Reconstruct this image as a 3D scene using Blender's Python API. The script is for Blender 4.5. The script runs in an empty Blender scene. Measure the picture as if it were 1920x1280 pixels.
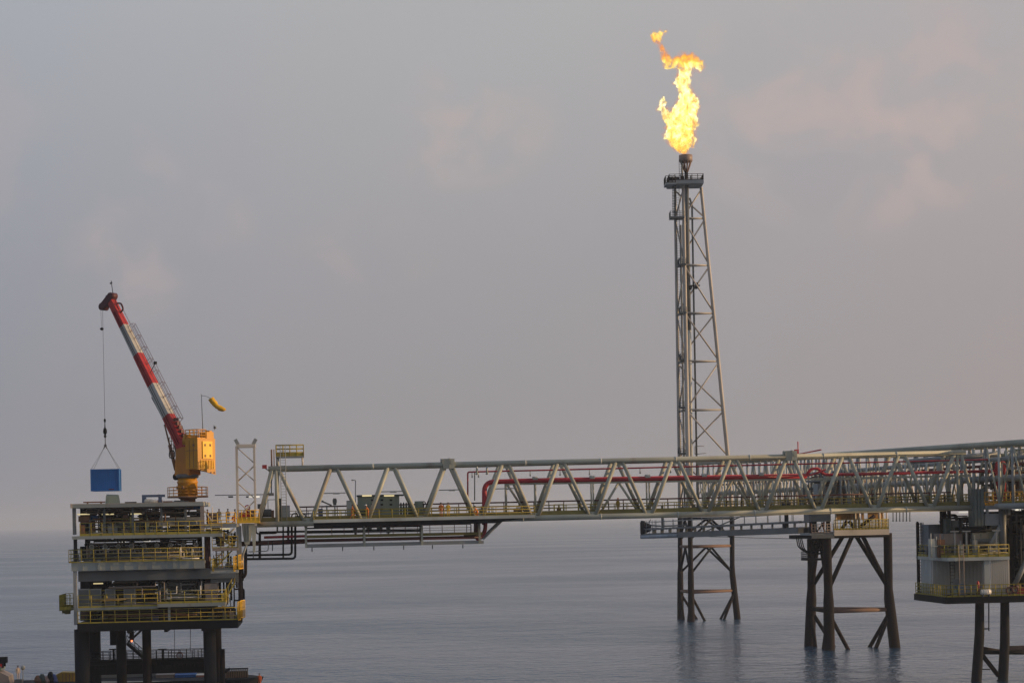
import bpy, math, random
from mathutils import Vector, Matrix
R = math.radians
SC = bpy.context.scene
COL = SC.collection

# ------------------------------------------------------------------ camera
FPX, XC0, YC0, YHOR, HCAM = 3600.0, 960.0, 640.0, 971.0, 22.0      # focal length etc. in 1920x1280 pixels
ROLL = R(1.15)
CAM = Vector((0, 0, HCAM))
rv = Vector((math.cos(ROLL), 0, -math.sin(ROLL)))
uv = Vector((math.sin(ROLL), 0, math.cos(ROLL)))
fv = Vector((0, 1, 0))
cd = bpy.data.cameras.new('camera')
cam = bpy.data.objects.new('camera', cd)
COL.objects.link(cam)
cd.sensor_width = 36
cd.lens = 36 * FPX / 1920
cd.shift_y = (YHOR - YC0) / 1920
cd.clip_start, cd.clip_end = 1, 120000
cam.matrix_world = Matrix(((rv.x, uv.x, -fv.x, CAM.x), (rv.y, uv.y, -fv.y, CAM.y), (rv.z, uv.z, -fv.z, CAM.z), (0, 0, 0, 1)))
SC.camera = cam

# ------------------------------------------------------------------ world and sun
SUN_AZ, SUN_EL = R(90), R(11)          # the low sun stands to the right
SC.view_settings.view_transform = 'Standard'
SC.view_settings.look = 'None'
SC.view_settings.exposure = 0.0
SC.view_settings.gamma = 1.0
SC.cycles.use_denoising = True
SC.cycles.volume_bounces = 1
SC.cycles.volume_max_steps = 256
SC.cycles.max_bounces = 8
W = bpy.data.worlds.new('World')
SC.world = W
W.use_nodes = True


def s2l(c):
    return tuple((x / 255 / 12.92 if x / 255 <= .04045 else ((x / 255 + .055) / 1.055) ** 2.4) for x in c)


def node(nt, typ, **kw):
    n = nt.nodes.new(typ)
    for k, v in kw.items():
        setattr(n, k, v)
    return n


def math_n(nt, op, a, b=None, c=None):
    n = node(nt, 'ShaderNodeMath', operation=op)
    for i, v in enumerate((a, b, c)):
        if v is None:
            continue
        if isinstance(v, (int, float)):
            n.inputs[i].default_value = v
        else:
            nt.links.new(v, n.inputs[i])
    return n.outputs[0]


def maprange(nt, v, a, b, c=0.0, d=1.0, smooth=True):
    n = node(nt, 'ShaderNodeMapRange', interpolation_type='SMOOTHSTEP' if smooth else 'LINEAR')
    nt.links.new(v, n.inputs[0])
    for i, x in enumerate((a, b, c, d)):
        n.inputs[i + 1].default_value = x
    return n.outputs[0]


def mixc(nt, fac, a, b, mode='MIX'):
    n = node(nt, 'ShaderNodeMix', data_type='RGBA', blend_type=mode)
    for sock, v in ((n.inputs[0], fac), (n.inputs[6], a), (n.inputs[7], b)):
        if isinstance(v, (int, float)):
            sock.default_value = v
        elif isinstance(v, tuple):
            sock.default_value = (*v, 1) if len(v) == 3 else v
        else:
            nt.links.new(v, sock)
    return n.outputs[2]


def ramp(nt, v, stops):
    n = node(nt, 'ShaderNodeValToRGB')
    el = n.color_ramp.elements
    while len(el) < len(stops):
        el.new(0.5)
    for e, (p, c) in zip(el, stops):
        e.position = p
        e.color = (*c, 1)
    nt.links.new(v, n.inputs[0])
    return n.outputs[0]


def build_world():
    nt = W.node_tree
    for n in list(nt.nodes):
        nt.nodes.remove(n)
    out = node(nt, 'ShaderNodeOutputWorld')
    tc = node(nt, 'ShaderNodeTexCoord')
    sep = node(nt, 'ShaderNodeSeparateXYZ')
    nt.links.new(tc.outputs['Generated'], sep.inputs[0])
    x, y, z = sep.outputs
    base = ramp(nt, z, [(0.0, s2l((146, 143, 146))), (0.06, s2l((148, 145, 148))), (0.13, s2l((155, 152, 155))),
                        (0.26, s2l((171, 170, 171))), (.45, s2l((150, 157, 168))), (1.0, s2l((112, 126, 148)))])
    side = ramp(nt, maprange(nt, x, -0.3, 0.3, 0, 1, False),
                [(0.0, (0.82, 0.90, 1.01)), (0.12, (.90, .95, 1.02)), (0.3, (0.97, .985, 1.01)), (0.55, (1.0, 1.0, 1.0)), (0.8, (1.06, 1.01, .99)), (1.0, (1.08, 1.0, .97))])
    col = mixc(nt, 1.0, base, side, 'MULTIPLY')
    # soft, warm-tinted evening clouds
    mp = node(nt, 'ShaderNodeMapping')
    nt.links.new(tc.outputs['Generated'], mp.inputs[0])
    mp.inputs['Scale'].default_value = (1, 1, 1.25)
    mp.inputs['Location'].default_value = (.37, 0.1, .22)
    nz = node(nt, 'ShaderNodeTexNoise')
    nt.links.new(mp.outputs[0], nz.inputs[0])
    nz.inputs['Scale'].default_value = 9.0
    nz.inputs['Detail'].default_value = 7
    nz.inputs['Roughness'].default_value = .52
    nz.inputs['Distortion'].default_value = .35
    nz2 = node(nt, 'ShaderNodeTexNoise')
    nt.links.new(mp.outputs[0], nz2.inputs[0])
    nz2.inputs['Scale'].default_value = 3.2
    nz2.inputs['Detail'].default_value = 3
    # banks of thin warm cloud at their own bearings and heights
    cover = None
    for cx, cz, rx, rz, am in ((-.022, .200, .045, .030, .75), (-.190, .150, .030, .045, .7), (-.150, .152, .02, .02, .5), (.185, .200, .080, .055, 1.1), (.26, .205, .05, .05, 1.15), (.11, .228, .02, .02, .8),
                               (.14, .19, .05, .03, .8), (-.07, .14, .04, .02, .3), (.45, .2, .2, .1, 1.0), (-.45, .2, .2, .1, 1.0), (-.08, .33, .2, .06, .6)):
        dx = math_n(nt, 'DIVIDE', math_n(nt, 'SUBTRACT', x, cx), rx)
        dz = math_n(nt, 'DIVIDE', math_n(nt, 'SUBTRACT', z, cz), rz)
        d2 = math_n(nt, 'ADD', math_n(nt, 'MULTIPLY', dx, dx), math_n(nt, 'MULTIPLY', dz, dz))
        g = maprange(nt, d2, 0, 1.6, am, 0)
        cover = g if cover is None else math_n(nt, 'MAXIMUM', cover, g)
    nz.inputs['Scale'].default_value = 22.0
    cl = math_n(nt, 'MULTIPLY', maprange(nt, nz.outputs[0], .40, .66), math_n(nt, 'MULTIPLY', cover, maprange(nt, y, -.1, .1)))
    col = mixc(nt, math_n(nt, 'MULTIPLY', cl, .52), col, (s2l((196, 174, 166))))
    dk = math_n(nt, 'MULTIPLY', maprange(nt, nz2.outputs[0], .50, .68), maprange(nt, z, .03, .12))
    col = mixc(nt, math_n(nt, 'MULTIPLY', dk, .22), col, s2l((140, 144, 158)))
    # brighter towards the low sun
    glow = math_n(nt, 'MULTIPLY_ADD', maprange(nt, x, .35, 1.0), .7, 1.0)
    cw = node(nt, 'ShaderNodeCombineXYZ')
    for i in range(3):
        nt.links.new(glow, cw.inputs[i])
    col = mixc(nt, 1.0, col, cw.outputs[0], 'MULTIPLY')
    sky = node(nt, 'ShaderNodeTexSky', sky_type='NISHITA')
    sky.sun_disc = False
    sky.sun_elevation = SUN_EL
    sky.sun_rotation = SUN_AZ
    sky.dust_density = 3.0
    b1 = node(nt, 'ShaderNodeBackground')
    nt.links.new(sky.outputs[0], b1.inputs[0])
    b1.inputs[1].default_value = 0.07
    b2 = node(nt, 'ShaderNodeBackground')
    nt.links.new(col, b2.inputs[0])
    b2.inputs[1].default_value = 1.13
    mx = node(nt, 'ShaderNodeMixShader')
    mx.inputs[0].default_value = .92
    nt.links.new(b1.outputs[0], mx.inputs[1])
    nt.links.new(b2.outputs[0], mx.inputs[2])
    nt.links.new(mx.outputs[0], out.inputs[0])


build_world()
sd = bpy.data.lights.new('sun', 'SUN')
sd.energy = 3.8
sd.angle = R(0.6)
sd.color = (1.0, .66, .34)
sun = bpy.data.objects.new('sun', sd)
COL.objects.link(sun)
sdir = Vector((math.sin(SUN_AZ) * math.cos(SUN_EL), math.cos(SUN_AZ) * math.cos(SUN_EL), math.sin(SUN_EL)))
sun.rotation_euler = sdir.to_track_quat('Z', 'Y').to_euler()


# ------------------------------------------------------------------ calibration helpers
def ray(x, y):
    return rv * ((x - XC0) / FPX) + uv * ((YC0 - y) / FPX + cd.shift_y * 1920 / FPX) + fv


def at(x, y, D):
    return CAM + ray(x, y) * D


def pz(x, z, D):                       # point at depth D and height z that is seen in column x
    y = YHOR - (x - XC0) * math.tan(ROLL) - (z - HCAM) * FPX / D
    p = at(x, y, D)
    return Vector((p.x, D, z))


class Frame:
    def __init__(self, o, yaw):
        self.o = Vector((o[0], o[1], 0))
        self.yaw = yaw
        self.e = Vector((math.cos(yaw), math.sin(yaw), 0))
        self.n = Vector((-math.sin(yaw), math.cos(yaw), 0))

    def hit(self, x, y, w=0.0):        # (s, z) on the vertical plane at offset w
        d = ray(x, y)
        t = ((self.o - CAM).dot(self.n) + w) / d.dot(self.n)
        p = CAM + d * t
        return (p - self.o).dot(self.e), p.z

    def S(self, x, y, w=0.0):
        return self.hit(x, y, w)[0]

    def Z(self, x, y, w=0.0):
        return self.hit(x, y, w)[1]

    def P(self, x, y, w=0.0):
        s, z = self.hit(x, y, w)
        return (s, w, z)

    def world(self, p):
        return self.o + self.e * p[0] + self.n * p[1] + Vector((0, 0, p[2]))

    def local(self, p):
        q = Vector(p) - self.o
        return (q.dot(self.e), q.dot(self.n), p[2])


# ------------------------------------------------------------------ materials
MATS = {}


def paint(name, col, rough=.55, dirt=(.08, .05, .03), amount=.35, scale=.8, metallic=0.0, streak=True, spec=.4):
    if name in MATS:
        return MATS[name]
    m = bpy.data.materials.new(name)
    m.use_nodes = True
    nt = m.node_tree
    b = nt.nodes['Principled BSDF']
    tc = node(nt, 'ShaderNodeTexCoord')
    mp = node(nt, 'ShaderNodeMapping')
    nt.links.new(tc.outputs['Object'], mp.inputs[0])
    mp.inputs['Scale'].default_value = (1, 1, .25 if streak else 1)
    n1 = node(nt, 'ShaderNodeTexNoise')
    nt.links.new(mp.outputs[0], n1.inputs[0])
    n1.inputs['Scale'].default_value = scale
    n1.inputs['Detail'].default_value = 6
    n1.inputs['Roughness'].default_value = .65
    n2 = node(nt, 'ShaderNodeTexNoise')
    nt.links.new(tc.outputs['Object'], n2.inputs[0])
    n2.inputs['Scale'].default_value = scale * .3
    n2.inputs['Detail'].default_value = 3
    tone = maprange(nt, n2.outputs[0], .3, .7, .80, 1.14)
    cc = node(nt, 'ShaderNodeCombineXYZ')
    for i in range(3):
        nt.links.new(tone, cc.inputs[i])
    c = mixc(nt, 1.0, tuple(col), cc.outputs[0], 'MULTIPLY')
    f = math_n(nt, 'MULTIPLY', maprange(nt, n1.outputs[0], .52, .74), amount)
    c = mixc(nt, f, c, tuple(dirt))
    nt.links.new(c, b.inputs['Base Color'])
    b.inputs['Roughness'].default_value = rough
    b.inputs['Metallic'].default_value = metallic
    b.inputs['Specular IOR Level'].default_value = spec
    m.diffuse_color = (*col, 1)
    MATS[name] = m
    return m


def lamp_mat(name, col, strength):
    m = bpy.data.materials.new(name)
    m.use_nodes = True
    b = m.node_tree.nodes['Principled BSDF']
    b.inputs['Base Color'].default_value = (*col, 1)
    b.inputs['Emission Color'].default_value = (*col, 1)
    b.inputs['Emission Strength'].default_value = strength
    return m


BRIDGE = paint('bridge_grey_green_paint', (.385, .39, .315), .55, (.19, .115, .07), .6, .4)
PALE = paint('pale_grey_paint', (.47, .49, .45), .5, (.20, .13, .08), .4, .5)
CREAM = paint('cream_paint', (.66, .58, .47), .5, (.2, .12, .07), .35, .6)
GREY = paint('grey_paint', (.27, .285, .28), .5, (.10, .08, .06), .4, .6)
MID = paint('mid_grey_steel', (.12, .13, .13), .5, (.08, .06, .05), .4, .6)
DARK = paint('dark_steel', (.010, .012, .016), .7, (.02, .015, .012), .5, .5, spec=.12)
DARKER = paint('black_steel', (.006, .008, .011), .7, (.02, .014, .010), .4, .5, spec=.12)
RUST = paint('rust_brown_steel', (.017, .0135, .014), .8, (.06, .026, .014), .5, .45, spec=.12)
RUSTRED = paint('rusty_red_steel', (.21, .125, .085), .75, (.08, .045, .03), .5, .7)
YEL = paint('yellow_paint', (.36, .285, .03), .55, (.14, .09, .03), .55, .8)
YELB = paint('bright_yellow_paint', (.85, .50, .02), .5, (.3, .17, .04), .3, .8)
OLIVE = paint('olive_yellow_kickplate', (.20, .17, .045), .7, (.10, .07, .03), .5, .8)
ORANGE = paint('crane_orange_paint', (.56, .25, .005), .48, (.26, .10, .02), .5, .7)
RED = paint('red_paint', (.52, .035, .035), .45, (.20, .04, .03), .35, .6)
REDP = paint('fire_main_red_paint', (.42, .03, .045), .45, (.15, .03, .03), .4, .5)
MAROON = paint('maroon_paint', (.085, .022, .024), .55, (.06, .03, .03), .4, .6)
BEAM = paint('weathered_deck_beam_paint', (.29, .31, .285), .55, (.15, .10, .06), .5, .35)
DULLW = paint('dull_white_boom_paint', (.46, .455, .42), .5, (.28, .22, .16), .4, .5)
DULLR = paint('dull_red_boom_paint', (.42, .03, .03), .5, (.2, .05, .04), .4, .5)
WHITE = paint('white_paint', (.74, .72, .66), .45, (.3, .22, .15), .35, .6)
BLUE = paint('blue_container_paint', (.010, .125, .40), .5, (.02, .06, .14), .4, .8)
BLUEP = paint('blue_pipe_paint', (.04, .07, .22), .5, (.05, .05, .06), .4, .8)
GREEN = paint('grey_green_paint', (.24, .29, .235), .55, (.12, .12, .08), .35, .6)
DGREEN = paint('dark_green_paint', (.04, .065, .055), .55, (.03, .03, .03), .35, .6)
BROWN = paint('brown_paint', (.20, .10, .055), .65, (.08, .05, .03), .45, .6)
TAN = paint('tan_panel_paint', (.30, .24, .20), .6, (.12, .08, .06), .4, .6)
CABLE = paint('steel_cable', (.06, .06, .065), .6, (.04, .04, .04), .2, 1)
COVER = paint('orange_coverall', (.62, .17, .02), .85, (.3, .09, .02), .3, 3, streak=False)
COVERY = paint('yellow_coverall', (.58, .38, .03), .85, (.3, .2, .03), .3, 3, streak=False)
COVERT = paint('tan_coverall', (.30, .24, .18), .85, (.15, .12, .09), .3, 3, streak=False)
COVERD = paint('dark_coverall', (.05, .05, .07), .85, (.03, .03, .04), .3, 3, streak=False)
SKIN = paint('skin', (.32, .17, .105), .6, (.25, .12, .08), .2, 3, streak=False)
HELMW = paint('white_helmet', (.8, .8, .76), .35, (.5, .45, .4), .2, 3)
HELMO = paint('orange_helmet', (.7, .2, .02), .35, (.5, .15, .02), .2, 3)
HAIR = paint('dark_hair', (.012, .010, .010), .7, (.02, .015, .012), .2, 5)
LAMP = lamp_mat('fluorescent_lamp_tube', (1.0, .82, .42), .62)
LAMPW = lamp_mat('white_lamp_tube', (1.0, .95, .82), .6)
LAMPR = lamp_mat('red_navigation_lamp', (1.0, .22, .08), 3.0)
CONC = paint('weathered_deck_paint', (.33, .30, .25), .8, (.16, .12, .09), .5, .5, streak=False)


# ------------------------------------------------------------------ mesh builder
class MB:
    def __init__(self):
        self.v, self.f, self.sm, self.mi = [], [], [], []
        self.slot = 0

    def _add(self, vs, fs, smooth=False):
        b = len(self.v)
        self.v += [tuple(p) for p in vs]
        for f in fs:
            self.f.append([i + b for i in f])
            self.sm.append(smooth if isinstance(smooth, bool) else False)
            self.mi.append(self.slot)

    def box(self, s0, s1, w0, w1, z0, z1):
        s0, s1 = sorted((s0, s1)); w0, w1 = sorted((w0, w1)); z0, z1 = sorted((z0, z1))
        vs = [(s, w, z) for z in (z0, z1) for w in (w0, w1) for s in (s0, s1)]
        self._add(vs, [(0, 2, 3, 1), (4, 5, 7, 6), (0, 1, 5, 4), (2, 6, 7, 3), (0, 4, 6, 2), (1, 3, 7, 5)])
        return self

    def hexa(self, bottom, top):           # four bottom points, four top points, both counter-clockwise from above
        self._add(list(bottom) + list(top), [(3, 2, 1, 0), (4, 5, 6, 7)] + [(i, (i + 1) % 4, 4 + (i + 1) % 4, 4 + i) for i in range(4)])
        return self

    def prism(self, pts, w0, w1):          # polygon in (s,z), extruded along w
        n = len(pts)
        vs = [(s, w0, z) for s, z in pts] + [(s, w1, z) for s, z in pts]
        self._add(vs, [tuple(range(n)), tuple(range(2 * n - 1, n - 1, -1))] + [(i, i + n, (i + 1) % n + n, (i + 1) % n) for i in range(n)])
        return self

    def tube(self, p, q, r, r2=None, n=8, caps=True):
        p, q = Vector(p), Vector(q)
        d = q - p
        if d.length < 1e-6:
            return self
        d.normalize()
        a = Vector((0, 0, 1)) if abs(d.z) < .9 else Vector((1, 0, 0))
        u = d.cross(a).normalized()
        v = d.cross(u)
        r2 = r if r2 is None else r2
        vs = []
        for c, rr in ((p, r), (q, r2)):
            for k in range(n):
                t = 2 * math.pi * (k + .5) / n
                vs.append(c + u * (rr * math.cos(t)) + v * (rr * math.sin(t)))
        b = len(self.v)
        self.v += [tuple(x) for x in vs]
        for k in range(n):
            j = (k + 1) % n
            self.f.append([b + k, b + j, b + n + j, b + n + k])
            self.sm.append(n > 4)
            self.mi.append(self.slot)
        if caps:
            self.f.append([b + k for k in range(n)][::-1]); self.sm.append(False); self.mi.append(self.slot)
            self.f.append([b + n + k for k in range(n)]); self.sm.append(False); self.mi.append(self.slot)
        return self

    def bar(self, p, q, a):
        return self.tube(p, q, a * .7071, n=4)

    def path(self, pts, r, n=8, bend=None):
        """pipe along points with rounded bends"""
        pts = [Vector(p) for p in pts]
        if bend is None:
            bend = r * 2.5
        out = [pts[0]]
        for a, b, c in zip(pts, pts[1:], pts[2:]):
            d1, d2 = (a - b), (c - b)
            k = min(bend, d1.length * .45, d2.length * .45)
            d1.normalize(); d2.normalize()
            p0, p2 = b + d1 * k, b + d2 * k
            for i in range(6):
                t = i / 5
                out.append(p0 * (1 - t) ** 2 + b * (2 * t * (1 - t)) + p2 * t * t)
        out.append(pts[-1])
        rings = []
        u = None
        for i, p in enumerate(out):
            d = (out[min(i + 1, len(out) - 1)] - out[max(i - 1, 0)]).normalized()
            if u is None:
                a = Vector((0, 0, 1)) if abs(d.z) < .9 else Vector((1, 0, 0))
                u = d.cross(a).normalized()
            else:
                u = (u - d * u.dot(d)).normalized()
            v = d.cross(u)
            rings.append([p + u * (r * math.cos(2 * math.pi * k / n)) + v * (r * math.sin(2 * math.pi * k / n)) for k in range(n)])
        b = len(self.v)
        for rg in rings:
            self.v += [tuple(x) for x in rg]
        for i in range(len(rings) - 1):
            for k in range(n):
                j = (k + 1) % n
                self.f.append([b + i * n + k, b + i * n + j, b + (i + 1) * n + j, b + (i + 1) * n + k])
                self.sm.append(True); self.mi.append(self.slot)
        self.f.append([b + k for k in range(n)][::-1]); self.sm.append(False); self.mi.append(self.slot)
        e = b + (len(rings) - 1) * n
        self.f.append([e + k for k in range(n)]); self.sm.append(False); self.mi.append(self.slot)
        return self

    def ring(self, c, R0, r, axis=(0, 0, 1), N=20, n=6):
        c, ax = Vector(c), Vector(axis).normalized()
        a = Vector((0, 0, 1)) if abs(ax.z) < .9 else Vector((1, 0, 0))
        u = ax.cross(a).normalized()
        v = ax.cross(u)
        b = len(self.v)
        for i in range(N):
            t = 2 * math.pi * i / N
            d = u * math.cos(t) + v * math.sin(t)
            for k in range(n):
                q = 2 * math.pi * k / n
                self.v.append(tuple(c + d * (R0 + r * math.cos(q)) + ax * (r * math.sin(q))))
        for i in range(N):
            for k in range(n):
                self.f.append([b + i * n + k, b + ((i + 1) % N) * n + k, b + ((i + 1) % N) * n + (k + 1) % n, b + i * n + (k + 1) % n])
                self.sm.append(True); self.mi.append(self.slot)
        return self

    def lathe(self, c, prof, n=16):        # profile of (radius, z) about the vertical through c
        b = len(self.v)
        for r, z in prof:
            for k in range(n):
                t = 2 * math.pi * k / n
                self.v.append((c[0] + r * math.cos(t), c[1] + r * math.sin(t), c[2] + z))
        for i in range(len(prof) - 1):
            for k in range(n):
                j = (k + 1) % n
                self.f.append([b + i * n + k, b + i * n + j, b + (i + 1) * n + j, b + (i + 1) * n + k])
                self.sm.append(True); self.mi.append(self.slot)
        self.f.append([b + k for k in range(n)][::-1]); self.sm.append(False); self.mi.append(self.slot)
        e = b + (len(prof) - 1) * n
        self.f.append([e + k for k in range(n)]); self.sm.append(False); self.mi.append(self.slot)
        return self

    def rail(self, p, q, h=1.1, gap=1.5, r=.035, mids=2, toe=.16, post=None):
        """guard rail between two floor points"""
        p, q = Vector(p), Vector(q)
        L = (q - p).length
        k = max(1, round(L / gap))
        up = Vector((0, 0, 1))
        for i in range(k + 1):
            a = p.lerp(q, i / k)
            self.tube(a, a + up * h, post or r * 1.15, n=5)
        for i in range(mids + 1):
            zz = h * (i + 1) / (mids + 1)
            self.tube(p + up * zz, q + up * zz, r, n=5)
        if toe:
            d = (q - p).normalized()
            t = Vector((-d.y, d.x, 0)) * .012
            self._add([p - t, q - t, q + t, p + t, p - t + up * toe, q - t + up * toe, q + t + up * toe, p + t + up * toe],
                      [(3, 2, 1, 0), (4, 5, 6, 7), (0, 1, 5, 4), (2, 3, 7, 6), (0, 4, 7, 3), (1, 2, 6, 5)])
        return self

    def rails(self, pts, **kw):
        for a, b in zip(pts, pts[1:]):
            self.rail(a, b, **kw)
        return self

    def ladder(self, p, q, width=.5, axis=(1, 0, 0), r=.035, step=.35):
        p, q, a = Vector(p), Vector(q), Vector(axis).normalized() * (width / 2)
        self.tube(p - a, q - a, r, n=5); self.tube(p + a, q + a, r, n=5)
        k = int((q - p).length / step)
        for i in range(1, k):
            c = p.lerp(q, i / k)
            self.tube(c - a, c + a, r * .7, n=4)
        return self


def custom(o, label=None, cat=None, group=None, kind=None):
    for k, v in (('label', label), ('category', cat), ('group', group), ('kind', kind)):
        if v:
            o[k] = v
    return o


def mesh_obj(name, mb, mats, base=(0, 0, 0), parent=None):
    me = bpy.data.meshes.new(name)
    me.from_pydata([(v[0] - base[0], v[1] - base[1], v[2] - base[2]) for v in mb.v], [], mb.f)
    me.polygons.foreach_set('use_smooth', mb.sm)
    if not isinstance(mats, (list, tuple)):
        mats = [mats]
    for m in mats:
        me.materials.append(m)
    if len(mats) > 1:
        me.polygons.foreach_set('material_index', mb.mi)
    me.update()
    o = bpy.data.objects.new(name, me)
    COL.objects.link(o)
    if parent:
        o.parent = parent
    return o


class Thing:
    def __init__(self, name, fr, base, label, cat, group=None):
        self.fr, self.base = fr, Vector(base)
        self.o = bpy.data.objects.new(name, None)
        self.o.empty_display_size = .5
        COL.objects.link(self.o)
        self.o.location = fr.world(base)
        self.o.rotation_euler = (0, 0, fr.yaw)
        custom(self.o, label, cat, group)

    def each(self, name, mb, mat, parent=None):
        return [self.part(name, q, mat, parent) for q in islands(mb)]

    def part(self, name, mb, mat, parent=None, label=None):
        o = mesh_obj(name, mb, mat, self.base, parent or self.o)
        if label:
            o['label'] = label
        return o


def islands(mb):
    """the separate pieces of a builder, each as a builder of its own"""
    par = list(range(len(mb.v)))

    def find(i):
        while par[i] != i:
            par[i] = par[par[i]]
            i = par[i]
        return i
    for f in mb.f:
        for i in f[1:]:
            par[find(i)] = find(f[0])
    groups = {}
    for k, f in enumerate(mb.f):
        groups.setdefault(find(f[0]), []).append(k)
    for ks in groups.values():
        q, ix = MB(), {}
        for k in ks:
            q.f.append([ix.setdefault(i, len(ix)) for i in mb.f[k]])
            q.sm.append(mb.sm[k])
            q.mi.append(mb.mi[k])
        q.v = [mb.v[i] for i in ix]
        yield q


def single(name, fr, base, mb, mat, label, cat, group=None):
    o = mesh_obj(name, mb, mat, base)
    o.location = fr.world(base)
    o.rotation_euler = (0, 0, fr.yaw)
    return custom(o, label, cat, group)


def pipes(rng, mb, s0, s1, w0, w1, z0, z1, n, rmin=.06, rmax=.2, vert=.4):
    """a tangle of right-angled process pipework inside a box"""
    for _ in range(n):
        r = rng.uniform(rmin, rmax)
        p = [rng.uniform(s0, s1), rng.uniform(w0, w1), rng.uniform(z0, z1)]
        pts = [tuple(p)]
        for _k in range(rng.randint(1, 4)):
            ax = 2 if rng.random() < vert else (0 if rng.random() < .75 else 1)
            lo, hi = ((s0, s1), (w0, w1), (z0, z1))[ax]
            nv = rng.uniform(lo, hi)
            if abs(nv - p[ax]) > r * 5:
                p[ax] = nv
                pts.append(tuple(p))
        if len(pts) > 1:
            mb.path(pts, r, n=6, bend=r * 2)


# ================================================================== the setting: sea and haze
def build_sea():
    L = 45000.0
    mb = MB()
    mb._add([(-L, -300, 0), (L, -300, 0), (L, L, 0), (-L, L, 0)], [(0, 1, 2, 3)])
    m = bpy.data.materials.new('sea_water')
    m.use_nodes = True
    nt = m.node_tree
    b = nt.nodes['Principled BSDF']
    b.inputs['Base Color'].default_value = (.031, .078, .135, 1)
    b.inputs['IOR'].default_value = 1.333
    tc = node(nt, 'ShaderNodeTexCoord')

    def noise(sx, sy, sc, det, ro=.55, rot=0.0):
        mp = node(nt, 'ShaderNodeMapping')
        nt.links.new(tc.outputs['Object'], mp.inputs[0])
        mp.inputs['Scale'].default_value = (sx, sy, 1)
        mp.inputs['Rotation'].default_value = (0, 0, rot)
        n = node(nt, 'ShaderNodeTexNoise')
        nt.links.new(mp.outputs[0], n.inputs[0])
        n.inputs['Scale'].default_value = sc
        n.inputs['Detail'].default_value = det
        n.inputs['Roughness'].default_value = ro
        return n.outputs[0]
    patches = maprange(nt, noise(.55, 1.0, .010, 5, .6, .12), .36, .70)         # wind patches
    nt.links.new(maprange(nt, patches, 0, 1, .14, .22, False), b.inputs['Roughness'])
    # wave slopes taken from the height field itself, so ripples stay crisp at grazing angles
    e = .12

    def height(dx, dy):
        va = node(nt, 'ShaderNodeVectorMath', operation='ADD')
        nt.links.new(tc.outputs['Object'], va.inputs[0])
        va.inputs[1].default_value = (dx, dy, 0)
        tot = None
        for sc, amp, det, rot in ((.085, 1.4, 2, .35), (.36, .85, 3, -.25), (1.3, .28, 2, .1)):
            mp = node(nt, 'ShaderNodeMapping')
            nt.links.new(va.outputs[0], mp.inputs[0])
            mp.inputs['Rotation'].default_value = (0, 0, rot)
            mp.inputs['Scale'].default_value = (1.0, 1.05, 1)
            n = node(nt, 'ShaderNodeTexNoise')
            nt.links.new(mp.outputs[0], n.inputs[0])
            n.inputs['Scale'].default_value = sc
            n.inputs['Detail'].default_value = det
            n.inputs['Roughness'].default_value = .5
            v = math_n(nt, 'MULTIPLY', n.outputs[0], amp)
            tot = v if tot is None else math_n(nt, 'ADD', tot, v)
        return tot
    h0 = height(0, 0)
    k = maprange(nt, patches, 0, 1, .55, 1.15, False)
    cn = node(nt, 'ShaderNodeCombineXYZ')
    for i, d in enumerate(((e, 0), (0, e))):
        dh = math_n(nt, 'DIVIDE', math_n(nt, 'SUBTRACT', h0, height(*d)), e)
        nt.links.new(math_n(nt, 'MULTIPLY', dh, k), cn.inputs[i])
    cn.inputs[2].default_value = 1.0
    nn_ = node(nt, 'ShaderNodeVectorMath', operation='NORMALIZE')
    nt.links.new(cn.outputs[0], nn_.inputs[0])
    nt.links.new(nn_.outputs[0], b.inputs['Normal'])
    o = mesh_obj('sea', mb, m)
    custom(o, kind='structure')


def build_haze():
    mb = MB().box(-44000, 44000, -200, 44000, -1.0, 130)
    m = bpy.data.materials.new('haze_air')
    m.use_nodes = True
    nt = m.node_tree
    for n in list(nt.nodes):
        nt.nodes.remove(n)
    out = node(nt, 'ShaderNodeOutputMaterial')
    v = node(nt, 'ShaderNodeVolumePrincipled')
    v.inputs['Color'].default_value = (.80, .87, .97, 1)
    v.inputs['Density'].default_value = .00013
    v.inputs['Anisotropy'].default_value = .2
    nt.links.new(v.outputs[0], out.inputs['Volume'])
    custom(mesh_obj('haze', mb, m), kind='stuff')


build_sea()
build_haze()

# ================================================================== frames
O = at(490, 981, 236)
FF = Frame(O, math.atan(.1))           # wellhead platform, footbridge and main platform share one bearing
rng = random.Random(7)


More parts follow.
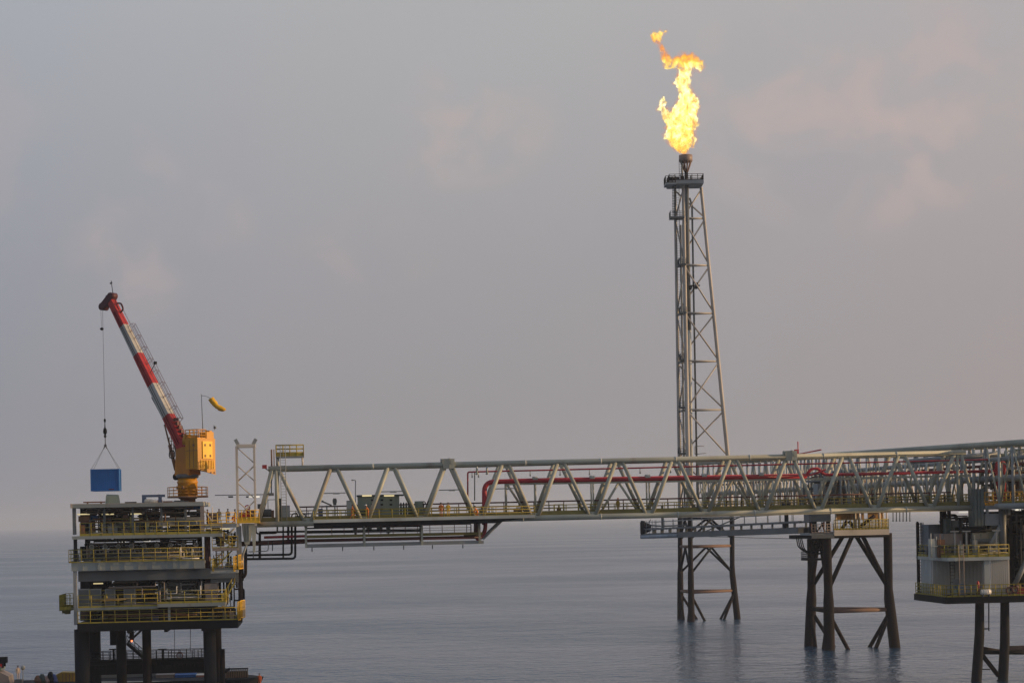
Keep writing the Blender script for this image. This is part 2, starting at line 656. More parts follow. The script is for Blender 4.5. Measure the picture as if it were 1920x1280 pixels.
# ================================================================== the footbridge in front
def build_footbridge():
    S, Z, P = FF.S, FF.Z, FF.P
    t = Thing('footbridge', FF, P(490, 983), 'long grey steel truss footbridge with yellow rails running between the two platforms', 'bridge')
    b0, b1 = P(482, 983), P(1832, 951.3)
    t0, t1 = P(503, 878.5), P(1810, 848)

    def lerp(a, b, s):
        k = (s - a[0]) / (b[0] - a[0])
        return a[2] + (b[2] - a[2]) * k
    zb = lambda s: lerp(b0, b1, s)
    zt = lambda s: lerp(t0, t1, s)
    WB = 4.0
    for w in (0, WB):
        t.part('bottom_chord', MB().tube((b0[0], w, b0[2]), (b1[0], w, b1[2]), .36, n=16), BRIDGE)
        t.part('top_chord', MB().tube((t0[0], w, t0[2]), (t1[0], w, t1[2]), .33, n=16), BRIDGE)
    for tag_, p0, p1, r in (('bottom_collar', b0, b1, .36), ('top_collar', t0, t1, .33)):
        for i in range(1, 9):
            s = p0[0] + (p1[0] - p0[0]) * (i + .35) / 9.3
            z = lerp(p0, p1, s)
            t.part('weld_collar', MB().tube((s - .09, 0, z), (s + .09, 0, z), r + .03, n=16), PALE)
    apex = [516, 626, 734, 841, 948, 1052, 1161, 1266, 1375, 1481, 1586, 1691, 1796]
    feet = [478, 577, 684, 790, 898, 1003, 1111, 1217, 1323, 1430, 1535, 1640, 1745, 1846]
    for w in (0, WB):
        for i, ax in enumerate(apex):
            sa = S(ax, 870)
            for k, side in ((i, -1), (i + 1, 1)):
                sf = S(feet[k], 965)
                if side > 0 and k == len(feet) - 1:
                    sf = S(1833, 955)
                dx = .42 if side > 0 else -.42
                fx = -.38 if side > 0 else .38
                r = .30 if (side < 0 and i % 2 == 1) or i == 0 and side < 0 else .235
                if side < 0:
                    r = .27
                t.part('diagonal_brace', MB().tube((sa + dx, w, zt(sa) - .15), (sf + fx, w, zb(sf) + .2), r, n=10), BRIDGE)
        for px in (518.5, 1796):
            s = S(px, 900)
            t.part('end_post', MB().tube((s, w, zb(s) + .2), (s, w, zt(s) - .2), .24 if px < 600 else .2, n=10), BRIDGE)
    for ax in apex:
        s = S(ax, 870)
        t.part('cross_strut', MB().tube((s, .3, zt(s)), (s, WB - .3, zt(s)), .14, n=8), BRIDGE)
    for fx in feet[1:-1]:
        s = S(fx, 965)
        t.part('floor_joist', MB().bar((s, .3, zb(s)), (s, WB - .3, zb(s)), .3), BRIDGE)
    for i, ax in enumerate(apex):
        if i in (3, 9):
            continue
        s = S(ax, 870)
        m = MB().prism([(s - .85, zt(s) - .1), (s + .85, zt(s) - .1), (s + .5, zt(s) - .62), (s - .5, zt(s) - .62)], -.05, .05)
        t.part('gusset_plate', m, BRIDGE)
    for fx in feet[1:-1]:
        s = S(fx, 965)
        m = MB().prism([(s - .8, zb(s) + .1), (s - .5, zb(s) + .66), (s + .5, zb(s) + .66), (s + .8, zb(s) + .1)], -.05, .05)
        t.part('gusset_plate', m, BRIDGE)
    for px in (841, 1483):
        s = S(px, 865)
        z = zt(s)
        m = MB()
        m.box(s - .72, s + .72, -.42, .42, z - .5, z + .72)
        m.box(s - .82, s - .62, -.5, .5, z + .05, z + .62)
        m.box(s + .02, s + .12, -.5, .5, z - .4, z + .8)
        m.tube((s - .72, 0, z + .45), (s - 1.0, 0, z + .45), .3, n=10)
        m.tube((s + .4, -.43, z + .3), (s + .4, -.55, z + .3), .22, n=10)
        t.part('chord_joint', m, BRIDGE)
    # deck and its near extension on the left half
    sA, sB = S(480, 980), S(1835, 950)
    m = MB()
    m.hexa([(sA, .2, zb(sA) + .34), (sB, .2, zb(sB) + .34), (sB, WB - .2, zb(sB) + .34), (sA, WB - .2, zb(sA) + .34)],
           [(sA, .2, zb(sA) + .44), (sB, .2, zb(sB) + .44), (sB, WB - .2, zb(sB) + .44), (sA, WB - .2, zb(sA) + .44)])
    t.part('deck', m, OLIVE)
    e0, e1 = S(588, 974, -1.6), S(1003, 965, -1.6)
    ez = lambda s: zb(s) + .32
    m = MB().hexa([(e0, -1.5, ez(e0) - .06), (e1, -1.5, ez(e1) - .06), (e1, -.40, ez(e1) - .06), (e0, -.40, ez(e0) - .06)],
                  [(e0, -1.5, ez(e0) + .05), (e1, -1.5, ez(e1) + .05), (e1, -.40, ez(e1) + .05), (e0, -.40, ez(e0) + .05)])
    t.part('deck_extension', m, OLIVE)
    m = MB().hexa([(e0, -1.62, ez(e0) - .28), (e1, -1.62, ez(e1) - .28), (e1, -1.51, ez(e1) - .28), (e0, -1.51, ez(e0) - .28)],
                  [(e0, -1.62, ez(e0) + .12), (e1, -1.62, ez(e1) + .12), (e1, -1.51, ez(e1) + .12), (e0, -1.51, ez(e0) + .12)])
    t.part('edge_beam', m, PALE)
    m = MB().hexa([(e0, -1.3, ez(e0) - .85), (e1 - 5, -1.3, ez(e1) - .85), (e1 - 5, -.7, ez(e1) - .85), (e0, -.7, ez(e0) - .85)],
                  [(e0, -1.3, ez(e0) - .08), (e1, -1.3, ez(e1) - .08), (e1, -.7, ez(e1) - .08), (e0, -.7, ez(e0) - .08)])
    t.part('shade_girder', m, DARK)  # dark girder added to stand for shade on the bottom chord
    # guard rails
    zd = lambda s: zb(s) + .44
    for w, s0, s1 in ((.42, S(592, 960), S(1835, 950)), (WB - .42, S(530, 960), S(1835, 950))):
        m = MB().rail((s0, w, zd(s0)), (s1, w, zd(s1)), h=1.15, gap=1.55, r=.04, toe=.1)
        t.part('guard_rail', m, YEL)
    m = MB()
    for w in (.30, WB - .30):
        m.hexa([(sA, w - .02, zd(sA) - .05), (sB, w - .02, zd(sB) - .05), (sB, w + .02, zd(sB) - .05), (sA, w + .02, zd(sA) - .05)],
               [(sA, w - .02, zd(sA) + .42), (sB, w - .02, zd(sB) + .42), (sB, w + .02, zd(sB) + .42), (sA, w + .02, zd(sA) + .42)])
    t.part('kick_plate', m, OLIVE)
    m = MB().rail((e0, -1.45, ez(e0) + .06), (e1, -1.45, ez(e1) + .06), h=1.1, gap=1.6, r=.035, toe=.12)
    t.part('guard_rail', m, YEL)
    # light booms between the braces
    for xa, xb, y in ((606, 648, 924.5), (713, 757, 921.5), (823, 862, 918.5), (928, 968, 916)):
        a, b = P(xa, y), P(xb, y - 1)
        m = MB().tube(a, b, .06, n=6)
        m.box(a[0] + 1.2, a[0] + 2.0, -.12, .12, a[2] - .14, a[2] - .02)
        t.part('lamp_arm', m, GREY)
    # navigation lamp and aerial at the left end
    m = MB()
    a = P(496, 875)
    m.box(a[0] - .28, a[0] + .28, -.2, .2, a[2] - .2, a[2] + .25)
    m.slot = 1
    m.tube((a[0] + .1, 0, a[2] - .18), (a[0] + .5, 0, a[2] - .45), .07, n=6)
    t.part('end_lamp', m, [RED, GREY])
    p, q = P(509, 842), P(509.5, 874)
    t.part('aerial', MB().tube(q, p, .11, n=8).tube((p[0] + .3, 0, p[2]), (q[0] + .3, 0, q[2]), .06, n=6), RUSTRED)
    q2, p2 = P(509, 926), P(509, 884)
    t.part('drop_pipe', MB().tube(p2, q2, .07, n=6).box(q2[0] - .35, q2[0] + .3, -.2, .2, q2[2] - .2, q2[2] + .15), MID)
    return zb, zt, zd


zb, zt, zd = build_footbridge()
S, Z, P = FF.S, FF.Z, FF.P


def build_bridge_fittings():
    # lookout platform on its post
    t = Thing('lookout_platform', FF, P(518, 880, 1.0), 'small yellow railed lookout platform raised on a grey post above the bridge end', 'platform')
    z0 = Z(545, 855, .5)
    a, b = S(517, 855, .5), S(570, 855, .5)
    t.part('floor', MB().box(a, b, .0, 2.6, z0 - .16, z0), GREY)
    m = MB().rails([(a + .05, .05, z0), (b - .05, .05, z0), (b - .05, 2.55, z0), (a + .05, 2.55, z0), (a + .05, .05, z0)], h=1.4, gap=.9, r=.045, toe=.35)
    t.part('guard_rail', m, YEL)
    t.part('post', MB().tube((a + .22, .4, zt(a) + .3), (a + .22, .4, z0 - .16), .2, n=10), PALE)
    t.part('post', MB().tube((b - .2, .4, zt(b) + .3), (b - .2, .4, z0 - .16), .11, n=8), CREAM)
    l0, l1 = P(530, 978, -.3), P(530, 833, -.3)
    m = MB().ladder((l1[0], -.45, zd(l0[0])), (l1[0], -.45, z0 + 1.3), .62, r=.045)
    t.part('ladder', m, GREY)
    # main red fire pipe
    m = MB()
    zc = Z(1003, 900.5, 2.6)
    q = [(S(908, 985, 2.6), 2.6, zb(0) - .6), (S(908, 940, 2.6), 2.6, zd(S(908, 940))), (S(908, 904, 2.6), 2.6, Z(908, 903.5, 2.6)), P(1003, 900.5, 2.6), P(1512, 892, 2.6)]
    m.path(q, .31, n=12, bend=1.2)
    t = Thing('red_fire_main', FF, (q[0][0], 2.6, q[0][2]), 'thick red pipe rising through the bridge deck and bending along inside the truss', 'pipe')
    t.part('pipe_run', m, REDP)
    m = MB()
    m.path([P(1512, 892, 2.6), P(1519, 879, 2.6), P(1534, 877.5, 2.6), P(1545, 890, 2.6), P(1870, 882.5, 2.6)], .20, n=10, bend=.5)
    m.path([P(1868, 935, 2.6), P(1868, 868, 2.6), P(1878, 868, 2.6), P(1880, 884, 2.6), P(1888, 884, 2.6)], .22, n=10, bend=.6)
    m.path([P(1505, 893, 2.4), P(1521, 890, 2.4), P(1548, 880, 2.4)], .12, n=8)
    t.part('expansion_loop', m, REDP)
    m = MB()
    for px in (1003, 1110, 1214, 1320, 1427):
        p = P(px, 892 + (1320 - px) * .018, 2.6)
        m.tube((p[0] - .32, 2.6, p[2] + .02), (p[0] + .32, 2.6, p[2] + .02), .315, n=12)
    t.each('pipe_clamp', m, PALE)
    m = MB()
    a, b = P(948, 907.5, 2.6), P(1530, 897.5, 2.6)
    m.bar(a, b, .22)
    a, b = P(1530, 898, 2.6), P(1820, 891, 2.6)
    m.bar(a, b, .26)
    for i, px in enumerate((948, 1003, 1108, 1112, 1212, 1217, 1318, 1322, 1425, 1430, 1540, 1640, 1745, 1800)):
        s, z = FF.hit(px, 905 - (px - 948) * .018, 2.6)
        m.tube((s, 2.6, zd(s)), (s, 2.6, z), .16 if px in (948, 1003) else .11, n=8)
    for px, dx in ((951, 34), (1160, -32), (1160, 34), (1374, -32), (1374, 34)):
        s, z = FF.hit(px, 908 - (px - 948) * .018, 2.6)
        s2 = S(px + dx, 945, 2.6)
        m.tube((s, 2.6, z), (s2, 2.6, zd(s2) + .3), .16, n=8)
    t.part('support_frame', m, BRIDGE)
    # thin red sprinkler line below the top chord
    m = MB()
    m.path([P(877, 936, 1.6), P(877, 884.5, 1.6), P(1860, 861, 1.6), P(1872, 862, 1.6)], .10, n=8, bend=.25)
    t = Thing('sprinkler_line', FF, P(877, 936, 1.6), 'thin red pipe rising to run just under the top chord of the bridge', 'pipe')
    t.part('pipe_run', m, REDP)
    m = MB().tube(P(890, 938, 1.6), P(890, 884.5, 1.6), .07, n=6)
    t.part('drop_pipe', m, MID)
    for px in (885, 897, 994, 1050, 1105, 1148, 1200, 1257):
        m = MB()
        s, z = FF.hit(px, 885 - (px - 877) * .0238, 1.6)
        m.tube((s, 1.6, z), (s, 1.6, z - .55), .05, n=6)
        m.box(s - .08, s + .08, 1.5, 1.7, z - .7, z - .5)
        t.part('spray_nozzle', m, GREY)
    for px in (894, 913):
        s = S(px, 880, 1.2)
        m = MB().tube((s, 1.2, zt(s) - .2), (s, 1.2, zt(s) - 1.1), .14, n=8)
        m.tube((s, 1.2, zt(s) - 1.1), (s + .05, 1.2, zt(s) - 1.3), .2, n=8)
        t.part('hanger', m, PALE)
    # service pipes along the back rail
    for nm, mat, w, dz, r, lab in (('service_pipe', MAROON, 3.3, 1.62, .10, 'slim dark red pipe along the back handrail of the bridge'),
                                   ('service_pipe', BLUEP, 3.2, .78, .085, 'slim blue pipe low behind the bridge guard rail'),
                                   ('service_pipe', RUST, 3.05, 1.15, .06, 'thin brown pipe between the red and blue bridge pipes')):
        s0, s1 = S(560, 960), S(1800, 950)
        m = MB().tube((s0, w, zd(s0) + dz), (s1, w, zd(s1) + dz), r, n=8)
        k = 44
        for i in range(k):
            s = s0 + (s1 - s0) * (i + .5) / k
            m.box(s - .05, s + .05, w - .08, w + .08, zd(s), zd(s) + dz)
        single(nm, FF, (s0, w, zd(s0)), m, mat, lab, 'pipe')
    # control cabin
    t = Thing('control_cabin', FF, P(705, 966, 2.0), 'grey green equipment cabin with two lit strip lamps standing on the bridge deck', 'cabin')
    a, b = S(671, 950, 1.6), S(749, 950, 1.6)
    zt0 = Z(710, 930, 1.6)
    zf = zd(a)
    m = MB().box(a, b, 1.6, 3.4, zf, zt0)
    for i in range(1, 12):
        s = a + (b - a) * i / 12
        m.box(s - .03, s + .03, 1.55, 1.6, zf + .2, zt0 - .2)
    t.part('body', m, GREEN)
    m = MB().box(a - .12, b + .55, 1.35, 3.5, zt0 + .002, zt0 + .2)
    t.part('roof', m, DGREEN)
    for x0, x1 in ((679, 697), (720, 739)):
        s0, s1 = S(x0, 930, 1.3), S(x1, 930, 1.3)
        z = Z(x0, 929, 1.3)
        t.part('strip_lamp', MB().box(s0, s1, 1.2, 1.34, z - .09, z + .09), LAMP)
    m = MB()
    for px in (698, 716, 733):
        for y in (937, 945.5, 954):
            s, z = FF.hit(px, y, 1.5)
            m.box(s - .16, s + .16, 1.5, 1.55, z - .1, z + .1)
    t.each('vent', m, DARK)
    s0, s1 = S(701, 950, 1.5), S(713, 950, 1.5)
    d = t.part('door', MB().box(s0, s1, 1.52, 1.56, zf + .15, zf + 2.2), GREY)
    t.part('handle', MB().box(s1 - .2, s1 - .1, 1.44, 1.52, zf + 1.1, zf + 1.2), DARK, d)
    p, q = P(666.5, 957, 1.4), P(666.5, 900, 1.4)
    m = MB().tube(p, q, .055, n=6).tube(q, (q[0] - .35, 1.4, q[2] + .03), .05, n=6).box(q[0] - .5, q[0] - .3, 1.3, 1.5, q[2] - .05, q[2] + .1)
    single('lamp_pole', FF, p, m, GREY, 'thin pole with small angled lamp left of the green cabin', 'lamp pole')
    # grey cupboard left of the cabin
    p = P(655, 966, 1.8)
    t = Thing('junction_cupboard', FF, (p[0], 1.8, zf), 'plain grey cupboard just left of the green cabin behind a walking worker', 'cupboard')
    t.part('body', MB().box(p[0] - .32, p[0] + .5, 1.5, 2.2, zf, Z(655, 938, 1.5)), GREY)
    t.part('door', MB().box(p[0] - .25, p[0] + .43, 1.46, 1.5, zf + .2, Z(655, 938, 1.5) - .15), PALE)
    # dark workbench between the two workers
    p = P(676, 966, .9)
    m = MB().box(p[0] - .9, p[0] + .95, .9, 1.4, zf, zf + .1).box(p[0] - .9, p[0] + .95, .9, 1.4, zf + .5, zf + 1.05)
    m.box(p[0] - .9, p[0] - .8, .9, 1.4, zf, zf + .6).box(p[0] + .85, p[0] + .95, .9, 1.4, zf, zf + .6)
    single('tool_bench', FF, (p[0], .9, zf), m, DGREEN, 'dark green low bench in front of the cabin between two workers', 'bench')
    # gas cylinders
    CYL = ['dark green gas cylinder closest to the cabin in a row of five', 'gas cylinder next to the one closest to the cabin', 'middle one of the five dark gas cylinders beside the cabin',
           'fourth of five dark gas cylinders counted from the cabin', 'gas cylinder at the end of the row nearest the round tank']
    src = None
    for i, px in enumerate((752, 757, 762, 767, 771)):
        s = S(px, 960, 1.5)
        z = zd(s)
        if src is None:
            t = Thing('gas_cylinder', FF, (s, 1.5, z), CYL[0], 'gas cylinder', 'gas cylinders beside the cabin')
            src = [t.o, t.part('body', MB().lathe((s, 1.5, z), [(.15, 0), (.15, 1.35), (.11, 1.5), (.06, 1.58)], 10), DGREEN),
                   t.part('valve', MB().lathe((s, 1.5, z + 1.58), [(.05, 0), (.09, .08), (.09, .22), (.04, .32)], 8), DARKER)]
        else:
            r = src[0].copy(); COL.objects.link(r)
            r.location = FF.world((s, 1.5, z))
            r['label'] = CYL[i]
            for c in src[1:]:
                k = c.copy(); COL.objects.link(k); k.parent = r
    # tank
    s = S(786, 955, 1.8)
    t = Thing('water_tank', FF, (s, 1.8, zd(s)), 'round grey green tank tapering downwards right of the gas cylinders', 'tank')
    t.part('body', MB().lathe((s, 1.8, zd(s)), [(.35, .35), (.45, .5), (.5, 1.0), (.56, 1.75), (.56, 1.98), (.45, 2.02)], 16), GREEN)
    m = MB()
    for dx, dy in ((-.3, -.3), (.3, -.3), (.3, .3), (-.3, .3)):
        m.tube((s + dx, 1.8 + dy, zd(s)), (s + dx, 1.8 + dy, zd(s) + .5), .05, n=6)
    t.part('stand', m, MID)
    # small valve set
    s = S(800, 955, 1.6)
    z = zd(s)
    t = Thing('valve_set', FF, (s, 1.6, z), 'two dark hand valves on grey pipework right of the round tank', 'valve')
    m = MB().path([(s - .5, 1.6, z), (s - .5, 1.6, z + 1.0), (s + .3, 1.6, z + 1.0), (s + .3, 1.6, z)], .1, n=8)
    t.part('pipework', m, GREY)
    for dx in (-.35, .3):
        t.part('handwheel', MB().ring((s + dx, 1.5, z + 1.75), .2, .06, (0, 1, 0), 14).tube((s + dx, 1.5, z + .9), (s + dx, 1.5, z + 1.75), .06, n=6), DARKER)
    # machinery on the left end of the bridge
    s = S(536, 960, 1.8)
    z = zd(s)
    t = Thing('lilac_cabinet', FF, (s, 1.8, z), 'pale grey cabinet right of the ladder foot at the bridge end', 'cabinet')
    t.part('body', MB().box(s - .55, s + .5, 1.6, 2.4, z, Z(540, 947, 1.6)), paint('lilac_grey_paint', (.36, .34, .38), .5))
    t.part('door', MB().box(s - .45, s + .4, 1.56, 1.6, z + .2, Z(540, 947, 1.6) - .15), PALE)
    s = S(526, 960, 1.2)
    m = MB().box(s - .14, s + .14, 1.0, 1.3, zd(s), Z(525, 936, 1.2)).box(s - .2, s + .2, .95, 1.35, Z(525, 936, 1.2), Z(525, 936, 1.2) + .12)
    single('green_locker', FF, (s, 1.2, zd(s)), m, DGREEN, 'narrow dark green upright locker behind the end post of the bridge', 'locker')
    s = S(500, 965, 2.0)
    z = zd(s)
    t = Thing('winch_unit', FF, (s, 2.0, z), 'brown deck winch with square grey guard at the left end of the bridge', 'winch')
    t.part('frame', MB().box(s - .9, s + .9, 1.5, 2.6, z, z + .3).box(s - .9, s - .6, 1.6, 2.5, z + .3, z + 1.5).box(s + .6, s + .9, 1.6, 2.5, z + .3, z + 1.3), BROWN)
    t.part('drum', MB().tube((s - .6, 2.0, z + .95), (s + .6, 2.0, z + .95), .5, n=14), MID)
    t.part('cowl', MB().box(s - 1.1, s - .2, 1.6, 2.4, z + 1.5, z + 2.1), MID)
    m = MB().path([(s + .2, 1.4, z + 1.2), (s + .2, 1.4, z + 2.6), (s + 1.3, 1.4, z + 2.6), (s + 1.3, 1.4, z + .4)], .05, n=6)
    t.part('guard_hoop', m, GREY)
    # swivel monitors on the deck
    for px, lab in ((613, 'thin dark tilted floodlight on a stand on the bridge deck'), (628, 'small dark sign board on post behind the bridge rail')):
        s = S(px, 960, 1.5)
        z = zd(s)
        m = MB().tube((s, 1.5, z), (s, 1.5, Z(px, 947, 1.5)), .08, n=6)
        zz = Z(px, 945, 1.5)
        if px == 613:
            m.tube((s - .5, 1.5, zz + .35), (s + .6, 1.5, zz - .15), .09, n=6)
            m.box(s - .65, s - .4, 1.4, 1.6, zz + .25, zz + .5)
        else:
            m.box(s - .2, s + .2, 1.42, 1.5, zz - .1, zz + .75)
            m.box(s - .26, s + .26, 1.4, 1.43, zz + .15, zz + .6)
        single('floodlight' if px == 613 else 'sign_board', FF, (s, 1.5, z), m, MID, lab, 'floodlight' if px == 613 else 'sign board')
    # blue drum and red box
    s = S(601, 960, 1.4)
    single('blue_drum', FF, (s, 1.4, zd(s)), MB().lathe((s, 1.4, zd(s)), [(.27, 0), (.29, .05), (.29, .5), (.31, .53), (.29, .56), (.29, 1.3), (.27, 1.35)], 12), BLUEP,
           'upright dark blue drum beside the yellow bridge rail', 'drum')
    s = S(567, 963, 1.8)
    m = MB()
    m.ring((s, 1.8, zd(s) + .45), .38, .08, (0, 1, 0), 16)
    m.ring((s - .95, 1.8, zd(s) + .45), .38, .08, (0, 1, 0), 16)
    m.path([(s - .95, 1.8, zd(s) + .8), (s - .4, 1.8, zd(s) + 1.0), (s, 1.8, zd(s) + .8)], .06, n=6)
    m.path([(s - .95, 1.8, zd(s) + .45), (s - .5, 1.8, zd(s) + .5), (s, 1.8, zd(s) + .45)], .06, n=6)
    single('hose_reel', FF, (s, 1.8, zd(s)), m, DARKER, 'pair of dark round hose reels behind the first bridge brace', 'hose reel')
    # deck machinery further along
    for px, w, mat, nm, lab, cat in ((972, 1.6, BROWN, 'pump_skid', 'brown pump on small skid behind bridge brace near the red riser', 'pump'),
                                     (1048, 1.4, OLIVE, 'valve_cage', 'olive yellow caged valve on the bridge deck under the red pipe', 'valve')):
        s = S(px, 955, w)
        z = zd(s)
        t = Thing(nm, FF, (s, w, z), lab, cat)
        if nm == 'pump_skid':
            t.part('skid', MB().box(s - .7, s + .7, w - .35, w + .35, z, z + .2), MID)
            t.part('motor', MB().tube((s - .6, w, z + .55), (s + .1, w, z + .55), .32, n=12), mat)
            t.part('casing', MB().tube((s + .1, w, z + .55), (s + .5, w, z + .55), .25, n=12).tube((s + .35, w, z + .5), (s + .35, w, z + 1.2), .12, n=8), MAROON)
        else:
            m = MB()
            for i in (-.6, 0, .6):
                for j in (-.3, .3):
                    m.tube((s + i, w + j, z), (s + i, w + j, z + 1.2), .05, n=5)
            m.rails([(s - .6, w - .3, z), (s + .6, w - .3, z), (s + .6, w + .3, z), (s - .6, w + .3, z), (s - .6, w - .3, z)], h=1.2, gap=.6, toe=.05)
            t.part('cage', m, YEL)
            t.part('valve_body', MB().lathe((s, w, z), [(.15, 0), (.15, .3), (.28, .4), (.28, .7), (.12, .8), (.12, 1.0)], 10), BROWN)


build_bridge_fittings()


def build_service_gallery():
    """pipe tray slung under the left half of the bridge, and the pipes that feed it"""
    w0, w1 = .4, 3.4
    t = Thing('service_gallery', FF, P(573, 1020, w0), 'long grey railed pipe gallery slung beneath the left half of the bridge', 'pipe gallery')
    a, b = P(573, 1006, w0), P(905, 999.5, w0)
    lo0, lo1 = P(572, 1023.5, w0), P(907, 1015.8, w0)

    def beam(p, q, h, d, w):
        return MB().hexa([(p[0], w, p[2] - h / 2), (q[0], w, q[2] - h / 2), (q[0], w + d, q[2] - h / 2), (p[0], w + d, p[2] - h / 2)],
                         [(p[0], w, p[2] + h / 2), (q[0], w, q[2] + h / 2), (q[0], w + d, q[2] + h / 2), (p[0], w + d, p[2] + h / 2)])
    t.part('floor_beam', beam(a, b, .34, .2, w0), OLIVE)
    t.part('floor_beam', beam(a, b, .34, .2, w1), OLIVE)
    t.part('floor', beam(a, b, .08, w1 - w0 - .25, w0 + .22), MID)
    t.part('lower_beam', beam(lo0, lo1, .40, .2, w0), GREY)
    t.part('lower_beam', beam(lo0, lo1, .40, .2, w1), GREY)
    m = MB()
    for i in range(4):
        y0 = 1013.5 - i * .2
        m.tube(P(576, y0, w0 + .5 + i * .6), P(903, y0 - 7, w0 + .5 + i * .6), .2, n=8)
    t.part('pipe_bundle', m, MAROON)
    for px in (573.5, 683, 791, 899):
        s = S(px, 1000, w0)
        for w in (w0 - .07, w1 + .21):
            zlo = Z(px, 1023.5 - (px - 573) * .023, w0)
            m = MB().box(s - .13, s + .13, w - .1, w + .06, zlo - .2, zb(s) - .1)
            m.tube((s, w, zb(s) - .75), (s, w, zb(s) - .15), .1, .26, n=8)
            t.part('hanger_post', m, BRIDGE)
    # upper rail and posts
    m = MB()
    r0, r1 = P(614, 988, w0), P(881, 981.8, w0)
    m.tube(r0, r1, .07, n=6)
    m.path([r1, P(883, 983, w0), P(883, 998, w0)], .07, n=6, bend=.2)
    for i in range(12):
        px = 622 + i * 23
        z0 = Z(px, 1004 - (px - 573) * .0195, w0)
        m.tube((S(px, 990, w0), w0, z0), (S(px, 990, w0), w0, Z(px, 988 - (px - 614) * .0232, w0)), .045, n=5)
    t.part('guard_rail', m, MAROON)
    m = MB()
    for k in (.5, .8):
        m.tube((a[0] + 6, w0, a[2] + k), (b[0] - 1.5, w0, b[2] + k), .035, n=5)
    t.part('guard_rail', m, GREY)
    # long dark pipe with valves
    m = MB().tube(P(573, 997, 1.6), P(790, 993.8, 1.6), .2, n=8)
    m.tube(P(573, 990, 2.6), P(790, 986, 2.6), .09, n=6)
    t.part('pipe_run', m, DARK)
    for px in (666, 728):
        s, z = FF.hit(px, 994, 1.3)
        m = MB().box(s - .25, s + .25, 1.1, 1.6, z - .3, z + .5)
        m.ring((s, 1.0, z + .35), .2, .05, (0, 1, 0), 12)
        m.tube((s, 1.3, z - .7), (s, 1.3, z + .9), .12, n=8)
        t.part('valve', m, MID)
    for px in (692, 712):
        s, z = FF.hit(px, 989, 1.9)
        t.part('nameplate', MB().box(s - .35, s + .35, 1.85, 1.9, z - .3, z + .25), GREEN)
    m = MB()
    for i, px in enumerate((585, 642.5, 701, 757, 811, 868)):
        s = S(px, 1026, w0)
        zlo = Z(px, 1023.5 - (px - 573) * .023, w0) - .2
        m.tube((s, w0 + .1, zlo), (s, w0 + .1, zlo - .5), .06, n=6)
    t.each('hanger_stud', m, DARK)
    m = MB().tube(P(940, 977, w0), P(906, 1010, w0), .14, n=8).tube((P(940, 977, w0)[0], w1, P(940, 977, w0)[2]), (P(906, 1010, w0)[0], w1, P(906, 1010, w0)[2]), .14, n=8)
    t.each('diagonal_brace', m, GREY)
    # red risers at the right end of the gallery
    m = MB().path([P(892, 975, 2.2), P(892, 1004, 2.2), P(870, 1006, 2.2)], .26, n=10, bend=.7)
    single('red_riser', FF, P(892, 1004, 2.2), m, MAROON, 'dark red straight riser pipe at the right end of the hanging gallery', 'pipe')
    m = MB().path([P(910, 970, 2.6), P(910, 992, 2.6), P(905, 1003, 2.6), P(893, 1012, 2.6)], .27, n=10, bend=.9)
    single('curved_riser', FF, P(893, 1012, 2.6), m, REDP, 'red riser pipe curving inwards outside the straight one under the bridge', 'pipe')
    # feed pipes left of the gallery
    def run(pts, r, w, mat, lab):
        m = MB().path([P(x, y, w) for x, y in pts], r, n=8, bend=max(.35, r * 3))
        single('feed_pipe', FF, P(*pts[0], w), m, mat, lab, 'pipe')
    run([(553.6, 982), (553.6, 1046.5), (458, 1047.5)], .14, 1.0, DARK, 'outer dark pipe of the two bending left below the bridge end')
    run([(547, 982), (547, 1039), (458, 1040.5)], .14, 1.6, DARK, 'inner dark pipe of the two bending left below the bridge end')
    run([(540.5, 982), (540.5, 1013)], .15, 2.2, DARK, 'short thick dark drop pipe left of the two long bends')
    run([(531, 982), (531, 1048)], .10, .6, DARK, 'straight dark drop pipe crossing the lower bends')
    run([(486, 997.5), (573, 995.8)], .13, 2.4, DARK, 'level black pipe highest of those crossing under the bridge end')
    run([(495, 1007), (573, 1004.5)], .16, 1.4, REDP, 'level red pipe between the black and maroon ones')
    run([(446, 1019.5), (573, 1014)], .30, 2.0, MAROON, 'thick maroon pipe running level into the pipe gallery')
    run([(480, 984), (480, 1000), (520, 999), (520, 984)], .10, 3.0, DARK, 'dark u shaped pipe loop tight under the bridge chord')
    run([(466, 1034), (503, 1032.5), (503, 1014)], .05, .8, MID, 'thinnest grey pipe with a hooked end under the maroon pipe')
    run([(511, 1014), (511, 1032)], .06, .9, DARK, 'short dark stub hanging under the maroon pipe')
    run([(487, 1000), (487, 1047)], .16, 1.9, DARK, 'thick dark drop pipe nearest the bearing bracket')
    run([(475, 1020), (475, 1047)], .06, 1.2, MID, 'thin dark drop pipe beside the bearing bracket')


build_service_gallery()


# ================================================================== wellhead platform
WF, WBK = -3.0, 11.0
YAW = FF


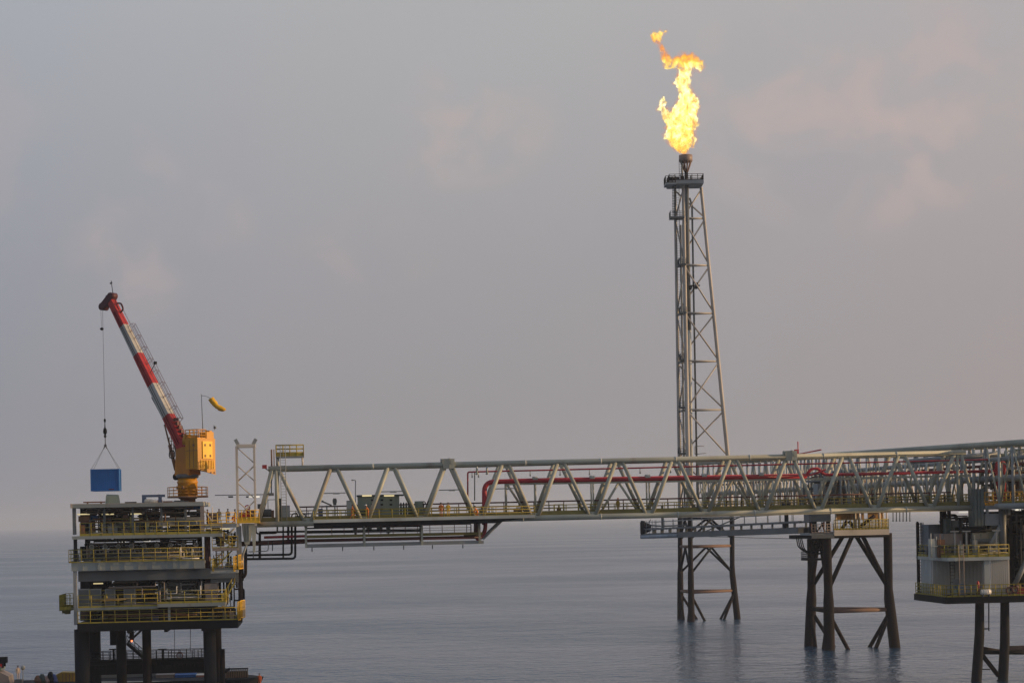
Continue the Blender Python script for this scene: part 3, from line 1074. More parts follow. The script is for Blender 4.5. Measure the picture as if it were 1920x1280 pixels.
def build_wellhead():
    S, Z, P = FF.S, FF.Z, FF.P
    w = WF
    s0, s1 = S(135, 1000, w), S(383, 1000, w)
    sE = S(447, 1100, w)
    zR = Z(260, 942, w)      # roof top
    t = Thing('wellhead_platform', FF, ((s0 + s1) / 2, 4, 0), 'square multi deck offshore wellhead platform on dark legs carrying an orange crane', 'platform')
    # legs
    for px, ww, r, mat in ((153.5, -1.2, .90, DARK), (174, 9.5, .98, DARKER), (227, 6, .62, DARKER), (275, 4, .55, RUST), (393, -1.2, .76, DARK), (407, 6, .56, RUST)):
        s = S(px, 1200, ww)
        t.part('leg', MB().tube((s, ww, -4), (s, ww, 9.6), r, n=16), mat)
    s = S(417, 1240, 3)
    m = MB().tube((s, 3, -3), (s, 3, 6.5), .33, n=10)
    m.prism([(s, 3.2), (s + .9, 3.9), (s + .9, 4.2), (s, 3.7)], 2.8, 3.2)
    m.prism([(s, 2.2), (s + .5, 2.5), (s + .5, 2.9), (s, 2.7)], 2.8, 3.2)
    t.part('boat_fender', m, RUST)
    # roof
    m = MB().box(s0 - .12, s1, w, WBK, zR - .5, zR - .1)
    t.part('roof', m, BEAM)
    t.part('roof_sheet', MB().box(s0 - .05, s1 - .05, w + .06, WBK - .05, zR - .098, zR), CONC)
    zA, zB_, zC, zD = Z(260, 1002.5, w), Z(260, 1052, w), Z(220, 1137.5, w), Z(290, 1165, w)
    m = MB().box(s0, S(417, 1000, w), w, WBK, zA - .38, zA)
    t.part('deck', m, BEAM)
    m = MB().box(s0 - .15, s1, w, w + .3, zB_ - 1.0, zB_)
    for px in (186, 327):
        s = S(px, 1060, w)
        m.box(s - .18, s + .18, w - .12, w - .005, zB_ - .98, zB_ + .25)
    m.box(s0, s1, w + .302, WBK, zB_ - .4, zB_ - .05)
    t.part('deck', m, BEAM)
    m = MB().box(s0 + .5, s1 + 3.6, w + 1.0, WBK, zB_ - 2.3, zB_ - 1.05)
    t.part('deck_girder', m, MID)
    m = MB().box(s0 + .5, S(295, 1140, w), w + .1, WBK, zC - .3, zC)
    t.part('deck', m, BEAM)
    sC0, sC1 = S(295, 1138, w - .6), S(423, 1136, w - .6)
    zC2 = zC + .3
    m = MB().box(sC0, sC1, w - .6, WBK - .1, zC2 - .42, zC2)
    t.part('deck', m, BEAM)
    m = MB().box(s0 + .4, S(446, 1165, w), w, WBK, zD - 1.0, zD)
    t.part('deck', m, DARKER)
    m = MB()
    for px in (170, 240, 310, 380):
        s = S(px, 1170, w)
        m.box(s - .2, s + .2, w + .5, WBK - .5, zD - 1.3, zD - 1.02)
    t.each('floor_beam', m, DARKER)
    # corner columns; the short cream box paints sunlight on the roof corner
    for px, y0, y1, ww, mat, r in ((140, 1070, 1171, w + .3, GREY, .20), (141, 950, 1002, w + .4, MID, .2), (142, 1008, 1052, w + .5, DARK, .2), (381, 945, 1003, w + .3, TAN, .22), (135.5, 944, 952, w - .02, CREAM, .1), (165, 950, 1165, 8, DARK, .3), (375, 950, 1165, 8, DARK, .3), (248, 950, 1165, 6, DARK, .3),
                                   (449, 985, 1060, -1, GREY, .3), (449, 1060, 1165, -1, RUST, .22)):
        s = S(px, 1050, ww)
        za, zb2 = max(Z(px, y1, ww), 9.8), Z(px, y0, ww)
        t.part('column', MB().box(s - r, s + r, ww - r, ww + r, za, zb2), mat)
    s = S(389.5, 1050, 0)
    t.part('riser_casing', MB().tube((s, 0, 13), (s, 0, Z(390, 1002, 0)), .38, n=12), MAROON)
    # slim posts on the front
    for px in (196, 249, 303, 348):
        s = S(px, 975, w + 1.2)
        t.part('column', MB().box(s - .13, s + .13, w + 1.1, w + 1.36, zA, zR - .5), MID)
    s = S(314, 980, w + .5)
    t.part('column', MB().box(s - .14, s + .14, w + .3, w + .58, zD, zC2 - .42), PALE)
    # guard rails
    def gr(pts, mat=YEL, **kw):
        t.part('guard_rail', MB().rails(pts, **kw), mat)
    gr([(S(150, 1000, w), w + .05, zA), (S(416, 1000, w), w + .05, zA)], h=1.55, gap=1.35, r=.036, toe=.3)
    gr([(s0 - .4, w - .25, zB_), (s1 - .05, w - .25, zB_)], h=1.55, gap=1.5, r=.036, toe=.12)
    gr([(s0 - .4, w - .25, zB_), (s0 - .4, WBK, zB_)], h=1.55, gap=1.5, r=.036)
    gr([(s0 + .55, w + .12, zC), (sC0, w + .12, zC)], h=1.5, gap=1.55, r=.036, toe=.2)
    gr([(sC0, w - .55, zC2), (sC1, w - .55, zC2), (sC1, 4, zC2)], h=1.5, gap=1.5, r=.036, toe=.25)
    gr([(s0 + .5, w + .05, zD), (S(445, 1165, w), w + .05, zD), (S(445, 1165, w), 6, zD)], h=1.5, gap=1.45, r=.036, toe=.14)
    # basket on the left side
    a, b = S(115, 1140, 2), S(137, 1140, 2)
    z0 = Z(115, 1141, 2)
    t.part('side_landing', MB().box(a, b, 0, 6, z0 - .15, z0).box(a + .2, a + .8, 1, 2, z0 - .5, z0 - .15).box(b - .9, b - .3, 1, 2, z0 - .6, z0 - .15), OLIVE)
    m = MB().rails([(b, .05, z0), (a + .05, .05, z0), (a + .05, 5.9, z0), (b, 5.9, z0)], h=1.75, gap=.45, r=.036, toe=.35)
    t.part('guard_rail', m, YEL)
    # right-hand landings and stairs
    zB2 = Z(420, 981, w)
    m = MB().box(s1 + .02, S(443.5, 985, w), w + .3, 6, zB2 - .5, zB2)
    t.part('landing', m, GREY)
    m = MB().rails([(s1 + .5, w + .35, zB2), (S(441, 980, w), w + .35, zB2)], h=1.3, gap=1.0, r=.045, toe=.1)
    t.part('guard_rail', m, YELB)
    for x0, x1, y, mat in ((398, 446, 1027, TAN), (395, 447, 1069, PALE)):
        a, b = S(x0, y, w + 1), S(x1, y, w + 1)
        z = Z(x0, y, w + 1)
        t.part('landing', MB().box(a, b, w + 1, 5, z - .35, z), mat)
        m = MB().rails([(a, w + 1.05, z), (b, w + 1.05, z), (b, 4.9, z)], h=1.4, gap=1.0, r=.036, toe=.12)
        t.part('guard_rail', m, YEL)
    a, b = S(395, 1090, w + 1.4), S(447, 1090, w + 1.4)
    t.part('landing_girder', MB().box(a, b, w + 1.4, 5, Z(395, 1092, w + 1), Z(395, 1074, w + 1)), MID)
    for px, y0, y1, k in ((442, 1043, 1070, YELB), (451, 1040, 1066, YELB), (450, 1128, 1162, YELB), (454.5, 1126, 1158, YELB), (420, 1113, 1136, YEL), (402, 1048, 1070, YEL)):
        s = S(px, y1, w + .5)
        m = MB()
        for i in range(5):
            m.tube((s + (i - 2) * .12, w + .5 + i * .5, Z(px, y1, w)), (s + (i - 2) * .12, w + .5 + i * .5, Z(px, y0, w)), .055, n=5)
        for zz in (Z(px, y0, w), (Z(px, y0, w) + Z(px, y1, w)) / 2, Z(px, y1, w)):
            m.tube((s - .24, w + .5, zz), (s + .24, w + 2.5, zz), .055, n=5)
        t.part('gate_panel', m, k)
    # ladder with orange cage
    s = S(411, 1050, 1)
    m = MB().ladder((s, 1, Z(411, 1068, 1)), (s, 1, Z(411, 1031, 1)), .7, r=.07)
    for i in range(5):
        m.ring((s, .7, Z(411, 1064 - i * 8, 1)), .42, .05, N=12)
    t.part('ladder', m, ORANGE)
    m = MB()
    a, b = P(383, 957, w + .2), P(398, 977, w + .2)
    m.bar(a, b, .12); m.bar((a[0], w + 1.0, a[2]), (b[0], w + 1.0, b[2]), .12)
    m.tube(P(398, 950, w + .2), P(398, 978, w + .2), .06, n=5)
    t.part('stair', m, CREAM)
    m = MB()
    m.tube(P(463, 1020, -1), P(449, 1056, -1), .16, n=8)
    t.each('diagonal_brace', m, GREY)
    m = MB().tube(P(423, 1006, w + 1), P(440, 990, w + 1), .12, n=8)
    t.each('diagonal_brace', m, GREY)
    m = MB().path([P(460.5, 1028, 1), P(460.5, 1078, 1), P(450, 1086, 1)], .2, n=8)
    t.part('drain_pipe', m, RUST)
    m = MB()
    rg = random.Random(21)
    pipes(rg, m, S(425, 1050, 2), S(455, 1050, 2), -1, 5, Z(440, 1145, 0), Z(440, 1030, 0), 26, .05, .14, .5)
    t.part('side_pipework', m, RUST)
    m = MB()
    pipes(rg, m, S(398, 1000, 2), S(446, 1000, 2), 0, 8, Z(440, 1020, 0), Z(440, 990, 0), 26, .05, .13, .45)
    t.part('side_pipework', m, DARK)
    for xa, ya, xb, yb in ((402, 1066, 436, 1030), (436, 1024, 405, 1003), (416, 1134, 440, 1092)):
        m = MB()
        for dw in (0, .8):
            p, q = Vector(P(xa, ya, w + 1.3)), Vector(P(xb, yb, w + 1.3))
            p.y += dw; q.y += dw
            m.bar(p, q, .14)
            m.tube(p + Vector((0, 0, 1.0)), q + Vector((0, 0, 1.0)), .05, n=5)
            for k in range(5):
                c = p.lerp(q, k / 4)
                m.tube(c, c + Vector((0, 0, 1.0)), .045, n=5)
        for k in range(1, 10):
            c = Vector(P(xa, ya, w + 1.3)).lerp(Vector(P(xb, yb, w + 1.3)), k / 10)
            m.box(c.x - .14, c.x + .14, w + 1.32, w + 2.08, c.z - .02, c.z + .02)
        t.part('stair', m, YEL)
    rg = random.Random(55)
    for x0, x1, y in ((388, 414, 1001), (400, 444, 1024), (398, 444, 1068), (386, 420, 1134), (405, 442, 1163)):
        for k in range(5):
            px, ww = rg.uniform(x0, x1), rg.uniform(-1.5, 2)
            s, z, hh, wd = S(px, y, ww), Z(px, y, w + 1), rg.uniform(.5, 1.5), rg.uniform(.12, .4)
            m = MB().box(s - wd, s + wd, ww, ww + .5, z, z + hh)
            m.tube((s - wd * .5, ww - .1, z), (s - wd * .5, ww - .1, z + hh * 1.25), .06, n=6)
            m.tube((s - wd, ww - .08, z + hh * .6), (s + wd * 1.6, ww - .08, z + hh * .6), .05, n=6)
            t.part('equipment_unit', m, rg.choice((GREY, BROWN, MID, RUSTRED, TAN, OLIVE)))
    # strip lamps under the decks
    for x0, x1, y, ww in ((145, 168, 963.8, 1), (191, 214, 963.8, 1), (245, 266, 963, 1), (412, 431, 991, 1), (411, 429, 1015.8, 1), (175, 193, 1093.5, 1)):
        a, z = FF.hit(x0, y, ww)
        b = S(x1, y, ww)
        t.part('strip_lamp', MB().box(a, b, ww, ww + .15, z - .07, z + .07), LAMP)
    for x0, x1, y in ((179, 190, 1015), (226, 236, 1015), (269, 282, 1014), (351, 358, 1012.5)):
        a, z = FF.hit(x0, y, 5)
        t.part('strip_lamp', MB().box(a, S(x1, y, 5), 5, 5.15, z - .06, z + .06), LAMPW)
    # black sheets added at the back to stand for the decks' inner shade
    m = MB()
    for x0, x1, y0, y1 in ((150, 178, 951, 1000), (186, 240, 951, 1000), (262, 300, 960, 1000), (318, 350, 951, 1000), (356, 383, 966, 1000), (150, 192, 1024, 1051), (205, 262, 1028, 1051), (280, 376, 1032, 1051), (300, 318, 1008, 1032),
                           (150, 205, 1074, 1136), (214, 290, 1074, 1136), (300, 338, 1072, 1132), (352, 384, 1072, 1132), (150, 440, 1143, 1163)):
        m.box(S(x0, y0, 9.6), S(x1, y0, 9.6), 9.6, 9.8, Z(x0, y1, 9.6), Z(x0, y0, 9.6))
    t.each('shade_sheet', m, DARKER)
    # equipment on the upper deck
    m = MB()
    a, b = S(297, 975, -1), S(376, 975, -1)
    m.hexa([(a, -1, Z(300, 986, -1)), (b, -1, Z(300, 986, -1)), (b, 3, Z(300, 986, -1)), (a, 3, Z(300, 986, -1))],
           [(a, -.2, Z(300, 970, -1)), (b, -.2, Z(300, 970, -1)), (b, 3, Z(300, 970, -1)), (a, 3, Z(300, 970, -1))])
    t.part('duct_hood', m, GREY)
    m = MB()
    rg = random.Random(3)
    pipes(rg, m, S(300, 990, 0), S(378, 990, 0), -1.5, 4, zA + .1, zA + 1.0, 26, .05, .16, .5)
    pipes(rg, m, S(270, 990, 0), S(380, 990, 0), -.5, 6, zR - 1.8, zR - .6, 30, .05, .15, .4)
    t.part('pipework', m, MID)
    m = MB()
    pipes(rg, m, s0 + .8, S(295, 990, 0), 0, 8, zA + .1, zR - .6, 36, .05, .16, .5)
    t.part('pipework', m, DARK)
    for x0, x1, y0, y1, ww, mat in ((147, 168, 967, 978, 2, BROWN), (169, 184, 966, 976, 3, BLUE), (206, 222, 985, 1001, 0, DGREEN), (228, 243, 968, 1001, 2, MID), (150, 158, 984, 1002, -2, BROWN),
                                    (252, 266, 986, 1001, 0, BROWN), (230, 238, 965, 976, 0, RUSTRED), (270, 292, 990, 1001, 1, MID), (334, 376, 949, 955, 4, BLUE), (300, 330, 950, 958, 5, DGREEN)):
        a, b = S(x0, y1, ww), S(x1, y1, ww)
        m = MB().box(a, b, ww, ww + 1.4, Z(x0, y1, ww), Z(x0, y0, ww))
        m.box(a + .1, b - .1, ww - .06, ww - .002, Z(x0, y1, ww) + .1, Z(x0, y0, ww) - .1)
        t.part('equipment_box', m, mat)
    m = MB()
    rg = random.Random(77)
    pipes(rg, m, s0 + .8, s1 - .5, -1.8, 2, zA + .1, zA + 1.9, 34, .04, .10, .55)
    t.part('pipework', m, GREY)
    m = MB()
    pipes(rg, m, s0 + .8, s1 - .5, -1.5, 3, zR - 1.5, zR - .55, 22, .05, .12, .3)
    t.part('pipework', m, TAN)
    for k in range(14):
        px, ww = rg.uniform(150, 372), rg.uniform(-1.6, 1.5)
        s, hh, wd = S(px, 990, ww), rg.uniform(.5, 2.0), rg.uniform(.2, .6)
        m = MB().box(s - wd, s + wd, ww, ww + .7, zA, zA + hh).box(s - wd * .6, s + wd * .6, ww - .05, ww - .002, zA + .15, zA + hh * .8)
        m.tube((s, ww + .3, zA + hh), (s, ww + .3, zA + hh + .5), .09, n=6)
        t.part('equipment_unit', m, rg.choice((GREY, MID, BROWN, DGREEN, TAN, GREEN)))
    for k in range(12):
        px, ww = rg.uniform(150, 420), rg.uniform(-1.6, 1.5)
        s, hh, wd = S(px, 1155, ww), rg.uniform(.5, 1.1), rg.uniform(.2, .6)
        m = MB().box(s - wd, s + wd, ww, ww + .7, zD, zD + hh).box(s - wd * .6, s + wd * .6, ww - .05, ww - .002, zD + .15, zD + hh * .8)
        t.part('equipment_unit', m, rg.choice((GREY, MID, BROWN, DGREEN, BLUEP)))
    for seed, mat, n, za, zb3 in ((81, OLIVE, 16, zA + .1, zA + 2.4), (82, BROWN, 14, zA + .2, zA + 2.8), (83, TAN, 16, zB_ + .2, zA - .8), (84, OLIVE, 18, zB_ + .1, zB_ + 1.6), (85, TAN, 14, zC + .2, zC + 3.0), (86, YEL, 10, zC + .2, zC + 2.2), (87, BROWN, 16, zD + .1, zC - .5)):
        m = MB()
        rg = random.Random(seed)
        pipes(rg, m, s0 + .8, s1 - .5, -2.2, 1.5, za, zb3, n, .05, .12, .6)
        t.part('pipework', m, mat)
    for k in range(9):
        s = s0 + 1.2 + (s1 - s0 - 2) * k / 8.3
        t.part('web_stiffener', MB().box(s - .05, s + .05, w - .06, w - .002, zB_ - .95, zB_ - .05), BEAM)
    # row of wellhead trees on the middle deck
    for px in (172, 197, 221.5, 246, 270, 294, 319, 343, 367):
        s = S(px, 1035, 0)
        m = MB()
        m.tube((s + .5, -.6, zB_ + .2), (s + .5, -.6, zB_ + 1.5), .08, n=6)
        m.lathe((s, 0, zB_), [(.30, 0), (.30, .35), (.20, .4), (.20, .8), (.34, .85), (.34, 1.15), (.18, 1.2), (.18, 1.7), (.28, 1.75), (.28, 2.0), (.12, 2.05), (.10, 2.35)], 10)
        m.tube((s - .6, 0, zB_ + 1.0), (s + .6, 0, zB_ + 1.0), .13, n=8)
        m.tube((s, 0, zB_ + 1.0), (s, 1.6, zB_ + 1.0), .12, n=8)
        v = t.part('wellhead_tree', m, paint('aluminium_tree_paint', (.33, .33, .33), .45))
        t.part('handwheel', MB().ring((s + .08, -.55, zB_ + 1.85), .24, .06, (0, 1, 0), 14).tube((s + .08, -.55, zB_ + 1.85), (s + .08, 0, zB_ + 1.85), .06, n=6), PALE, v)
        t.part('handwheel', MB().ring((s - .55, -.35, zB_ + 1.0), .18, .05, (1, 0, 0), 12), PALE, v)
    m = MB()
    rg = random.Random(5)
    pipes(rg, m, s0 + .5, s1 - .4, -1.8, 1.8, zB_ + .1, zB_ + 1.1, 60, .05, .13, .5)
    t.part('pipework', m, MID)
    m = MB()
    pipes(rg, m, s0 + .5, s1 - .4, 1.5, 8, zB_ + .2, zA - .5, 60, .05, .17, .4)
    t.part('pipework', m, DARK)
    m = MB()
    pipes(rg, m, S(340, 1040, 0), S(378, 1040, 0), -2.4, 0, zB_ + .2, zB_ + 1.7, 14, .05, .12, .5)
    t.part('pipework', m, WHITE)
    # cabinets and pipework on the lower deck
    for px, wd in ((157, .65), (179, .68), (206.5, .6), (243, .7)):
        ww = -1.2
        s = S(px, 1120, ww)
        zt_ = Z(px, 1103.5, ww)
        c = t.part('cabinet', MB().box(s - wd, s + wd, ww, ww + .9, zC, zt_), GREY)
        t.part('cabinet_door', MB().box(s - wd + .1, s + wd - .1, ww - .05, ww - .002, zC + .2, zt_ - .12), MID, c)
    m = MB()
    rg = random.Random(11)
    pipes(rg, m, S(296, 1110, 0), S(382, 1110, 0), -1.5, 4, zC2 + .1, zC2 + 2.6, 70, .05, .16, .5)
    t.part('pipework', m, MID)
    m = MB()
    pipes(rg, m, s0 + 1, S(420, 1110, 0), 1.5, 8, zC + .2, zC + 3.6, 60, .06, .2, .45)
    t.part('pipework', m, DARK)
    m = MB()
    pipes(rg, m, S(300, 1110, 0), S(380, 1110, 0), -1.8, -.8, zC2 + .3, zC2 + 2.8, 9, .05, .1, .4)
    t.part('pipework', m, WHITE)
    m = MB()
    a, b = S(384, 1110, -1), S(409, 1110, -1)
    m.box(a, b, -1.5, .5, Z(384, 1111, -1), Z(384, 1093, -1))
    m.box(a + .1, b - .1, -1.45, .4, zC2, Z(384, 1113, -1))
    t.part('equipment_box', m, TAN)
    m = MB()
    pipes(rg, m, s0 + 1, S(440, 1150, 0), -1.5, 6, zD + .1, zC - .5, 60, .06, .22, .35)
    t.part('pipework', m, DARK)
    m = MB()
    for x0, x1, y0, y1 in ((152, 180, 1147, 1160), (190, 228, 1149, 1161), (330, 352, 1148, 1160), (405, 436, 1152, 1160)):
        m.box(S(x0, y1, 2), S(x1, y1, 2), 2, 4, max(zD, Z(x0, y1, 2)), Z(x0, y0, 2))
    t.each('equipment_box', m, BROWN)
    m = MB()
    a, b = P(196, 1162, 0), P(246, 1142, 0)
    for x0 in (240, 262, 285):
        m.bar(P(x0, 1163, 1), P(x0 + 14, 1145, 1), .12)
    t.each('diagonal_brace', m, OLIVE)
    # under-deck: hanging box, stair, lower walkway
    t.part('sump_tank', MB().box(S(206, 1190, 3), S(218, 1190, 3), 3, 5, Z(206, 1209, 3), zD - 1.0), DARKER)
    ww = 7.5
    a, b = S(160, 1240, ww), S(405, 1240, ww)
    z0, z1 = Z(280, 1256, ww), Z(280, 1237, ww)
    walk = MB().box(a, b, ww, ww + 2.5, z1 - .25, z1).box(a, b, ww, ww + .3, z0 - .4, z1 - .26)
    t.part('walkway', walk, DARKER)
    m = MB().rails([(a, ww + .05, z1), (b, ww + .05, z1)], h=1.15, gap=.75, r=.045, toe=.1)
    m.rails([(a, ww + 2.4, z1), (b, ww + 2.4, z1)], h=1.15, gap=.95, r=.045, toe=.1)
    t.part('guard_rail', m, DARK)
    m = MB().rails([(a + .2, ww - .05, z1 - .95), (b - .2, ww - .05, z1 - .95)], h=.5, gap=.5, r=.04, toe=0, mids=0)
    t.part('grating_edge', m, DARK)
    for px in (212, 304):
        s = S(px, 1225, ww)
        zt_ = Z(px, 1218, ww)
        t.part('davit', MB().tube((s, ww + .6, z1), (s, ww + .6, zt_), .12, n=8).box(s - .55, s + .55, ww + .3, ww + .9, zt_, zt_ + .14), DARKER)
    s, z = FF.hit(337, 1228, ww)
    t.part('life_ring', MB().ring((s, ww - .1, z), .36, .08, (0, 1, 0), 18, 8), MAROON)
    for px in (327, 357):
        t.part('hanging_line', MB().tube(P(px, 1174, 5), P(px, 1222, 5), .035, n=5), CABLE)
    m = MB()
    p, q = P(238, 1206, 5), P(268, 1232, 5)
    m.bar(p, q, .3); m.bar((p[0], 6.2, p[2]), (q[0], 6.2, q[2]), .3)
    for i in range(12):
        k = i / 11
        m.box(p[0] + (q[0] - p[0]) * k - .15, p[0] + (q[0] - p[0]) * k + .15, 5.05, 6.15, p[2] + (q[2] - p[2]) * k - .03, p[2] + (q[2] - p[2]) * k + .03)
    for k in (.55, 1.05):
        m.tube((p[0], 5, p[2] + k), (q[0], 5, q[2] + k), .045, n=5)
    for i in range(5):
        c = Vector(p).lerp(Vector(q), i / 4)
        m.tube(c, c + Vector((0, 0, 1.05)), .045, n=5)
    p2, q2 = P(268, 1178, 5), P(240, 1204, 5)
    m.bar(p2, q2, .26)
    for k in (.55, 1.05):
        m.tube((p2[0], 5, p2[2] + k), (q2[0], 5, q2[2] + k), .045, n=5)
    t.part('stair', m, DARKER)
    s, z = FF.hit(247, 1201, 4)
    t.part('navigation_lamp', MB().lathe((s, 4, z - .16), [(.05, .06), (.11, .10), (.11, .22), (.05, .27)], 10), LAMPR)
    t.part('lamp_bracket', MB().box(s - .3, s + .25, 4.2, 4.5, z + .1, z + 1.2), DARK)


build_wellhead()


def build_roof_goods():
    w = 1.0
    zR = Z(260, 942, WF)
    s = S(210, 930, w)
    zt_ = Z(210, 927.5, w)
    m = MB()
    m.hexa([(s - .82, w, zR), (s + .85, w, zR), (s + .85, w + 1.3, zR), (s - .82, w + 1.3, zR)],
           [(s - .74, w + .08, zt_ - .05), (s + .76, w + .1, zt_ - .1), (s + .72, w + 1.2, zt_), (s - .7, w + 1.2, zt_ + .05)])
    m.box(s - .5, s - .3, w - .05, w - .01, zR, zR + .7)
    m.tube((s - .72, w + .6, zt_ + .02), (s + .7, w + .6, zt_ - .05), .09, n=8)
    single('tarpaulin_crate', FF, (s, w, zR), m, GREEN, 'grey green tarpaulin covered crate on the roof under the hanging container', 'crate')
    m = MB()
    a, b = P(266, 930, w), P(309, 929, w)
    m.box(a[0], b[0], w, w + .5, a[2] - .12, a[2] + .18)
    m.box(a[0], a[0] + .5, w - .02, w + .52, zR, a[2] - .13)
    m.box(b[0] - .8, b[0] - .4, w - .02, w + .52, zR, a[2] - .13)
    single('blue_beam', FF, (a[0], w, zR), m, paint('dull_blue_paint', (.10, .14, .22), .6), 'dull blue steel beam on two blocks lying on the platform roof', 'beam')
    m = MB()
    for i, (x0, x1, h) in enumerate(((272, 284, .45), (280, 291, .38), (287, 293, .3))):
        m.lathe(((S(x0, 935, w) + S(x1, 935, w)) / 2, w - .6 - i * .25, zR), [(.40, 0), (.46, h * .5), (.35, h), (.1, h + .06)], 10)
    single('sack_pile', FF, (S(281, 938, w), w - .6, zR), m, CREAM, 'small pile of pale sacks in front of the blue beam on the roof', 'sacks')
    m = MB()
    a, b = S(156, 938, w), S(197, 938, w)
    m.box(a, b, w, w + .25, zR + .14, zR + .30).box(a + .4, a + .6, w, w + .3, zR, zR + .139).box(b - .6, b - .4, w, w + .3, zR, zR + .139)
    single('scaffold_plank', FF, (a, w, zR), m, BROWN, 'long thin dark plank lying flat on the left part of the roof', 'plank')
    m = MB()
    a, b = S(295, 936, 3), S(304, 936, 3)
    m.box(a, b, 3, 3.6, zR, zR + .35).tube((S(297.5, 936, 3), 3.2, zR + .3), (S(297.5, 925, 3), 3.2, Z(297.5, 926, 3)), .05, n=6)
    m.box(b + .1, b + 1.2, 3, 4, zR, zR + .22)
    single('antenna_box', FF, (a, 3, zR), m, BROWN, 'low brown box with an upright rod right of the blue beam', 'box')
    m = MB()
    a, b = S(234, 938, 2), S(256, 938, 2)
    for i in range(4):
        m.tube((a + .1 * i, 2 + .3 * i, zR + .1), (b - .2 * i, 2 + .3 * i, zR + .1), .1, n=8)
    single('pipe_stack', FF, (a, 2, zR), m, RUST, 'few rusty pipes lying side by side between crate and blue beam', 'pipes')
    m = MB()
    a, b = S(323, 938, 2), S(352, 938, 2)
    m.box(a, b, 2, 3, zR, zR + .16).box(a + .2, b - .5, 2.1, 2.9, zR + .165, zR + .26)
    single('steel_plate_stack', FF, (a, 2, zR), m, MID, 'flat stack of dark steel plates at the foot of the crane', 'steel plates')


build_roof_goods()


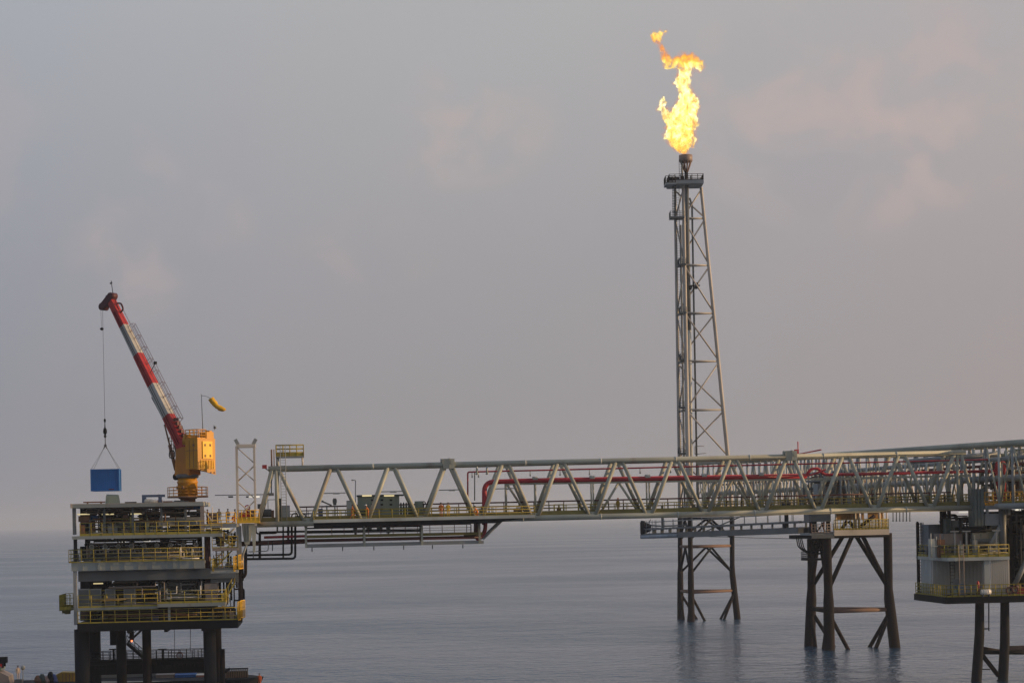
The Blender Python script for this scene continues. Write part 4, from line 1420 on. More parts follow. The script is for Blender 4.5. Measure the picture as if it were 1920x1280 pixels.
# ================================================================== crane
def build_crane():
    PHI = R(35)
    D = 241.0
    c = pz(352, 26, D)
    FC = Frame((c.x, D), math.pi - PHI)          # s = boom heading (left and away), w = towards the camera's left
    zY = lambda y, x=352, d=D: at(x, y, d).z
    zR = Z(260, 942, WF)
    z0 = zR + .02
    t = Thing('pedestal_crane', FC, (0, 0, z0), 'orange offshore pedestal crane with red and white striped box boom on the platform roof', 'crane')
    t.part('pedestal_base', MB().lathe((0, 0, zR), [(.95, .0), (.95, .45), (1.15, .5), (1.15, zY(931.5) - zR - .1)], 24), BROWN)
    zp = zY(930)
    t.part('pedestal', MB().lathe((0, 0, zp), [(1.24, 0), (1.24, zY(906) - zp), (1.30, zY(905) - zp), (1.30, zY(902) - zp), (1.22, zY(901) - zp), (1.18, zY(896) - zp)], 28), ORANGE)
    m = MB()
    for a in (-.6, .5, 1.9):
        m.box(1.28 * math.cos(a) - .12, 1.28 * math.cos(a) + .12, 1.28 * math.sin(a) - .12, 1.28 * math.sin(a) + .12, zp + .9, zp + 1.3)
    t.each('pedestal_box', m, BROWN)
    RP = 2.55
    m = MB().lathe((0, 0, zp - .18), [(1.0, 0), (RP, 0), (RP, .16), (1.0, .16)], 24)
    t.part('access_deck', m, RUSTRED)
    m = MB()
    N = 16
    pts = [(RP * .97 * math.cos(2 * math.pi * i / N), RP * .97 * math.sin(2 * math.pi * i / N), zp) for i in range(N + 1)]
    m.rails(pts, h=1.15, gap=1.2, r=.035, toe=.06)
    t.part('guard_rail', m, ORANGE)
    t.part('slew_ring', MB().lathe((0, 0, zY(896)), [(1.3, 0), (1.42, .1), (1.42, .4), (1.25, .5)], 24), MID)
    # boom foot bracket and machinery house
    zb0, zt0 = zY(891), zY(838)
    m = MB()
    m.prism([(1.25, zb0), (1.1, zY(866)), (.9, zY(842)), (-.2, zY(838)), (-1.3, zY(838)), (-1.3, zb0)], -1.0, 1.0)
    t.part('boom_bracket', m, paint('dull_orange_paint', (.50, .19, .02), .5, (.2, .1, .03), .4, .8))
    m = MB()
    m.tube((1.25, -.9, zY(893)), (1.25, .9, zY(893)), .42, n=14)
    m.tube((1.9, .3, zY(889)), (1.2, .3, zY(880)), .12, n=8)
    m.ring((1.55, 1.05, zY(851)), .5, .07, (0, 1, 0), 16)
    t.part('slew_motor', m, DARK)
    a0, a1, hw = -3.37, -1.29, 1.56
    hb, hs, ht = zY(891), zY(884), zY(825)
    h2 = zY(881)
    m = MB().hexa([(a0, -hw, hb), (a1, -hw, hs), (a1, hw, h2 + .1), (a0, hw, h2)], [(a0, -hw, ht), (a1, -hw, ht), (a1, hw, ht), (a0, hw, ht)])
    m.box(a0 - .02, a1, -hw - .04, hw + .04, ht + .002, ht + .1)
    house = t.part('machinery_house', m, ORANGE)
    m = MB()
    for k in (.34, .67):
        sx = a0 + (a1 - a0) * k
        m.box(sx - .03, sx + .03, hw + .002, hw + .03, h2 + .2, ht - .1)
    m.box(a0 + .1, a1 - .1, hw + .002, hw + .03, zY(846) - .03, zY(846) + .03)
    m.box(a0 + .5, a0 + .8, hw + .031, hw + .06, zY(838), zY(834))
    t.each('panel_seam', m, BROWN, house)
    m = MB().box(a0 - .12, a0 - .004, -.95, .75, zY(861), zY(829))
    t.part('access_panel', m, YELB, house)
    m = MB()
    for i in range(9):
        w = -1.2 + i * .28
        m.box(a0 - .09, a0 - .004, w - .05, w + .05, zY(880), zY(864))
    t.each('louvre', m, YELB, house)
    m = MB()
    for w in (-.55, .35):
        for y in (836, 856):
            m.box(a0 - .16, a0 - .125, w - .12, w + .12, zY(y) - .14, zY(y) + .14)
    for w in (-1.3, -.7):
        m.tube((a0 - .06, w, zY(887)), (a0 + .05, w, zY(887)), .12, n=8)
    t.each('hatch_latch', m, BROWN, house)
    m = MB().tube((-1.3, 0, ht - .2), (-1.3, 0, ht + .5), .5, n=14)
    m.lathe((-1.0, .7, ht - .6), [(.75, 0), (.75, .7), (.6, 1.1), (.25, 1.3)], 16)
    t.part('winch_cowl', m, ORANGE)
    m = MB().box(a0 + .1, a0 + 1.3, -hw + .1, -.2, ht + .11, zY(811))
    m.box(a0 + .2, a0 + .9, -hw + .3, -.8, zY(811) + .002, zY(808.5))
    t.part('top_box', m, ORANGE)
    m = MB().rails([(a0 + .1, .0, ht + .1), (a0 + .1, hw - .05, ht + .1), (a1 - .05, hw - .05, ht + .1), (a1 - .05, -hw + .05, ht + .1), (a0 + 1.3, -hw + .05, ht + .1)], h=1.1, gap=.7, r=.045, toe=.1)
    t.part('guard_rail', m, ORANGE)
    # boom
    foot = Vector((.1, 0, zY(848)))
    d = ray(208, 562)
    Rr = (c.x - d.x * D) / (math.cos(PHI) + d.x * math.sin(PHI))
    tip = Vector((Rr, 0, HCAM + d.z * (D + Rr * math.sin(PHI))))
    ax = (tip - foot)
    L = ax.length
    ax.normalize()
    up = Vector((-ax.z, 0, ax.x))                # the boom's upper/back side
    if up.x > 0:
        up = -up

    def station(k, hw0, hd0):
        p = foot + ax * (L * k)
        y = Vector((0, 1, 0))
        return [p - y * hw0 - up * hd0, p + y * hw0 - up * hd0, p + y * hw0 + up * hd0, p - y * hw0 + up * hd0]
    cuts = [-.02, .232, .432, .632, .822, .995]
    m = MB()
    for i in range(5):
        m.slot = i % 2
        k0, k1 = cuts[i], cuts[i + 1]
        f = lambda k: (.66 - .24 * k, .64 - .22 * k)
        A, B = station(k0, *f(k0)), station(k1, *f(k1))
        b = len(m.v)
        m._add(A + B, [(0, 1, 5, 4), (1, 2, 6, 5), (2, 3, 7, 6), (3, 0, 4, 7)])
        if i == 0:
            m._add(A, [(3, 2, 1, 0)])
        if i == 4:
            m._add(B, [(0, 1, 2, 3)])
    boom = t.part('boom', m, [DULLR, DULLW])
    m = MB()
    for off in (-.25, .1):
        m.tube(foot + ax * (L * .05) + up * off + Vector((0, .70, 0)), foot + ax * (L * .92) + up * off * .6 + Vector((0, .48, 0)), .035, n=5)
    t.each('hydraulic_hose', m, DARK)
    # head
    hx = Vector((1, 0, 0.0))
    m = MB()
    p = tip
    across = (ax * .25 - up).normalized()         # points forward/down
    q0, q1 = p + up * .55 + ax * .2, p - up * 1.55 + ax * .05
    y = Vector((0, 1, 0))
    dirv = (q1 - q0).normalized()
    nn = dirv.cross(y).normalized()
    hh = .42
    cor = lambda q, h: [q - y * .45 - nn * h, q + y * .45 - nn * h, q + y * .45 + nn * h, q - y * .45 + nn * h]
    A, B = cor(q0, .5), cor(q1, .42)
    m._add(A + B, [(0, 1, 5, 4), (1, 2, 6, 5), (2, 3, 7, 6), (3, 0, 4, 7), (3, 2, 1, 0), (4, 5, 6, 7)])
    head = t.part('boom_head', m, MAROON)
    m = MB().tube(q1 - y * .5, q1 + y * .5, .48, n=16).tube(q0 - y * .5, q0 + y * .5, .42, n=16)
    t.each('sheave', m, MAROON)
    m = MB().tube(q0 + nn * -.2, q0 + Vector((.25, 0, 2.0)), .045, n=6).tube(q0 + Vector((.12, 0, 1.75)), q0 + Vector((.42, 0, 1.65)), .1, n=6)
    m.tube(q0.lerp(q1, .62), q0.lerp(q1, .62) + Vector((.2, 0, .95)), .07, n=6)
    t.part('aerial', m, DARK)
    # caged ladder along the upper side
    m = MB()
    for off, w in ((.95, -.35), (.95, .35), (1.75, -.3), (1.75, .3), (1.35, -.42), (1.35, .42)):
        k0, k1 = (.17, .79) if off > 1 else (.12, .93)
        m.tube(foot + ax * (L * k0) + up * off + y * w, foot + ax * (L * k1) + up * (off - .15) + y * w, .03, n=5)
    nh = 9
    for i in range(nh):
        k = .17 + .62 * i / (nh - 1)
        o = -.15 * (k - .12) / .8
        pp = foot + ax * (L * k)
        ring = [pp + up * (.95 + o) - y * .35, pp + up * (1.35 + o) - y * .42, pp + up * (1.75 + o) - y * .3, pp + up * (1.75 + o) + y * .3, pp + up * (1.35 + o) + y * .42, pp + up * (.95 + o) + y * .35]
        for a, b in zip(ring, ring[1:]):
            m.tube(a, b, .03, n=5)
    nr = 16
    for i in range(nr):
        k = .12 + .81 * i / (nr - 1)
        pp = foot + ax * (L * k) + up * .9
        m.tube(pp - y * .35, pp + y * .35, .018, n=4)
        if i % 4 == 0:
            m.tube(foot + ax * (L * k) + up * .45, pp, .04, n=5)
    t.part('caged_ladder', m, paint('ladder_mauve_primer', (.15, .07, .08), .7))
    m = MB()
    pp = foot + ax * (L * .90)
    m.path([pp + up * .4, pp + up * 1.15, pp + up * 1.25 + ax * .9, pp + up * .7 + ax * 1.3], .12, n=6)
    m.tube(pp + up * .4 + ax * .2, pp + up * .6 + ax * 1.9, .06, n=5)
    t.part('rope_guard', m, MAROON)
    m = MB()
    pp = foot + ax * (L * .50)
    m.tube(pp + up * .5, pp + up * 1.9 + ax * .5, .05, n=5)
    q = pp + up * 1.9 + ax * .5
    m.box(q.x - .15, q.x + .15, -.15, .15, q.z - .15, q.z + .2)
    t.part('floodlight', m, DARK)
    m = MB()
    for i in range(6):
        pp = foot + ax * (L * (.06 + .025 * i))
        m.box(pp.x + up.x * .9 - .15, pp.x + up.x * .9 + .15, -.3, .3, pp.z + up.z * .9 - .2, pp.z + up.z * .9 + .2)
    t.part('hose_rack', m, MAROON)
    # luffing rams under the boom
    u0 = foot + ax * (L * .21) - up * .72
    u1 = foot + ax * (L * .385) - up * 1.0
    t.part('luffing_ram', MB().tube(foot + ax * (L * .10) - up * .75, u1, .13, n=8), DARK)
    for w in (-.5, .5):
        a = Vector((1.5, w, zY(880)))
        b = foot + ax * (L * .2) - up * .75 + y * w
        mid = a.lerp(b, .55)
        t.part('luffing_ram', MB().tube(a, mid, .22, n=10).tube(mid, b, .11, n=8), BROWN)
    # side ladder at the boom foot
    m = MB()
    a, b = foot + ax * (L * .21) - up * 1.1, foot + ax * (L * .05) - up * 1.6
    m.rail((b.x, .2, b.z - .8), (b.x + .05, .9, b.z - .8), h=2.6, gap=.4, r=.04, mids=5, toe=0)
    t.part('side_ladder', m, BROWN)
    # ropes and hook
    hk = q1 - Vector((0, 0, .3)) + Vector((.25, 0, 0))
    hw_ = FC.world((hk.x, hk.y, hk.z))
    DH = hw_.y
    zh = lambda yy: at(194, yy, DH).z
    m = MB().tube((hk.x, 0, hk.z), (hk.x, 0, zh(800)), .022, n=6)
    m.tube((hk.x + .35, 0, hk.z), (hk.x + .22, 0, zh(617)), .018, n=5)
    t.part('hoist_rope', m, CABLE)
    t.part('overhaul_ball', MB().lathe((hk.x + .22, 0, zh(619)), [(.08, 0), (.24, .12), (.24, .26), (.08, .38)], 10), DARKER)
    m = MB().lathe((hk.x, 0, zh(815)), [(.06, 0), (.2, .15), (.26, .4), (.22, .75), (.08, .95), (.05, 1.6), (.14, 1.75), (.14, 2.0), (.05, 2.1)], 12)
    m.ring((hk.x, 0, zh(817.5)), .17, .06, (0, 1, 0), 12)
    t.part('hook_block', m, DARKER)
    # sling and container
    zc1, zc0 = zh(879.5), zh(920.5)
    cx = hw_.x
    px_per = FPX / DH
    FB = Frame((cx, DH), R(6))
    hs_ = 50 / px_per / 2 / math.cos(R(6))
    t2 = Thing('cargo_container', FB, (0, 0, zc0), 'dark blue cargo container hanging from the crane hook above the platform roof', 'container')
    dd = 1.3
    m = MB().box(-hs_, hs_, -dd, dd, zc0 + .12, zc1 - .06)
    for sx in (-1, 1):
        for sy in (-1, 1):
            m.box(sx * hs_ - .09, sx * hs_ + .09, sy * dd - .09, sy * dd + .09, zc0, zc1 + .02)
    for zz in (zc0, zc1 - .16):
        m.box(-hs_ + .09, hs_ - .09, -dd - .06, -dd + .04, zz, zz + .16)
        m.box(-hs_ + .09, hs_ - .09, dd - .04, dd + .06, zz, zz + .16)
        for sx in (-1, 1):
            m.box(sx * hs_ - .06, sx * hs_ + .06, -dd + .09, dd - .09, zz, zz + .16)
    nr = 12
    for i in range(nr):
        s = -hs_ + .2 + (2 * hs_ - .4) * (i + .5) / nr
        m.box(s - .06, s + .06, -dd - .035, -dd - .002, zc0 + .17, zc1 - .17)
    t2.part('body', m, BLUE)
    m = MB()
    for s in (.55, .75, 1.0):
        m.tube((s, -dd - .06, zc0 + .16), (s, -dd - .06, zc0 + .3), .03, n=5)
    m.box(.45, 1.15, -dd - .07, -dd - .04, zc0 + .14, zc0 + .26)
    t2.part('tag_plate', m, MAROON)
    ap = (0, 0, zh(835))
    t3 = Thing('lifting_sling', FB, (0, 0, zc1), 'four legged wire sling spreading from the hook to the blue container', 'sling')
    for sx in (-1, 1):
        for sy in (-1, 1):
            t3.part('sling_leg', MB().tube(ap, (sx * (hs_ - .05), sy * (dd - .05), zc1 + .05), .02, n=5).tube((sx * (hs_ - .05) * .12, sy * dd * .12, ap[2] - (ap[2] - zc1) * .12), ap, .06, n=5), CABLE)
    t3.part('master_link', MB().tube(ap, (0, 0, zh(816)), .055, n=6).ring((0, 0, zh(835)), .14, .05, (0, 1, 0), 12), CABLE)
    # windsock
    pb = FC.local(pz(381, zY(822), D + .8))
    zb_, ztp = zY(823), zY(738.5)
    t4 = Thing('windsock', FC, pb, 'yellow windsock flying from a thin pole above the crane house', 'windsock')
    pt = FC.local(pz(377.5, ztp, D + .8))
    t4.part('pole', MB().tube((pb[0], pb[1], ht + .1), pt, .06, .035, n=6), MID)
    arm = [FC.local(pz(x, zY(y, x), D + .8)) for x, y in ((377.5, 740.5), (386, 741.5), (395.5, 746))]
    t4.part('arm', MB().path(arm, .03, n=5), MID)
    m = MB()
    pts = [(395.6, 745.8, .36), (398.6, 750.8, .33), (402, 755.5, .36), (406.5, 760.5, .27), (412.5, 764.2, .32), (418.5, 766.8, .26), (423.0, 766.5, .13)]
    n = 14
    b = 0
    rings = []
    for i, (x, yy, r) in enumerate(pts):
        p = Vector(FC.local(pz(x, zY(yy, x), D + .8)))
        x2, y2 = pts[min(i + 1, len(pts) - 1)][:2]
        x1, y1 = pts[max(i - 1, 0)][:2]
        dv = (Vector(FC.local(pz(x2, zY(y2, x2), D + .8))) - Vector(FC.local(pz(x1, zY(y1, x1), D + .8)))).normalized()
        u = dv.cross(Vector((0, 0, 1))).normalized()
        v = dv.cross(u)
        rings.append([p + (u * math.cos(2 * math.pi * k / n) + v * math.sin(2 * math.pi * k / n)) * r * (1 + .2 * math.sin(2.3 * k + 1.7 * i)) for k in range(n)])
    for rg in rings:
        m.v += [tuple(q) for q in rg]
    for i in range(len(rings) - 1):
        for k in range(n):
            m.f.append([i * n + k, i * n + (k + 1) % n, (i + 1) * n + (k + 1) % n, (i + 1) * n + k]); m.sm.append(True); m.mi.append(0)
    m.f.append([(len(rings) - 1) * n + k for k in range(n)]); m.sm.append(False); m.mi.append(0)
    t4.part('sock', m, paint('windsock_yellow_cloth', (.62, .36, .02), .9, (.3, .16, .02), .4, 1.5, streak=False))
    m = MB().tube(FC.local(pz(402, zY(806, 402), D - .5)), FC.local(pz(401, zY(797, 401), D - .5)), .04, n=5)
    q = FC.local(pz(403, zY(804, 403), D - .5))
    m.lathe((q[0], q[1], q[2]), [(.1, 0), (.18, .08), (.18, .25), (.05, .35)], 8)
    t.part('beacon', m, MID)


build_crane()


# ================================================================== lattice frame at the bridge landing
def build_lattice():
    t = Thing('lattice_frame', FF, P(461, 985, -1.2), 'tall cream lattice portal frame with two horns beside the bridge end', 'frame')
    w0, w1 = -1.4, -.2
    for px, r in ((444.5, .17), (477.5, .15)):
        s = S(px, 910, w0)
        for w in (w0, w1):
            t.part('leg', MB().bar((s, w, Z(px, 987, w0) if px < 460 else Z(px, 985, w0)), (s, w, Z(px, 836, w0)), r * 1.5), CREAM)
    a, b = S(443, 834, w0), S(479, 834, w0)
    t.part('top_beam', MB().box(a, b, w0 - .15, w1 + .15, Z(460, 838.5, w0), Z(460, 832.5, w0)), CREAM)
    sl, sr = S(446, 900, w0), S(476.5, 900, w0)
    for ya, yb, d in ((839, 867, 1), (873, 901, 1), (901, 873, 1), (906, 934, 1), (941, 968, 1), (968, 938, 1)):
        m = MB()
        for w in (w0, w1):
            m.tube((sl, w, Z(446, ya, w0)), (sr, w, Z(476, yb, w0)), .065, n=6)
        t.each('brace', m, CREAM)
    m = MB()
    for i in range(6):
        z = Z(446, 845 + i * 24, w0)
        for s in (sl - .1, sr + .1):
            m.tube((s, w0, z), (s, w1, z), .05, n=5)
    t.each('cross_tie', m, CREAM)
    for x0, x1, y0, y1 in ((446.5, 441, 833, 823.5), (474.5, 480, 833, 822.5)):
        p, q = P(x0, y0, -.8), P(x1, y1, -.8)
        t.part('horn', MB().bar(p, q, .42), GREY)
    # landing under the frame
    m = MB().box(S(444, 978, -1.5), S(487, 978, -1.5), -1.6, 2.5, Z(460, 980.5, -1.5), Z(460, 976, -1.5))
    t.part('landing', m, YELB)
    m = MB().rails([(S(445, 975, -1.5), -1.55, Z(460, 976, -1.5)), (S(486, 975, -1.5), -1.55, Z(460, 976, -1.5))], h=1.3, gap=.55, r=.04, toe=.35)
    t.part('guard_rail', m, YELB)
    # bearing brackets below
    for px, dx, y1 in ((463, 9, 1020), (476, 4, 1035)):
        s = S(px, 1000, -1)
        h = dx / 15.2
        for k in range(2 if dx > 5 else 1):
            w = -1.2 + k * .9
            m = MB().prism([(s - h, Z(px, 981, -1)), (s + h, Z(px, 981, -1)), (s + h * .9, Z(px, 1005, -1)), (s + h * .45, Z(px, y1, -1)), (s - h * .45, Z(px, y1, -1)), (s - h * .9, Z(px, 1000, -1))], w, w + .3)
            t.part('bearing_bracket', m, BRIDGE)
    m = MB()
    for px in (457, 462, 467):
        s = S(px, 1000, -1.3)
        m.box(s - .03, s + .03, -1.5, -1.21, Z(px, 1014, -1), Z(px, 984, -1))
    t.each('stiffener', m, GREY)
    # lamp wire across
    m = MB().tube(P(403, 928, 0), P(508, 926.5, 0), .05, n=6)
    t2 = Thing('lamp_wire', FF, P(430, 928, 0), 'horizontal conduit carrying small lamps between crane base and bridge end', 'conduit')
    t2.part('conduit', m, MID)
    for px, lit in ((432.5, False), (466, True), (471, True), (482, True)):
        p = P(px, 930.5, 0)
        m = MB().box(p[0] - .3, p[0] + .3, -.1, .1, p[2] - .12, p[2] + .06)
        t2.part('lamp', m, LAMPW if lit and px > 468 else DARK)


build_lattice()


# ================================================================== flare tower
def build_flare():
    FT = Frame((pz(1300, 0, 402).x, 402), 0)
    yh = lambda x: YHOR - (x - XC0) * math.tan(ROLL)
    zf = lambda y, x=1300, D=402: HCAM + (yh(x) - y) * D / FPX
    Lc = lambda px, z, D: FT.local(pz(px, z, D))
    t = Thing('flare_tower', FT, (0, 0, 0), 'tall tapering three legged steel lattice flare tower standing in the sea', 'tower')
    tA = [(352, 1265.5), (855, 1274), (970, 1275), (1060, 1275.5), (1165, 1276)]
    tB = [(352, 1281), (855, 1290), (970, 1293.5), (1060, 1295), (1165, 1296.5)]
    tC = [(352, 1314.5), (855, 1364.5), (970, 1372.5), (1075, 1373), (1165, 1383)]
    DA = lambda y: 402 + (y - 200) * .0042
    DB = lambda y: 402 - (y - 200) * .0062
    DCf = lambda y: 402 + (y - 200) * .0004

    def leg_pt(tab, Df, y):
        for (y0, x0), (y1, x1) in zip(tab, tab[1:]):
            if y <= y1 or (y1, x1) == tab[-1]:
                k = (y - y0) / (y1 - y0)
                return Vector(Lc(x0 + (x1 - x0) * k, zf(y), Df(y)))
    legs = {'A': (tA, DA, .30), 'B': (tB, DB, .33), 'C': (tC, DCf, .33)}
    lp = lambda n, y: leg_pt(legs[n][0], legs[n][1], y)
    for nme, (tab, Df, r) in legs.items():
        m = MB()
        for y0, y1 in ((352, 500), (500, 700), (700, 855), (855, 970)):
            m.tube(lp(nme, y1), lp(nme, y0), r + .12 * (y1 - 352) / 600, r + .12 * (y0 - 352) / 600, n=12, caps=False)
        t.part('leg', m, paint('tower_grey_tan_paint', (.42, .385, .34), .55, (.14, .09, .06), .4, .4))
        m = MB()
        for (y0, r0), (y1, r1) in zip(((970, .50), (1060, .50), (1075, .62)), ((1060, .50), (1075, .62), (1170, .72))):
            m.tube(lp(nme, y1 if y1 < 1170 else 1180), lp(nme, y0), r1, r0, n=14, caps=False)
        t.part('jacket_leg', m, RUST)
    TOW = MATS['tower_grey_tan_paint']
    levels = [353, 410, 498, 588, 678, 769, 858, 950]
    dirs = ['/', '\\', '\\', '\\', '/', '\\', '/']
    for y in levels[1:]:
        for a, b in (('A', 'B'), ('B', 'C'), ('C', 'A')):
            t.part('horizontal_strut', MB().tube(lp(a, y), lp(b, y), .17, n=8), TOW)
    for i, (y0, y1) in enumerate(zip(levels, levels[1:])):
        d = dirs[i]
        if d == '/':
            t.part('diagonal_brace', MB().tube(lp('C', y0 + 3), lp('B', y1 - 3), .17, n=8), TOW)
            t.part('diagonal_brace', MB().tube(lp('A', y0 + 3), lp('C', y1 - 3), .17, n=8), TOW)
        else:
            t.part('diagonal_brace', MB().tube(lp('B', y0 + 3), lp('C', y1 - 3), .17, n=8), TOW)
            t.part('diagonal_brace', MB().tube(lp('C', y0 + 3), lp('A', y1 - 3), .17, n=8), TOW)
        a, b = ('A', 'B') if i % 2 else ('B', 'A')
        t.part('diagonal_brace', MB().tube(lp(a, y0 + 3), lp(b, y1 - 3), .16, n=8), TOW)
    # jacket framing
    for y, mat in ((1024, RUSTRED), (1108, RUSTRED), (972, DARK)):
        for a, b in (('A', 'B'), ('B', 'C'), ('C', 'A')):
            t.part('horizontal_strut', MB().tube(lp(a, y), lp(b, y), .28, n=10), mat)
    for a, b in (('B', 'C'), ('C', 'A'), ('A', 'B')):
        for y0, y1 in ((974, 1010), (1026, 1074)):
            mid = (lp(a, y0) + lp(b, y0)) / 2
            for q in (a, b):
                t.part('diagonal_brace', MB().tube(mid, lp(q, y1), .24, n=8), DARK)
        pa, pb = lp(a, 1110), lp(b, 1110)
        for u, v, k in ((a, b, .36), (b, a, .36)):
            e = lp(u, 1165).lerp(lp(v, 1165), k)
            e.z = -1.5
            t.part('diagonal_brace', MB().tube(lp(u, 1112), e, .28, n=8), RUST)
    # stack pipe, drain pipe, ladder run
    m = MB()
    p0, p1, p2 = Vector(Lc(1296.5, zf(960), 401)), Vector(Lc(1292.5, zf(620), 401)), Vector(Lc(1287.5, zf(335), 401))
    t.part('stack_pipe', MB().tube(p0, p1, .40, n=14), PALE)  # paler lower length: the sun on the pipe is put into its paint
    t.part('stack_pipe', MB().tube(p1, p2, .40, n=14), MID)
    q0, q1 = Vector(Lc(1308, zf(960), 402)), Vector(Lc(1297.5, zf(385), 402))
    q2 = Vector(Lc(1293, zf(372), 401.5))
    t.part('drain_pipe', MB().path([q0, q1, q2], .20, n=8), MID)
    m = MB()
    for x0, x1, r in ((1280, 1281, .22), (1284.5, 1285, .16)):
        m.tube(Lc(x0 + 4, zf(955), 403), Lc(x1 - 5, zf(420), 403), r, n=8)
    t.each('riser_pipe', m, GREY)
    m = MB()
    for k in range(6):
        ya, yb = 350 + k * 90, 350 + (k + 1) * 90
        xx = 1270 + k * 1.6
        m.ladder(Lc(xx + 1, zf(yb), 400.5), Lc(xx, zf(ya), 400.5), .7, r=.06, step=.5)
    t.part('ladder', m, MID)
    m = MB()
    m.ladder(Lc(1264.5, zf(412), 400), Lc(1263.5, zf(338), 400), .6, r=.05, step=.4)
    for i in range(12):
        m.ring(Vector(Lc(1264, zf(400 - i * 5), 399.6)), .42, .035, N=10, n=4)
    t.part('ladder', m, DARK)
    # landings
    for y, x0, x1 in ((410, 1256, 1283), (498, 1272, 1286), (588, 1274, 1287), (675, 1275, 1288), (764, 1275, 1289), (850, 1272, 1290)):
        a, b = Vector(Lc(x0, zf(y), 400)), Vector(Lc(x1, zf(y), 400))
        m = MB().box(a.x, b.x, a.y - 1.0, a.y + 2.2, a.z - .2, a.z)
        l = t.part('landing', m, MID)
        m = MB().rails([(a.x + .05, a.y - .95, a.z), (b.x - .05, a.y - .95, a.z)], h=1.2, gap=.8, r=.05, toe=.15)
        m.rails([(a.x + .05, a.y - .95, a.z), (a.x + .05, a.y + 2.1, a.z)], h=1.2, gap=.8, r=.05, toe=.15)
        t.part('guard_rail', m, MID, l)
    m = MB()
    rg = random.Random(4)
    c = Vector(Lc(1299, zf(536), 401.5))
    for k in range(7):
        o = Vector((rg.uniform(-1.0, 1.0), rg.uniform(-.8, .8), rg.uniform(-1.1, .8)))
        m.box(c.x + o.x - .3, c.x + o.x + .3, c.y + o.y - .3, c.y + o.y + .3, c.z + o.z - .25, c.z + o.z + .25)
    m.tube(c - Vector((1.6, 0, 0)), c + Vector((1.5, 0, 0)), .15, n=6)
    t.part('valve_station', m, DARK)
    # head platform
    z0 = zf(349)
    a, b = Lc(1245.5, z0, 401)[0], Lc(1317.5, z0, 401)[0]
    t.part('head_platform', MB().box(a + .8, b, -3.2, 3.2, z0, z0 + .75).box(a, a + 2.2, -4.0, 0, z0 - .25, z0 + .12), GREY)
    zz = z0 + .76
    m = MB().rails([(a + .9, -3.1, zz), (b - .05, -3.1, zz), (b - .05, 3.1, zz), (a + .9, 3.1, zz), (a + .9, -3.1, zz)], h=1.25, gap=1.1, r=.06, toe=.15)
    m.rails([(a + .05, 0, z0 + .12), (a + .05, -3.95, z0 + .12), (a + 2.1, -3.95, z0 + .12)], h=1.4, gap=.8, r=.06, toe=.15)
    t.part('guard_rail', m, RUST)
    # flare tip
    cc = Vector(Lc(1287.3, zf(335), 401))
    ct = Vector(Lc(1285.8, zf(305), 401))
    t.part('riser_neck', MB().tube(cc - Vector((0, 0, 1.5)), cc.lerp(ct, .55), .42, .36, n=12), DARK)
    tipo = t.part('flare_tip', MB().lathe((ct.x, ct.y, ct.z), [(.72, -.2), (1.32, 0), (1.42, .1), (1.42, 1.35), (1.30, 1.4)], 20), paint('heat_browned_steel', (.30, .21, .17), .5, (.10, .06, .05), .5, .6))
    m = MB()
    for k in range(10):
        th = 2 * math.pi * k / 10
        a = cc.lerp(ct, .35)
        m.tube((a.x + .3 * math.cos(th), a.y + .3 * math.sin(th), a.z), (ct.x + 1.15 * math.cos(th), ct.y + 1.15 * math.sin(th), ct.z), .11, n=6)
    t.each('gas_arm', m, RUSTRED, tipo)
    m = MB().ladder((cc.x - 1.3, cc.y - 1, z0 + .8), (cc.x - 1.3, cc.y - 1, ct.z + .3), .6, r=.05)
    m.tube((cc.x - .95, cc.y - .6, z0 + .8), (cc.x - .95, cc.y - .6, ct.z), .2, n=8)
    m.tube((cc.x + .8, cc.y - .9, z0 + .8), (cc.x + .8, cc.y - .9, z0 + 1.9), .15, n=6)
    t.part('pilot_pipe', m, MID)
    m = MB().box(a.x - 3.6, a.x - 1.6, -2.4, -1.2, zz, zz + .8).box(a.x - 1.2, a.x - .6, -2.4, -1.6, zz, zz + 1.0)
    t.each('ignition_panel', m, RUST)
    m = MB().path([Lc(1303, zf(852), 400), Lc(1303, zf(837), 400), Lc(1320, zf(837), 400)], .07, n=6)
    m.path([Lc(1303, zf(852), 400), Lc(1324, zf(850), 400)], .07, n=6)
    t.part('lamp_arm', m, MID)
    return FT, Lc, zf


FT, LcF, zfF = build_flare()


